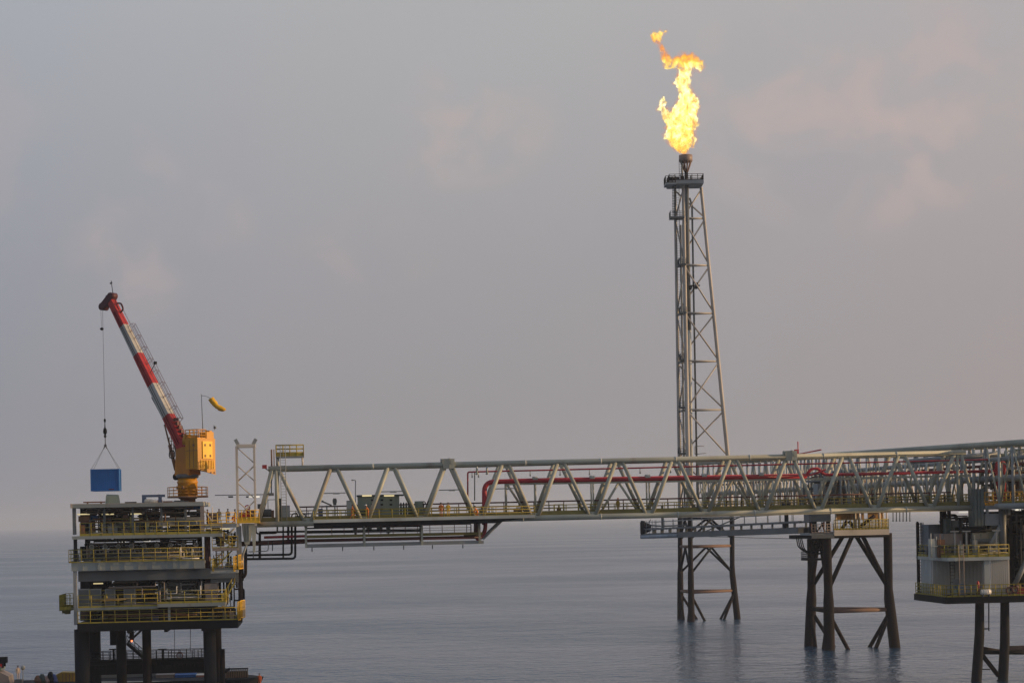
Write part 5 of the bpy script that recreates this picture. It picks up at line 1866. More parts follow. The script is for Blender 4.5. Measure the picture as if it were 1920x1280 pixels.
def build_flame():
    D = 401.0
    base = Vector(LcF(1285.8, zfF(292), D))
    blobs = []

    def chain(pts, flat=.8):
        for (x0, y0, r0), (x1, y1, r1) in zip(pts, pts[1:]):
            n = max(2, int(math.hypot(x1 - x0, y1 - y0) / 3))
            for i in range(n + 1):
                k = i / n
                blobs.append((x0 + (x1 - x0) * k, y0 + (y1 - y0) * k, r0 + (r1 - r0) * k))
    chain([(1284, 291, 4), (1283, 283, 8), (1282, 275, 13), (1279, 264, 20), (1276, 252, 27), (1276, 238, 26), (1279, 226, 26), (1284, 214, 24), (1290, 202, 21), (1291, 192, 19),
           (1288, 182, 16), (1284, 171, 10), (1281, 158, 12), (1281, 145, 12), (1284, 131, 11), (1283, 118, 15)])
    chain([(1262, 234, 13), (1253, 220, 9), (1246, 207, 7), (1242, 196, 5), (1245, 187, 3)])
    chain([(1243, 205, 6), (1234, 207, 2)])
    chain([(1266, 119, 8), (1283, 114, 14), (1297, 116, 12), (1308, 121, 10), (1315, 129, 7)])
    chain([(1281, 113, 10), (1284, 105, 6)])
    chain([(1296, 112, 8), (1301, 106, 4)])
    chain([(1272, 150, 6), (1265, 157, 3)])
    chain([(1300, 236, 10), (1305, 228, 5)])
    chain([(1292, 128, 6), (1294, 140, 5), (1291, 150, 4)])
    chain([(1275, 118, 6), (1262, 121, 6), (1254, 121, 10), (1249, 113, 8.5), (1245, 103, 6), (1241, 92, 4), (1237, 83, 3.2), (1233, 76, 6), (1229, 70, 8), (1233, 67, 7), (1242, 65, 4.5), (1249, 60, 2.5)])
    chain([(1291, 160, 5), (1294, 168, 3)])
    chain([(1264, 268, 8), (1258, 262, 5), (1250, 256, 6)])
    chain([(1298, 262, 8), (1299, 274, 5)])
    m = MB()
    sc = D / FPX
    # icosphere-like balls merged by a voxel remesh
    for x, y, r in blobs:
        p = Vector(LcF(x, zfF(y, x), D))
        rr = r * sc
        prof = [(math.sin(math.pi * i / 8) * rr, -math.cos(math.pi * i / 8) * rr) for i in range(1, 8)]
        m.lathe((p.x, 0 + p.y * .3, p.z), prof, 10)
    mat = bpy.data.materials.new('burning_gas')
    mat.use_nodes = True
    nt = mat.node_tree
    for n in list(nt.nodes):
        nt.nodes.remove(n)
    out = node(nt, 'ShaderNodeOutputMaterial')
    tc = node(nt, 'ShaderNodeTexCoord')
    mp = node(nt, 'ShaderNodeMapping')
    nt.links.new(tc.outputs['Object'], mp.inputs[0])
    mp.inputs['Scale'].default_value = (1, 1, .7)
    nz = node(nt, 'ShaderNodeTexNoise')
    nt.links.new(mp.outputs[0], nz.inputs[0])
    nz.inputs['Scale'].default_value = .95
    nz.inputs['Detail'].default_value = 5
    nz.inputs['Roughness'].default_value = .62
    nz.inputs['Distortion'].default_value = .6
    sep = node(nt, 'ShaderNodeSeparateXYZ')
    nt.links.new(tc.outputs['Object'], sep.inputs[0])
    body = maprange(nt, nz.outputs[0], .40, .56, 0.0, 1.0)
    hot = maprange(nt, nz.outputs[0], .44, .66)
    zf_ = maprange(nt, sep.outputs[2], 0, 26, 0, 1, False)
    # hottest in its body, cooler towards the torn top
    heat = ramp(nt, zf_, [(0, (.35,) * 3), (.10, (.75,) * 3), (.5, (1.0,) * 3), (.68, (.9,) * 3), (.755, (.55,) * 3), (.81, (.28,) * 3), (.9, (.24,) * 3), (1, (.65,) * 3)])
    hh = math_n(nt, 'MULTIPLY', math_n(nt, 'MULTIPLY_ADD', hot, .80, .50), heat)
    colr = ramp(nt, hh, [(0, (1.0, .17, .012)), (.22, (1.0, .33, .03)), (.44, (1.0, .64, .06)), (.74, (1.0, .88, .24)), (1.0, (1.0, .97, .58))])
    dens = math_n(nt, 'MULTIPLY_ADD', body, 1.5, .10)
    em = node(nt, 'ShaderNodeEmission')
    nt.links.new(colr, em.inputs[0])
    nt.links.new(math_n(nt, 'MULTIPLY', dens, math_n(nt, 'MULTIPLY_ADD', hh, 1.1, .85)), em.inputs[1])
    ab = node(nt, 'ShaderNodeVolumeAbsorption')
    ab.inputs[0].default_value = (0, 0, 0, 1)
    nt.links.new(dens, ab.inputs[1])
    ad = node(nt, 'ShaderNodeAddShader')
    nt.links.new(em.outputs[0], ad.inputs[0])
    nt.links.new(ab.outputs[0], ad.inputs[1])
    nt.links.new(ad.outputs[0], out.inputs['Volume'])
    o = mesh_obj('flare_flame', m, mat, tuple(base))
    o.location = FT.world(base)
    rm = o.modifiers.new('merge', 'REMESH')
    rm.mode = 'VOXEL'
    rm.voxel_size = .16
    for nm, size, st_ in (('flame_large_turbulence', 2.2, 1.3), ('flame_fine_turbulence', .8, 1.15), ('flame_edge_turbulence', .35, .45)):
        tx = bpy.data.textures.new(nm, 'CLOUDS')
        tx.noise_scale = size
        tx.noise_depth = 3
        d = o.modifiers.new(nm, 'DISPLACE')
        d.texture = tx
        d.texture_coords = 'LOCAL'
        d.direction = 'NORMAL'
        d.mid_level = .52
        d.strength = st_
    fm = mat.copy()
    fm.name = 'cooling_gas_fringe'
    nt = fm.node_tree
    for n in list(nt.nodes):
        nt.nodes.remove(n)
    out = node(nt, 'ShaderNodeOutputMaterial')
    tc = node(nt, 'ShaderNodeTexCoord')
    nz = node(nt, 'ShaderNodeTexNoise')
    nt.links.new(tc.outputs['Object'], nz.inputs[0])
    nz.inputs['Scale'].default_value = 1.3
    nz.inputs['Detail'].default_value = 4
    nz.inputs['Roughness'].default_value = .65
    dens = math_n(nt, 'MULTIPLY', maprange(nt, nz.outputs[0], .44, .62), .30)
    em = node(nt, 'ShaderNodeEmission')
    em.inputs[0].default_value = (1.0, .27, .02, 1)
    nt.links.new(dens, em.inputs[1])
    ab = node(nt, 'ShaderNodeVolumeAbsorption')
    ab.inputs[0].default_value = (0, 0, 0, 1)
    nt.links.new(dens, ab.inputs[1])
    ad = node(nt, 'ShaderNodeAddShader')
    nt.links.new(em.outputs[0], ad.inputs[0])
    nt.links.new(ab.outputs[0], ad.inputs[1])
    nt.links.new(ad.outputs[0], out.inputs['Volume'])
    m = MB()
    for x, y, r in blobs:
        if y > 282:
            continue
        p = Vector(LcF(x, zfF(y, x), D))
        rr = (r * 1.06 + 2.6) * sc
        prof = [(math.sin(math.pi * i / 8) * rr, -math.cos(math.pi * i / 8) * rr) for i in range(1, 8)]
        m.lathe((p.x, 0 + p.y * .3, p.z), prof, 10)
    fr_ = mesh_obj('orange_fringe', m, fm, tuple(base), o)
    rm = fr_.modifiers.new('merge', 'REMESH')
    rm.mode = 'VOXEL'
    rm.voxel_size = .18
    for nm, st_ in (('flame_fine_turbulence', 1.5), ('flame_edge_turbulence', .8)):
        d = fr_.modifiers.new(nm, 'DISPLACE')
        d.texture = bpy.data.textures[nm]
        d.texture_coords = 'LOCAL'
        d.direction = 'NORMAL'
        d.mid_level = .5
        d.strength = st_
    custom(o, 'bright yellow and orange gas flame with a torn wisp above the tower tip', 'flame')


build_flame()


# ================================================================== bridge support jacket, second bridge and burner boom
def build_tripod():
    D = 311.0
    FP = Frame((pz(1555, 0, 307).x, 307), R(11))
    yh = lambda x: YHOR - (x - XC0) * math.tan(ROLL)
    zf = lambda y, x=1600, d=309: HCAM + (yh(x) - y) * d / FPX
    Lc = lambda px, z, d: FP.local(pz(px, z, d))
    t = Thing('bridge_support_jacket', FP, (0, 0, 0), 'dark three legged jacket in the sea carrying a yellow railed support platform', 'support platform')
    legs = {'A': [(1000, 1522.5, 315), (1120, 1521.5, 316), (1216, 1518, 317)],
            'B': [(1000, 1550, 306), (1120, 1553.5, 306), (1216, 1555, 306)],
            'C': [(1000, 1664.5, 309), (1115, 1666, 309), (1216, 1678, 309)]}

    def lp(n, y):
        tab = legs[n]
        for (y0, x0, d0), (y1, x1, d1) in zip(tab, tab[1:]):
            if y <= y1 or y1 == 1216:
                k = (y - y0) / (y1 - y0)
                d = d0 + (d1 - d0) * k
                return Vector(Lc(x0 + (x1 - x0) * k, HCAM + (yh(1600) - y) * 309 / FPX, d))
    for n in 'ABC':
        m = MB()
        for y0, y1, r0, r1 in ((1000, 1105, .70, .70), (1105, 1125, .70, .84), (1125, 1230, .84, .92)):
            m.tube(lp(n, y1), lp(n, y0), r1, r0, n=16, caps=False)
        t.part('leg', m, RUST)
    for a, b in (('A', 'B'), ('B', 'C'), ('C', 'A')):
        t.part('horizontal_strut', MB().tube(lp(a, 1143), lp(b, 1143), .32, n=10), RUSTRED if a != 'A' else RUST)
        mid = (lp(a, 1003) + lp(b, 1003)) / 2
        wide = .16 if a != 'A' else .05
        for q, o in ((a, b), (b, a)):
            st = mid.lerp(lp(q, 1003), wide)
            t.part('diagonal_brace', MB().tube(st, lp(q, 1103), .36, n=10), RUST)
        for u, v in ((a, b), (b, a)):
            e = lp(u, 1216).lerp(lp(v, 1216), .34)
            e.z = -1.2
            t.part('diagonal_brace', MB().tube(lp(u, 1146), e, .33, n=10), RUST)
    # platform deck
    zd0 = zf(1001)
    s0 = FP.local(pz(1516, 18, 306))[0]
    sm = FP.local(pz(1561, 18, 306))[0]
    s1 = FP.local(pz(1671, 18, 306))[0]
    t.part('deck', MB().box(s0, s1, -1.8, 9, zd0 - .55, zd0), RUST)
    t.part('deck_edge', MB().box(sm, s1 + .05, -2.0, -1.81, zd0 - .15, zd0 + .75), CREAM)  # right stretch of edge: sunlight put into the pale colour
    t.part('deck_edge', MB().box(s0, sm - .02, -1.95, -1.81, zd0 - .5, zd0 + .1), MID)  # left stretch of edge: shade put into the darker colour
    m = MB().rails([(sm, -1.9, zd0 + .75), (s1, -1.9, zd0 + .75), (s1, 8.8, zd0 + .75)], h=1.6, gap=.55, r=.055, toe=.3)
    t.part('guard_rail', m, YEL)
    m = MB()
    for i, (x0, x1) in enumerate(((1566, 1612), (1617, 1622), (1630, 1662))):
        a, b = FP.local(pz(x0, 20, 309))[0], FP.local(pz(x1, 20, 309))[0]
        n = max(2, int((b - a) / .32))
        za, zb2 = zf(974), zf(955)
        for k in range(n):
            s = a + (b - a) * k / n
            m.box(s, s + (b - a) / n * .74, 1.0, 1.12, za, zb2)
        m.box(a, b, 1.122, 1.3, za + .1, zb2)
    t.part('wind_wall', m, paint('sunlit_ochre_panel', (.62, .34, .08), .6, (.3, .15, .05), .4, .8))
    m = MB()
    for px in (1564, 1603, 1611, 1652, 1660, 1667):
        s = FP.local(pz(px, 20, 308))[0]
        m.tube((s, 0, zd0), (s, 0, 23), .2 if px in (1603, 1611, 1652) else .12, n=8)
    t.each('column', m, CREAM)
    m = MB()
    for xa, ya, xb, yb in ((1578, 992, 1588, 976), (1602, 990, 1592, 976), (1611, 988, 1640, 966)):
        m.tube(Lc(xa, zf(ya, xa), 308), Lc(xb, zf(yb, xb), 308), .3, n=8)
    t.each('diagonal_brace', m, RUST)
    # dark bearing column at the left corner
    a, b = s0 - .1, s0 + 1.7
    m = MB().box(s0 - .05, s0 + .5, -1.5, -.9, zd0, 22.6).box(sm - 1.0, sm - .5, -1.5, -.9, zd0, 22.6).box(s0 + 1.5, s0 + 2.0, 1.2, 1.8, zd0, 22.6)
    t.each('bearing_column', m, DARK)
    t.part('bearing_beam', MB().box(s0 - .05, sm - .4, -1.6, 1.5, zf(976), 22.3), MID)
    m = MB().tube((s0 + .6, -1.2, zd0), (s0 + 2.4, -1.2, zf(977)), .14, n=8).tube((sm - 1.1, -1.1, zd0), (s0 + 2.0, -1.1, zf(977)), .14, n=8)
    t.each('diagonal_brace', m, RUST)
    m = MB().rails([(s0 + .05, -1.85, zd0 + .36), (sm - .1, -1.85, zd0 + .36)], h=1.4, gap=.5, r=.05, toe=.2)
    t.part('guard_rail', m, TAN)
    t.part('bearing_plate', MB().box(s0 - .2, sm, -1.7, 3, zd0 + .002, zd0 + .35), GREY)
    # hanging hoses and small landing below
    m = MB()
    for k in range(4):
        x = 1493 + k * 3
        m.path([Lc(x, zf(1003), 310), Lc(x + 3 + k, zf(1022 + 2 * k), 310), Lc(x + 12 + k * 2, zf(1030 + 2 * k), 310), Lc(1516, zf(1036 + k), 310)], .09, n=6, bend=1)
    t.part('hose_bundle', m, DARKER)
    a, b = FP.local(pz(1499, 15, 311)), FP.local(pz(1545, 15, 311))
    zz = zf(1046)
    l = t.part('lower_landing', MB().box(a[0], b[0], 1, 4, zz - .2, zz + .1), DARK)
    t.part('guard_rail', MB().rails([(b[0] - 2.5, 1.05, zz + .1), (a[0] + .05, 1.05, zz + .1), (a[0] + .05, 3.9, zz + .1)], h=1.1, gap=.6, r=.05), DARK, l)
    m = MB()
    rg = random.Random(9)
    pipes(rg, m, a[0] + 1.5, b[0], 1, 6, zf(1040), zd0 - .6, 22, .08, .2, .6)
    t.part('pipework', m, DARKER)
    # equipment above the deck, seen through the front bridge
    m = MB()
    s2, s3 = FP.local(pz(1522, 25, 312))[0], FP.local(pz(1700, 25, 312))[0]
    rg = random.Random(12)
    pipes(rg, m, s2, s3, 1, 9, 22.2, 28.0, 120, .07, .22, .5)
    t.part('pipework', m, MID)
    m = MB()
    pipes(rg, m, s2, s3, 0, 9, 22.2, 28.4, 70, .06, .16, .5)
    t.part('pipework', m, RUSTRED)
    m = MB()
    for z in (22.2, 24.6, 27.2):
        m.box(s2, s3 - 3, .5, 9.2, z - .3, z)
    for k in range(7):
        s = s2 + (s3 - 3 - s2) * k / 6
        for w in (.6, 9):
            m.box(s - .15, s + .15, w - .15, w + .15, 22.2, 28.4)
    t.part('pipe_rack', m, MID)
    m = MB()
    for x0, x1, y0, y1, w in ((1524, 1540, 905, 940, 1), (1556, 1574, 912, 940, 2), (1625, 1640, 900, 938, 2), (1655, 1672, 915, 938, 1), (1585, 1612, 898, 912, 3)):
        m.box(FP.local(pz(x0, 25, 310))[0], FP.local(pz(x1, 25, 310))[0], w, w + 2, zf(y1), zf(y0))
    t.each('equipment_box', m, GREY)
    return FP, Lc, zf


FP, LcP, zfP = build_tripod()


def build_second_bridge():
    """truss that recedes from the main platform over the support jacket to the flare tower"""
    yh = lambda x: YHOR - (x - XC0) * math.tan(ROLL)
    far = at(1349, 868, 398)
    near = at(1962, 829.4, 240)
    near = far + (near - far) * 1.16
    dv = Vector((near.x - far.x, near.y - far.y, 0))
    L = dv.length
    yaw = math.atan2(dv.y, dv.x)
    FR = Frame((far.x, far.y), yaw)               # s towards the camera; +w lies to the right of the picture
    t = Thing('pipe_bridge', FR, (0, 0, 21), 'receding grey truss pipe bridge running from right edge behind the footbridge to the flare tower', 'bridge')
    zt_ = lambda s: far.z + (near.z - far.z) * s / L
    zb_ = lambda s: 22.6 - .4 * s / L
    Wd = -4.6
    for w in (0, Wd):
        t.part('top_chord', MB().tube((0, w, zt_(0)), (L, w, zt_(L)), .38, n=14), BRIDGE)
        t.part('bottom_chord', MB().tube((0, w, zb_(0)), (L, w, zb_(L)), .38, n=14), GREY)
    n = 44
    for w in (0, Wd):
        for i in range(n + 1):
            s = L * i / n
            t.part('vertical_post', MB().tube((s, w, zb_(s)), (s, w, zt_(s)), .19, n=8), PALE if i % 2 else GREY)
            if i < n:
                s2 = L * (i + 1) / n
                a, b = (zb_(s), zt_(s2)) if i % 2 else (zt_(s), zb_(s2))
                t.part('diagonal_brace', MB().tube((s, w, a), (s2, w, b), .13, n=8), BRIDGE if w else CREAM)
    m = MB()
    for i in range(n + 1):
        s = L * i / n
        m.tube((s, Wd, zt_(s)), (s, 0, zt_(s)), .11, n=6)
        m.tube((s, Wd, zb_(s)), (s, 0, zb_(s)), .15, n=6)
    t.each('cross_strut', m, GREY)
    m = MB()
    m.hexa([(0, Wd + .3, zb_(0) + .4), (0, -.3, zb_(0) + .4), (L, -.3, zb_(L) + .4), (L, Wd + .3, zb_(L) + .4)][::-1],
           [(0, Wd + .3, zb_(0) + .5), (0, -.3, zb_(0) + .5), (L, -.3, zb_(L) + .5), (L, Wd + .3, zb_(L) + .5)][::-1])
    t.part('deck', m, OLIVE)
    m = MB().rail((0, -.45, zb_(0) + .5), (L, -.45, zb_(L) + .5), h=1.2, gap=2.2, r=.05)
    m.rail((0, Wd + .45, zb_(0) + .5), (L, Wd + .45, zb_(L) + .5), h=1.2, gap=2.2, r=.05)
    t.part('guard_rail', m, YEL)
    # pipes laid along it
    for i, (w, dz, r, mat, lab) in enumerate(((-3.2, 3.6, .40, GREY, 'thick grey pipe on the left of the receding pipe bridge'), (-1.6, 3.4, .22, BRIDGE, 'slim grey green pipe in the middle of the receding pipe bridge'),
                                              (-4.1, 6.0, .30, GREY, 'grey pipe high on the left of the receding pipe bridge'), (-.8, 5.4, .2, MAROON, 'slim maroon pipe high on the right of the receding pipe bridge'))):
        m = MB().tube((0, w, zb_(0) + dz), (L, w, zb_(L) + dz), r, n=10)
        single('pipeline', FR, (0, w, zb_(0) + dz), m, mat, lab, 'pipe')
    m = MB()
    rg = random.Random(15)
    for i in range(60):
        s = rg.uniform(2, L - 2)
        w = rg.uniform(Wd + .4, -.4)
        m.tube((s, w, zb_(s) + .4), (s, w, zb_(s) + rg.uniform(1.5, 6)), rg.uniform(.06, .16), n=6)
    t.each('pipe_support', m, TAN)
    # red crane-like mast on the chord
    p = FR.local(at(1527, 850, 345))
    m = MB().box(p[0] - .35, p[0] + .35, -.35, .35, zt_(p[0]) + .3, zt_(p[0]) + 1.6).tube((p[0], .3, zt_(p[0]) + .3), (p[0], .3, zt_(p[0]) + 3.0), .1, n=6)
    m.tube((p[0], .1, zt_(p[0]) + .7), (p[0] + 14, .1, zt_(p[0]) + 1.0), .12, n=6)
    single('fire_monitor', FR, (p[0], 0, zt_(p[0])), m, RED, 'small red fire monitor mounted on top of the receding bridge chord', 'fire monitor')
    return FR


FR = build_second_bridge()


def build_burner_boom():
    a = at(1512, 994, 318)
    b = at(1213, 1005, 401)
    dv = Vector((a.x - b.x, a.y - b.y, 0))
    L = dv.length
    FB = Frame((b.x, b.y), math.atan2(dv.y, dv.x))
    t = Thing('burner_boom', FB, (0, 0, b.z), 'grey truss boom walkway with a round black burner head reaching past the flare tower legs', 'boom')
    z = lambda s: b.z + (a.z - b.z) * s / L
    for w in (-1.0, 1.0):
        t.part('side_beam', MB().bar((0, w, z(0)), (L, w, z(L)), 1.05 * .9), MID)
        m = MB().bar((0, w, z(0) + 1.45), (L, w, z(L) + 1.45), .34)
        for i in range(17):
            s = L * (i + .5) / 17
            m.bar((s, w, z(s) + .4), (s, w, z(s) + 1.4), .28)
        t.part('upper_beam', m, MID)
    t.part('walkway', MB().hexa([(0, -.9, z(0) + .5), (L, -.9, z(L) + .5), (L, .9, z(L) + .5), (0, .9, z(0) + .5)],
                                [(0, -.9, z(0) + .6), (L, -.9, z(L) + .6), (L, .9, z(L) + .6), (0, .9, z(0) + .6)]), MID)
    m = MB()
    for w in (-1.05, 1.05):
        m.tube((2, w, z(2) + 2.9), (L - 3, w, z(L - 3) + 2.9), .055, n=5)
        for i in range(15):
            s = 3 + (L - 6) * i / 14
            m.tube((s, w, z(s) + 1.5), (s, w, z(s) + 3.2), .06, n=5)
    t.part('guard_rail', m, GREY)
    m = MB().tube((1, -1.4, z(0) - .1), (L * .28, -1.4, z(L * .28) - .1), .36, n=10)
    t.part('lower_pipe', m, paint('pale_blue_grey_paint', (.30, .34, .38), .5))
    # burner head
    p = Vector(FB.local(at(1207, 989, 400)))
    ex = Vector(FB.local(at(1208, 989, 400))) - p          # burner axis points out to the left
    ex.z = 0
    ex.normalize()
    ey = Vector((-ex.y, ex.x, 0))
    m = MB().tube(p - ex * .55, p + ex * .25, 1.55, 1.45, n=20)
    m.tube(p + ex * .25, p + ex * 1.5, 1.2, .7, n=14)
    for k in range(5):
        c = p - ex * .6 + ey * (k - 2) * .5
        m.box(c.x - .06, c.x + .06, c.y - .06, c.y + .06, c.z - 1.2, c.z + 1.2)
    t.part('burner_head', m, DARKER)
    m = MB().path([p + Vector((1.5, .4, .2)), p + Vector((3, .4, 1.4)), p + Vector((3.5, .4, 1.7))], .09, n=6)
    m.path([p + Vector((1.5, 0, .2)), (2, 0, z(0) + 2.3), (10, 0, z(8) + 2.0), (L * .3, 0, z(L * .3) + 1.9)], .16, n=8)
    m.path([p + Vector((1.5, -.4, -.2)), (1.5, -.4, z(0) + 1.6), (9, -.4, z(8) + 1.6)], .14, n=8)
    for s in (1.5, 3.5, 5.5, 8):
        m.tube((s, -.6, z(s) + .5), (s, -.6, z(s) + 3.2), .07, n=5)
    t.part('burner_pipe', m, MID)
    s = 12.5
    m = MB().box(s - .22, s + .22, -.9, -.5, z(s) + .4, z(s) + 6.0).box(s + .3, s + .42, -.9, -.5, z(s) + 2.4, z(s) + 4.0)
    t.part('mast', m, MID)
    s = L - 7
    m = MB().box(s - .3, s + .3, -.9, -.4, z(s) + .4, z(s) + 3.5).box(s - .7, s + .7, -1.2, -.2, z(s) + 3.5, z(s) + 5.0)
    t.part('winch_post', m, DARK)
    # stay wire down from the front
    a1 = FB.local(at(1310, 1000, 380))
    m = MB().tube(FB.local(at(1396, 965, 352)), FB.local(at(1322, 996, 372)), .12, n=6)
    t.part('stay', m, MID)
    t.part('hanging_line', MB().tube((L * .45, 0, z(L * .45) - .5), (L - 4, 0, z(L) - 1.4), .05, n=5), CABLE)


build_burner_boom()


# ================================================================== main platform at the right
def build_main_platform():
    w = -4.0
    S, Z, P = FF.S, FF.Z, FF.P
    WBk = 9.0
    sL = S(1778, 1125, w)
    sR = S(2050, 1120, w)
    t = Thing('process_platform', FF, (sL + 4, 2, 0), 'large grey process platform module on dark legs cut by the right picture edge', 'platform')
    zD = Z(1800, 1118.5, w)
    t.part('deck', MB().box(sL - .3, sR, w, WBk, zD - .85, zD), DARKER)
    # legs
    for tops, mid, bot in (((1837, 1125), (1836.5, 1190), (1829, 1300)), ((1884, 1125), (1884, 1205), (1879, 1300))):
        m = MB()
        ww = 0.0
        a, b, c = P(*tops, ww), P(*mid, ww), P(*bot, ww)
        e = (c[0] + (c[0] - b[0]) * .4, ww, -3)
        m.tube(b, a, .62, .56, n=16, caps=False).tube(c, b, .68, .62, n=16, caps=False).tube(e, c, .7, .68, n=16)
        t.part('leg', m, DARK)
    for px in (1960, 2010):
        s = S(px, 1150, 4)
        t.part('leg', MB().tube((s, 4, -3), (s, 4, zD), .6, n=14), DARK)
    m = MB().tube(P(1834, 1214, 0), P(1880, 1222, 3), .30, n=10)
    t.part('horizontal_strut', m, RUST)
    m = MB().tube(P(1884, 1215, 0), P(1975, 1212, 0), .32, n=10)
    t.part('horizontal_strut', m, RUSTRED)
    m = MB().tube(P(1836, 1222, 0), P(1975, 1223, 2), .27, n=10)
    t.part('horizontal_strut', m, DARK)
    t.part('diagonal_brace', MB().tube(P(1841, 1226, 0), P(1872, 1266, 0), .30, n=10), RUST)
    t.part('diagonal_brace', MB().tube(P(1880, 1268, 0), P(1866, 1285, 0), .30, n=10), RUST)
    m = MB().tube(P(1854, 1130, 0), P(1854, 1182, 0), .08, n=6).tube(P(1846, 1178, 0), P(1855, 1178, 0), .08, n=6).tube(P(1842, 1254, 0), P(1856, 1254, 0), .07, n=6)
    t.part('drain_pipe', m, DARK)
    # corrugated walls: left side, recess and right panel
    zT, zL = Z(1800, 1051, w), zD
    CW = paint('corrugated_blue_grey_wall', (.50, .52, .51), .55, (.16, .13, .10), .4, .5)
    CB = paint('corrugated_beige_wall', (.58, .54, .46), .55, (.18, .13, .10), .4, .5)
    def corr(m, s0, s1, w0, z0, z1, n, d=.08):
        for i in range(n):
            a = s0 + (s1 - s0) * i / n
            b = s0 + (s1 - s0) * (i + .55) / n
            m.box(a, b, w0 - d, w0 - .002, z0, z1)
        m.box(s0, s1, w0, w0 + .12, z0, z1)
    # the side wall recedes along w
    sw = S(1780, 1080, w)
    m = MB()
    n = 8
    w_a, w_b = 3.1, 7.2
    for i in range(n):
        a = w_a + (w_b - w_a) * i / n
        b = w_a + (w_b - w_a) * (i + .55) / n
        m.box(sw - .08, sw - .002, a, b, zL, zT)
    m.box(sw, sw + .12, w_a, w_b, zL, zT)
    t.part('side_wall', m, CW)
    m = MB()
    corr(m, S(1858, 1080, w + .4), S(1893, 1080, w + .4), w + .4, zL, zT, 9)
    t.part('front_wall', m, CB)
    t.part('front_wall', MB().box(S(1846, 1080, w + .3), S(1856.5, 1080, w + .3), w + .3, w + .9, zL, zT), PALE)
    m = MB()
    corr(m, sw + .15, S(1846, 1080, 3.0), 3.0, zL, zT, 14, .06)
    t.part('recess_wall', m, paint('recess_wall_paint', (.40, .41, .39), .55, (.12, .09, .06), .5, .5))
    t.part('tool_locker', MB().box(S(1790, 1090, w + 1.2), S(1800, 1090, w + 1.2), w + 1.2, w + 2.0, zL, zL + 2.2).box(S(1800.5, 1090, w + 1.4), S(1810, 1090, w + 1.4), w + 1.4, w + 2.0, zL, zL + 1.5), MID)
    # upper deck
    s0 = S(1780, 1047, w) - .2
    t.part('upper_deck', MB().box(s0, S(1893, 1047, w), w, WBk, zT + .002, zT + .42), PALE)
    zU = zT + .42
    m = MB().rails([(s0 + .05, 8.5, zU), (s0 + .05, w + .05, zU), (S(1892, 1045, w), w + .05, zU)], h=1.5, gap=1.35, r=.05, toe=.32)
    t.part('guard_rail', m, YEL)
    m = MB().rails([(sL - .2, 8.5, zD), (sL - .2, w + .05, zD), (sR, w + .05, zD)], h=1.45, gap=.8, r=.05, toe=.2)
    t.part('guard_rail', m, YEL)
    # ladder tower at the far left corner
    m = MB()
    s = S(1727, 1040, 8.2)
    for dx in (-.35, .0, .35):
        for dy in (0, .7):
            m.tube((s + dx, 8.2 + dy, zD), (s + dx, 8.2 + dy, Z(1727, 979, 8.2)), .06, n=5)
    k = 24
    for i in range(k):
        z = zD + (Z(1727, 979, 8.2) - zD) * (i + .5) / k
        m.tube((s - .35, 8.2, z), (s + .35, 8.2, z), .04, n=4)
        m.ring((s, 8.5, z), .45, .03, N=8, n=4)
    m.tube((s - .4, 8.2, zD), (s - .4, 8.2, Z(1724, 977, 8.2)), .14, n=6)
    t.part('ladder_tower', m, RUST)
    # boxes on the upper deck
    def boxp(x0, x1, y0, y1, ww, d, mat, nm='equipment_box', trim=True):
        a, b = S(x0, y1, ww), S(x1, y1, ww)
        z0, z1 = Z(x0, y1, ww), Z(x0, y0, ww)
        m = MB().box(a, b, ww, ww + d, z0, z1)
        if trim:
            kx = max(2, int((b - a) / 1.0))
            for i in range(kx):
                m.box(a + (b - a) * i / kx + .06, a + (b - a) * (i + 1) / kx - .06, ww - .05, ww - .002, z0 + .12, z1 - .12)
        return t.part(nm, m, mat)
    boxp(1742, 1775, 983, 1044, 5.5, 3, paint('blue_grey_tank_paint', (.17, .20, .22), .5))
    boxp(1770, 1806, 1000, 1043, 1, 4, TAN)
    boxp(1776, 1890, 986, 1046, 4.5, 1.2, GREY, 'back_wall')
    boxp(1850, 1874, 992, 1044, 1.5, 2, GREEN)
    boxp(1808, 1821, 1000, 1045, .5, 3, DARKER)
    boxp(1823, 1855, 999, 1024, 0, 3, paint('olive_grey_paint', (.20, .21, .18), .5))
    boxp(1826, 1872, 1010, 1016, -1, 4, MID, 'duct')
    boxp(1774, 1784, 972, 1000, 1.5, 1.5, DGREEN)
    boxp(1786, 1806, 975, 1000, 2.0, 2, MID)
    boxp(1800, 1850, 988, 997, 0, 5, DARK, 'duct')
    m = MB()
    rg = random.Random(31)
    pipes(rg, m, S(1740, 1030, 1), S(1890, 1030, 1), -2, 6, zU + .1, zU + 1.6, 40, .06, .16, .5)
    t.part('pipework', m, MID)
    m = MB()
    pipes(rg, m, S(1764, 990, 2), S(1890, 990, 2), 0, 6, Z(1800, 1000, 1), Z(1800, 965, 1), 26, .08, .25, .5)
    t.part('pipework', m, DARK)
    m = MB()
    for x in (1767, 1773, 1781):
        m.tube(P(x, 1000, 3), P(x - 2, 955, 3), .24, n=8)
    t.each('exhaust_stack', m, DARKER)
    rg = random.Random(63)
    for k in range(26):
        low = k < 13
        px, ww = rg.uniform(1784, 1915) if low else rg.uniform(1745, 1888), rg.uniform(-3.7, -2.6) if low else rg.uniform(-3.2, 1)
        s, z, hh, wd = S(px, 1110, ww), zD if low else zU, rg.uniform(.5, 1.3) if low else rg.uniform(.6, 2.4), rg.uniform(.12, .45)
        m = MB().box(s - wd, s + wd, ww, ww + .5, z, z + hh).box(s - wd * .6, s + wd * .6, ww - .04, ww - .002, z + .12, z + hh * .8)
        m.tube((s - wd * .5, ww - .1, z), (s - wd * .5, ww - .1, z + hh * 1.3), .06, n=6)
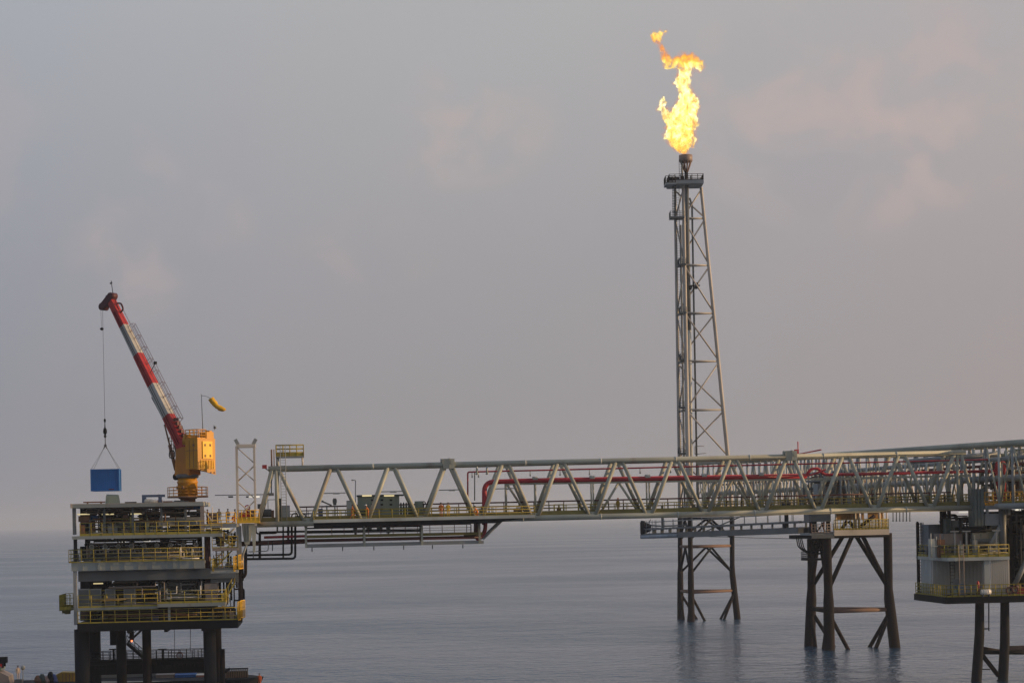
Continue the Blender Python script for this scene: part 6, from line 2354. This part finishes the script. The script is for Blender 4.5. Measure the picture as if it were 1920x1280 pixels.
        m.tube((s - wd * 1.5, ww - .08, z + hh * .6), (s + wd * 2.0, ww - .08, z + hh * .6), .05, n=6)
        t.part('equipment_unit', m, rg.choice((GREY, BROWN, MID, TAN, OLIVE, GREEN, PALE)))
    for px in (1790, 1812, 1868):
        s = S(px, 1030, w + .5)
        m = MB().box(s - .09, s + .09, w + .3, w + .5, zU, zU + 3.2).box(s - .5, s + .5, w + .25, w + .55, zU + 3.2, zU + 3.35)
        t.part('lamp_post', m, GREY)
    # big column with knee brace
    s = S(1880, 1010, -1)
    t.part('column', MB().tube((s, -1, zU), (s, -1, Z(1880, 950, -1)), .46, n=14), MID)
    t.part('diagonal_brace', MB().tube(P(1856, 1024, -1), P(1876, 984, -1), .26, n=10), GREY)
    # bridge bearing post and landing
    m = MB()
    for x0, x1 in ((1827, 1832), (1833, 1838.5), (1839.5, 1845)):
        m.box(S(x0, 950, -1.2), S(x1, 950, -1.2), -1.2, 1.2, Z(1836, 985, -1.2), Z(1836, 916, -1.2))
    m.box(S(1826, 950, -1.2), S(1846, 950, -1.2), -.9, 1.0, Z(1836, 985, -1.2) - .1, Z(1836, 921, -1.2))
    t.part('bearing_post', m, paint('dark_grey_green_paint', (.11, .13, .12), .55))
    boxp(1847, 1888, 963, 985, -1, 4, GREY, 'landing_girder', False)
    m = MB().box(S(1846, 950, -1), S(1990, 950, -1), -1, 8, Z(1870, 947, -1) - .4, Z(1870, 947, -1))
    t.part('landing', m, GREY)
    m = MB()
    for px in (1852, 1886, 1893):
        s = S(px, 955, -1)
        m.box(s - .15, s + .15, -.9, -.6, Z(px, 965, -1), Z(px, 949, -1) - .2)
    t.each('column', m, GREY)
    m = MB().rails([(S(1847, 945, -1), -.95, Z(1870, 947, -1)), (S(1990, 945, -1), -.95, Z(1870, 947, -1))], h=1.7, gap=.55, r=.05, toe=.4)
    t.part('guard_rail', m, paint('orange_yellow_rail', (.60, .28, .03), .5))
    m = MB().tube(P(1877.5, 935, -1.3), P(1877.5, 868, -1.3), .17, n=8)
    m.tube(P(1880, 866, -1.3), P(1902, 882, -1.3), .1, n=6)
    t.part('column', m, BRIDGE)
    # dim structure on the far right: decks, racks and pipework reaching beyond the frame
    m = MB()
    for y in (958, 1000, 1045):
        m.box(S(1890, y, 2), sR, 2, 16, Z(1900, y, 2) - .4, Z(1900, y, 2))
    for px in (1893, 1925, 1970, 2020):
        for ww in (2.2, 12):
            s = S(px, 1000, ww)
            m.box(s - .25, s + .25, ww - .25, ww + .25, zD, Z(px, 880, ww))
    m.box(S(1886, 960, 14), sR, 14, 14.2, zD, Z(1900, 955, 14))
    t.part('deck_frame', m, DARKER)
    m = MB()
    rg = random.Random(17)
    pipes(rg, m, S(1893, 1000, 3), S(1985, 1000, 3), 0, 10, zD + .3, Z(1900, 960, 2), 130, .06, .22, .5)
    t.part('pipework', m, DARK)
    m = MB()
    pipes(rg, m, S(1893, 1000, 3), S(1985, 1000, 3), -1, 3, zD + .3, Z(1900, 960, 2), 46, .05, .12, .5)
    t.part('pipework', m, MID)
    m = MB().tube(P(1903, 1095, -1), P(1925, 1050, -1), .35, n=10)
    t.part('process_pipe', m, GREY)
    m = MB()
    rg = random.Random(19)
    pipes(rg, m, S(1846, 900, 5), S(1985, 900, 5), 1, 11, Z(1900, 940, 4), Z(1900, 866, 4), 70, .07, .22, .6)
    t.part('pipework', m, MID)
    m = MB()
    pipes(rg, m, S(1890, 900, 5), S(1985, 900, 5), 0, 9, Z(1900, 935, 4), Z(1900, 885, 4), 24, .08, .2, .5)
    m.box(S(1897, 890, 2), S(1985, 890, 2), 2, 9, Z(1900, 890, 2), Z(1900, 883, 2))
    m.box(S(1908, 890, 3), S(1985, 890, 3), 3, 9, Z(1900, 930, 3), Z(1900, 897, 3))
    t.part('process_module', m, BROWN)
    m = MB()
    rg = random.Random(23)
    pipes(rg, m, S(1880, 860, 5), S(1985, 860, 5), 1, 10, Z(1900, 884, 4), Z(1900, 842, 4), 60, .06, .14, .35)
    for y in (857, 870):
        m.box(S(1875, y, 3), S(1985, y, 3), 3, 9, Z(1900, y, 3) - .12, Z(1900, y, 3))
    t.part('pipework', m, GREEN)
    m = MB().tube(P(1700, 865.5, 7), P(1876, 850.5, 5), .36, n=12)
    single('vent_header', FF, P(1876, 850.5, 5), m, GREY, 'straight grey pipe end poking out right of the bridge top chord', 'pipe')
    m = MB().path([P(1884, 940, 1.0), P(1884, 866, 1.0), P(1868, 865, 1.0)], .16, n=8)
    single('red_drop_pipe', FF, P(1884, 940, 1.0), m, RED, 'red upright pipe at the right end of the bridge beside the main pipe loop', 'pipe')
    # hanging rods under the second bridge
    m = MB()
    for k in range(6):
        x = 1674.5 + 6.3 * k
        m.tube(at(x, 952, 300), at(x, 976.5, 300), .07, n=5)
        m.tube(at(x - 1.5, 976, 300), at(x + 1.5, 976, 300), .07, n=5)
    F0 = Frame((0, 0), 0)
    single('hanger_rack', F0, tuple(at(1690, 952, 300)), m, DARK, 'six thin dark rods hanging in a row below the bridge against the sea', 'hanger')
    # lamps and writing-free plates
    for x0, x1, y in ((1798, 1815, 960),):
        a, z = FF.hit(x0, y, 1)
        t.part('strip_lamp', MB().box(a, S(x1, y, 1), 1, 1.15, z - .08, z + .08), LAMPW)
    m = MB()
    for x in (1904, 1906.5, 1909, 1913):
        a, z = FF.hit(x, 954.5, -.5)
        m.box(a - .06, a + .06, -.6, -.45, z - .16, z + .16)
    t.each('lamp', m, LAMPW)
    # loose items on the lower deck edge
    zz = zD
    s = S(1834, 1110, w + .3)
    o = Thing('fire_extinguisher', FF, (s, w + .3, zz), 'red fire extinguisher cylinder standing against the grey module wall', 'fire extinguisher')
    o.part('body', MB().lathe((s, w + .3, zz + .9), [(.16, 0), (.17, .05), (.17, .85), (.1, 1.0), (.05, 1.05)], 12), RED)
    o.part('stand', MB().box(s - .2, s + .2, w + .2, w + .5, zz, zz + .88), BROWN)
    a, b = S(1838, 1109, w - .1), S(1857, 1109, w - .1)
    zr = Z(1847, 1109, w - .1)
    o = Thing('life_raft', FF, ((a + b) / 2, w - .1, zz), 'white life raft canister lying in its cradle on the deck edge', 'life raft')
    m = MB().tube((a + .12, w - .3, zr), (b - .12, w - .3, zr), .34, n=16).tube((a, w - .3, zr), (a + .12, w - .3, zr), .22, .34, n=16).tube((b - .12, w - .3, zr), (b, w - .3, zr), .34, .22, n=16)
    for k in (.3, .5, .7):
        c = a + (b - a) * k
        m.tube((c - .04, w - .3, zr), (c + .04, w - .3, zr), .36, n=16)
    o.part('canister', m, WHITE)
    o.part('cradle', MB().box(a + .2, a + .32, w - .55, w - .05, zz, zr - .2).box(b - .32, b - .2, w - .55, w - .05, zz, zr - .2), MID)
    s = S(1805, 1110, w + .6)
    o = Thing('air_compressor', FF, (s, w + .6, zz), 'blue grey compressor unit behind the yellow rail of the module deck', 'compressor')
    o.part('body', MB().box(s - .6, s + .5, w + .5, w + 1.2, zz + .25, zz + 1.35).tube((s - .5, w + .9, zz + 1.4), (s + .4, w + .9, zz + 1.4), .25, n=12), paint('slate_blue_paint', (.14, .19, .24), .5))
    o.part('skid', MB().box(s - .7, s + .6, w + .45, w + 1.3, zz, zz + .24), DARK)
    for px, y, lab in ((1893, 1106, 'left one of two dark red life rings hung on the module rail'), (1903, 1104, 'right one of two dark red life rings hung on the module rail')):
        s, z = FF.hit(px, y, w - .1)
        single('life_ring', FF, (s, w - .1, z), MB().ring((s, w - .1, z), .40, .09, (0, 1, 0), 18, 8), MAROON, lab, 'life ring')
    s = S(1914, 1108, w + .4)
    single('red_hose_box', FF, (s, w + .4, zz), MB().box(s - .6, s + .6, w + .3, w + .9, zz, zz + .9).box(s - .66, s + .66, w + .25, w + .95, zz + .902, zz + 1.0), RED,
           'red hose box on the deck at the right picture edge', 'box')
    o = Thing('wall_ladder', FF, P(1803, 1047, w - .1), 'tan vertical ladder fixed to the front of the grey module', 'ladder')
    s = S(1803, 1070, w - .15)
    o.part('rails', MB().ladder((s, w - .15, zD + .1), (s, w - .15, zU + 1.7), .6, r=.045, step=.4), TAN)
    m = MB()
    s = S(1795, 1070, w - .1)
    m.ladder((s, w + 1.8, zD + .1), (s, w + 1.8, zU + .3), .6, r=.05, step=.4)
    o.part('rungs', m, RUST)


build_main_platform()


# ================================================================== people
def person(fr, s, w, z, yaw, cover, label, pose='stand', helmet=None, h=1.78, group=None):
    k = h / 1.78
    Jn = {'pelvis': (0, 0, .95), 'waist': (0, 0, 1.1), 'chest': (.01, 0, 1.32), 'neck': (.0, 0, 1.50), 'head0': (.02, 0, 1.60), 'head1': (.02, 0, 1.73),
          'hipL': (0, .10, .90), 'kneeL': (.03, .11, .50), 'ankL': (0, .11, .09), 'toeL': (.17, .12, .04),
          'hipR': (0, -.10, .90), 'kneeR': (.03, -.11, .50), 'ankR': (0, -.11, .09), 'toeR': (.17, -.12, .04),
          'shL': (0, .20, 1.42), 'elL': (-.02, .26, 1.14), 'wrL': (.05, .26, .90), 'haL': (.08, .25, .80),
          'shR': (0, -.20, 1.42), 'elR': (-.02, -.26, 1.14), 'wrR': (.05, -.26, .90), 'haR': (.08, -.25, .80)}
    if pose == 'walk':
        Jn.update({'kneeL': (.22, .11, .52), 'ankL': (.30, .11, .11), 'toeL': (.46, .12, .06), 'kneeR': (-.06, -.11, .50), 'ankR': (-.32, -.11, .14), 'toeR': (-.18, -.12, .04),
                   'elL': (-.14, .26, 1.16), 'wrL': (-.12, .27, .92), 'haL': (-.10, .26, .83), 'elR': (.12, -.26, 1.16), 'wrR': (.28, -.25, 1.02), 'haR': (.36, -.24, .98)})
    if pose == 'work':
        Jn.update({'chest': (.10, 0, 1.30), 'neck': (.18, 0, 1.46), 'head0': (.23, 0, 1.55), 'head1': (.27, 0, 1.67), 'shL': (.14, .20, 1.38), 'shR': (.14, -.20, 1.38),
                   'elL': (.28, .26, 1.16), 'wrL': (.48, .2, 1.10), 'haL': (.57, .18, 1.10), 'elR': (.28, -.26, 1.16), 'wrR': (.48, -.2, 1.10), 'haR': (.57, -.18, 1.10)})
    if pose == 'crouch':
        d = -.45
        Jn = {n: (p[0], p[1], p[2] + d) if n not in ('ankL', 'toeL', 'ankR', 'toeR', 'kneeL', 'kneeR') else p for n, p in Jn.items()}
        Jn.update({'kneeL': (.38, .14, .52), 'kneeR': (.36, -.14, .36), 'ankL': (.06, .13, .10), 'toeL': (.22, .14, .04), 'ankR': (-.10, -.13, .14), 'toeR': (.02, -.14, .04),
                   'chest': (.16, 0, .86), 'neck': (.24, 0, 1.02), 'head0': (.28, 0, 1.11), 'head1': (.31, 0, 1.23), 'shL': (.2, .2, .94), 'shR': (.2, -.2, .94),
                   'elL': (.3, .26, .70), 'wrL': (.48, .18, .58), 'haL': (.56, .16, .55), 'elR': (.3, -.26, .70), 'wrR': (.48, -.18, .58), 'haR': (.56, -.16, .55)})
    rad = {'pelvis': .15, 'waist': .14, 'chest': .165, 'neck': .06, 'head0': .085, 'head1': .09, 'hip': .10, 'knee': .07, 'ank': .055, 'toe': .045, 'sh': .075, 'el': .055, 'wr': .042, 'ha': .045}
    names = list(Jn)
    E = [('pelvis', 'waist'), ('waist', 'chest'), ('chest', 'neck'), ('neck', 'head0'), ('head0', 'head1')]
    for q in 'LR':
        E += [('pelvis', 'hip' + q), ('hip' + q, 'knee' + q), ('knee' + q, 'ank' + q), ('ank' + q, 'toe' + q), ('chest', 'sh' + q), ('sh' + q, 'el' + q), ('el' + q, 'wr' + q), ('wr' + q, 'ha' + q)]
    me = bpy.data.meshes.new('body')
    me.from_pydata([tuple(c * k for c in Jn[n]) for n in names], [(names.index(a), names.index(b)) for a, b in E], [])
    root = bpy.data.objects.new('person', None)
    COL.objects.link(root)
    root.location = fr.world((s, w, z))
    root.rotation_euler = (0, 0, fr.yaw + yaw)
    custom(root, label, 'person', group)
    o = bpy.data.objects.new('body', me)
    COL.objects.link(o)
    o.parent = root
    md = o.modifiers.new('skin', 'SKIN')
    sv = me.skin_vertices[0].data
    for i, n in enumerate(names):
        r = rad.get(n, rad.get(n[:-1], .08)) * k
        sv[i].radius = (r, r * (1.25 if n in ('pelvis', 'waist', 'chest') else 1))
        sv[i].use_root = n == 'pelvis'
    sb = o.modifiers.new('smooth', 'SUBSURF')
    sb.levels = sb.render_levels = 1
    # coverall below the neck, skin above it
    key = 'body_' + cover.name
    headz = (Jn['neck'][2] + .02) * k
    nm = key + f'_{headz:.2f}'
    if nm not in MATS:
        m = cover.copy()
        m.name = nm
        nt = m.node_tree
        b = nt.nodes['Principled BSDF']
        src = b.inputs['Base Color'].links[0].from_socket
        tc = node(nt, 'ShaderNodeTexCoord')
        sp = node(nt, 'ShaderNodeSeparateXYZ')
        nt.links.new(tc.outputs['Object'], sp.inputs[0])
        f = math_n(nt, 'GREATER_THAN', sp.outputs[2], headz)
        nt.links.new(mixc(nt, f, src, (.30, .16, .10)), b.inputs['Base Color'])
        MATS[nm] = m
    me.materials.append(MATS[nm])
    hx, hy, hz = [c * k for c in Jn['head1']]
    cap = MB()
    if helmet:
        cap.lathe((hx, hy, hz - .02), [(.17, 0), (.165, .02), (.135, .03), (.13, .08), (.09, .13), (.03, .15)], 12)
        c = mesh_obj('helmet', cap, helmet, parent=root)
    else:
        cap.lathe((hx - .02, hy, hz - .03), [(.10, 0), (.115, .05), (.10, .10), (.05, .135)], 12)
        c = mesh_obj('hair', cap, HAIR, parent=root)
    nose = MB().lathe((hx + .09, hy, hz - .06), [(.02, 0), (.025, .02), (.01, .05)], 6)
    mesh_obj('nose', nose, SKIN, parent=root)
    return root


def build_people():
    def onb(px, w):
        s = S(px, 965, w)
        return s, w, zd(s)
    ez = lambda s: zb(s) + .38
    s = S(661, 968, -.9)
    person(FF, s, -.9, ez(s), R(0), COVER, 'worker in orange coverall striding right in front of the grey cupboard', 'walk')
    s = S(668, 966, .8)
    person(FF, *onb(669, .75), R(200), COVERD, 'worker in dark coverall and white helmet half hidden behind the striding one', 'stand', HELMW)
    s = S(690.5, 968, -.9)
    person(FF, s, -.9, ez(s), R(180), COVER, 'worker in orange coverall and white helmet facing the green cabin bench', 'work', HELMW)
    s = S(827, 964, -.9)
    person(FF, s, -.9, ez(s), R(80), COVER, 'bareheaded worker in orange coverall standing left of the yellow clad one', 'stand')
    s = S(840.5, 964, -.9)
    person(FF, s, -.9, ez(s), R(95), COVERY, 'bareheaded worker in yellow coverall standing beside an orange clad one', 'stand', None, 1.76)
    s = S(895, 963, -.8)
    person(FF, s, -.8, ez(s), R(160), COVER, 'worker in orange coverall crouching beside the red riser pipe', 'crouch')
    s = S(1159, 955, .9)
    person(FF, *onb(1159, .9), R(-60), paint('brown_yellow_coverall', (.30, .19, .03), .85), 'worker in brownish coverall on the bridge under the red pipe', 'stand', HELMO)
    zl = Z(420, 981, WF)
    person(FF, S(411, 975, -1), -1, zl, R(-70), COVERT, 'worker in tan clothes standing on the landing below the crane platform', 'stand', None, 1.75)
    person(FF, S(427.5, 975, -1), -1, zl, R(-110), paint('grey_coverall', (.24, .22, .21), .85), 'worker in grey clothes standing midway on the platform landing', 'stand', None, 1.75)
    person(FF, S(436, 975, -.6), -.6, zl, R(20), COVER, 'worker in orange crouching by the cream lattice frame leg', 'crouch')
    person(FF, S(441, 975, .3), .3, zl, R(170), paint('red_coverall', (.45, .06, .03), .85), 'worker in red coverall next to the lattice frame leg', 'stand', None, 1.7)
    person(FF, S(389, 975, 0), 0, zl, R(30), paint('rust_coverall', (.36, .12, .05), .85), 'worker in rust coloured coverall beside the roof end', 'stand', None, 1.72)
    # on the support jacket
    p = LcP(1541, zfP(1000) + .36, 306.5)
    person(FP, p[0], -1.4, p[2], R(150), paint('red_coverall', (.45, .06, .03), .85), 'worker in dark red coverall on the jacket deck between its columns', 'stand', None, 1.75)
    p = LcP(1514, zfP(1000) + .36, 306.5)
    person(FP, p[0] + .1, -1.4, p[2], R(-20), paint('rust_coverall', (.36, .12, .05), .85), 'worker in rust coverall at the boom end of the jacket deck', 'stand', None, 1.75)


build_people()


def build_landing_goods():
    # clutter round the foot of the lattice frame
    zl = Z(460, 976, -1.5)
    s = S(458, 970, .2)
    t = Thing('red_pump', FF, (s, .2, zl), 'red pump set standing inside the cream lattice frame', 'pump')
    t.part('motor', MB().tube((s - .6, .3, zl + .7), (s + .2, .3, zl + .7), .38, n=12), RED)
    t.part('casing', MB().tube((s + .2, .3, zl + .7), (s + .7, .3, zl + .7), .28, n=12).tube((s + .4, .3, zl + .6), (s + .4, .3, zl + 1.6), .15, n=8).ring((s + .4, .1, zl + 1.6), .3, .07, (0, 1, 0), 12), RED)
    t.part('skid', MB().box(s - .8, s + .9, -.1, .7, zl, zl + .3), BROWN)
    s = S(472, 970, .8)
    t = Thing('orange_hose_reel', FF, (s, .8, zl), 'orange brown hose reel right of the red pump', 'hose reel')
    t.part('drum', MB().tube((s - .35, .8, zl + .8), (s + .35, .8, zl + .8), .55, n=14), BROWN)
    t.part('frame', MB().box(s - .5, s - .38, .3, 1.3, zl, zl + 1.3).box(s + .38, s + .5, .3, 1.3, zl, zl + 1.3), RUSTRED)
    s = S(397, 975, .8)
    zl2 = Z(420, 981, WF)
    t = Thing('brown_crate', FF, (s, .8, zl2), 'brown slatted crate beside the roof end on the landing', 'crate')
    t.part('body', MB().box(s - .6, s + .6, .5, 1.5, zl2, zl2 + 1.3), BROWN)
    m = MB()
    for k in range(4):
        m.box(s - .64, s + .64, .42, .498, zl2 + .1 + k * .32, zl2 + .3 + k * .32)
    t.part('slats', m, TAN)


build_landing_goods()


# ================================================================== supply boat along the far side of the wellhead platform
def build_boat():
    wb = 24.0
    s0, s1 = S(-120, 1275, wb), S(493, 1275, wb)
    zdk = 1.0
    t = Thing('supply_boat', FF, ((s0 + s1) / 2, wb + 4, 0), 'low supply boat with cluttered deck moored behind the wellhead platform legs', 'boat')
    pts = [(s0, wb), (s1 - 3, wb), (s1, wb + 4), (s1 - 3, wb + 9), (s0, wb + 9)]
    m = MB()
    n = len(pts)
    lo = [(a + (0 if i != 2 else -1.0), b, -1.2) for i, (a, b) in enumerate(pts)]
    hi = [(a, b, zdk) for a, b in pts]
    m._add(lo + hi, [tuple(range(n))[::-1], tuple(range(n, 2 * n))] + [(i, (i + 1) % n, n + (i + 1) % n, n + i) for i in range(n)])
    t.part('hull', m, DARKER)
    z2 = Z(300, 1257.5, wb + 9)
    m = MB()
    for x0, x1 in ((294, 330), (196, 252)):
        m.box(S(x0, 1258, wb + 9), S(x1, 1258, wb + 9), wb + 8.9, wb + 9.0, z2 - .12, z2 + .12)
    m.box(S(180, 1270, wb + 9), S(395, 1270, wb + 9), wb + 9.01, wb + 9.08, zdk, z2 + .3)
    t.part('far_bulwark', m, MID)
    m = MB().tube(P(186, 1278.5, wb + .5), P(400, 1276.5, wb + .5), .12, n=8)
    for i in range(14):
        px = 188 + i * 15.5
        m.tube((S(px, 1277, wb + .5), wb + .5, zdk - .6), (S(px, 1277, wb + .5), wb + .5, Z(px, 1277.5, wb + .5)), .06, n=5)
    t.part('rail', m, CREAM)
    # wheelhouse end at the far left
    a, b = S(-60, 1270, wb + 3), S(21, 1270, wb + 3)
    zt_ = Z(10, 1258, wb + 3)
    m = MB().prism([(a, zdk - .5), (b, zdk - .5), (b - .2, zt_ - .6), (b - 1.4, zt_), (a, zt_ + .2)], wb + 2, wb + 6)
    t.part('wheelhouse', m, TAN)
    m = MB().box(a, b - 1.2, wb + 2.4, wb + 5.6, zt_ + .2, zt_ + .75)
    t.part('wheelhouse_top', m, GREEN)
    c = P(9, 1243, wb + 3)
    m = MB().tube((c[0], wb + 3, zt_ + .7), (c[0], wb + 3, c[2] + .5), .14, n=8).box(c[0] - .9, c[0] + .35, wb + 2.6, wb + 3.4, c[2] + .1, c[2] + .9).box(c[0] - .9, c[0] - .2, wb + 2.5, wb + 3.5, c[2] - .6, c[2] + .05)
    t.part('radar', m, [DARK])
    m = MB().box(c[0] - .95, c[0] - .3, wb + 2.45, wb + 2.59, c[2] - .5, c[2])
    t.part('lifebuoy_panel', m, RED)
    p = P(43, 1262, wb + 4)
    t.part('lamp', MB().tube((p[0], wb + 4, zdk), (p[0], wb + 4, p[2] + .6), .06, n=6).lathe((p[0], wb + 4, p[2] + .5), [(.1, 0), (.3, .15), (.3, .5), (.1, .65)], 10), PALE)
    # deck cargo
    s = S(122, 1270, wb + 5)
    zt_ = Z(122, 1260, wb + 5)
    o = Thing('yellow_skip', FF, (s, wb + 5, zdk), 'ochre yellow skip with sloping side on the boat deck', 'skip')
    a, b = S(104, 1270, wb + 5), S(143, 1270, wb + 5)
    m = MB().prism([(a + .5, zdk), (b, zdk), (b, zt_), (a + .9, zt_ + .1), (a, zt_ - .3)], wb + 4.5, wb + 6.5)
    o.part('body', m, paint('ochre_paint', (.40, .25, .02), .55))
    m = MB()
    for k in range(4):
        c = a + 1 + (b - a - 1) * k / 4
        m.box(c, c + .1, wb + 4.42, wb + 4.498, zdk, zt_ - .1)
    o.part('ribs', m, BROWN)
    rg = random.Random(41)
    specs = [(71, BROWN, .85), (79, DGREEN, 1.0), (87, paint('pinkish_sack', (.40, .26, .22), .9), .75), (95, DARK, 1.25), (101, BLUEP, .95)]
    labs = ['brown deck bundle leftmost in the heap on the boat', 'dark green bundle second in the heap on the boat', 'pinkish sack in the middle of the heap on the boat', 'black taller bundle in the heap on the boat', 'blue bundle rightmost in the heap by the yellow skip']
    for (px, mat, h), lab in zip(specs, labs):
        s = S(px, 1275, wb + 4)
        m = MB().lathe((s, wb + 4, zdk), [(.42, 0), (.50, h * .4), (.42, h * .8), (.2, h * 1.15)], 9)
        m.lathe((s + .25, wb + 3.7, zdk), [(.3, 0), (.34, h * .3), (.15, h * .75)], 8)
        m.tube((s - .3, wb + 3.8, zdk + h * .6), (s + .3, wb + 4.1, zdk + h * .8), .08, n=6)
        single('deck_bundle', FF, (s, wb + 4, zdk), m, mat, lab, 'bundle', 'bundles heaped on the boat deck')
    for x0, x1, mat, lab in ((292, 326, TAN, 'brown grey container on the boat deck left of the blue one'), (328, 367, BLUE, 'blue container on the boat deck between the platform legs'),
                             (368, 384, paint('pink_container_paint', (.38, .18, .16), .6), 'pale red container on the boat deck right of the blue one')):
        a, b = S(x0, 1270, wb + 6), S(x1, 1270, wb + 6)
        zt_ = Z(x0, 1265.5, wb + 6)
        o = Thing('deck_container', FF, ((a + b) / 2, wb + 6, zdk - .3), lab, 'container')
        m = MB().box(a, b, wb + 6, wb + 8.3, zdk - .3, zt_)
        for k in range(8):
            c = a + (b - a) * (k + .3) / 8
            m.box(c, c + (b - a) / 20, wb + 5.95, wb + 5.998, zdk - .2, zt_ - .1)
        o.part('body', m, mat)
        o.part('roof_edge', MB().box(a - .03, b + .03, wb + 5.93, wb + 8.35, zt_ + .002, zt_ + .1), WHITE if x0 > 360 else mat)
    # tyre/timber barrier and bow post at the right
    o = Thing('stake_rack', FF, (S(445, 1270, wb + 3), wb + 3, zdk), 'dark rack of upright timber stakes on the boat right of the platform leg', 'stake rack')
    m = MB()
    a, b = S(423, 1270, wb + 3), S(465, 1270, wb + 3)
    zt_ = Z(445, 1253.5, wb + 3)
    for k in range(13):
        c = a + (b - a) * k / 12.6
        m.box(c, c + .15, wb + 3, wb + 3.2, zdk - .5, zt_)
    o.part('stakes', m, paint('weathered_timber', (.13, .10, .075), .85, (.05, .04, .03), .5, 1))
    o.part('top_rail', MB().box(a - .05, b + .05, wb + 2.92, wb + 3.28, zt_, zt_ + .14), DARK)
    o.part('back_boards', MB().box(a, b, wb + 3.4, wb + 3.5, zdk - .5, zt_ - .3), DARK)
    a, b = S(466, 1273, wb + 3), S(482, 1273, wb + 3)
    single('bow_locker', FF, (a, wb + 3, zdk - .5), MB().box(a, b, wb + 3, wb + 5, zdk - .5, Z(470, 1271, wb + 3)).box(a + .1, b - .1, wb + 3.1, wb + 4.9, Z(470, 1271, wb + 3), Z(470, 1271, wb + 3) + .08), DARK,
           'low dark locker at the boat bow beside the stake rack', 'locker')
    zf_ = Z(486, 1262, wb + 3) - 1.78
    m = MB().box(S(481, 1280, wb + 3), S(492, 1280, wb + 3), wb + 2.6, wb + 3.6, -.3, zf_ - .002)
    t.part('bow_step', m, DARK)
    person(FF, S(486.5, 1275, wb + 3), wb + 3, zf_, R(-100), paint('bright_orange_coverall', (.75, .15, .04), .85), 'deckhand in bright orange coverall standing at the boat bow', 'stand')
    zf_ = Z(35, 1247.5, wb + 2) - 1.78
    t.part('side_step', MB().box(S(28, 1280, wb + 2), S(42, 1280, wb + 2), wb + 1.5, wb + 2.6, zdk + .001, max(zf_ - .002, zdk + .05)), MID)
    person(FF, S(34, 1275, wb + 2), wb + 2, zf_, R(-70), paint('pale_overall', (.62, .50, .40), .85), 'deckhand in pale overalls standing beside the boat wheelhouse', 'stand')


build_boat()
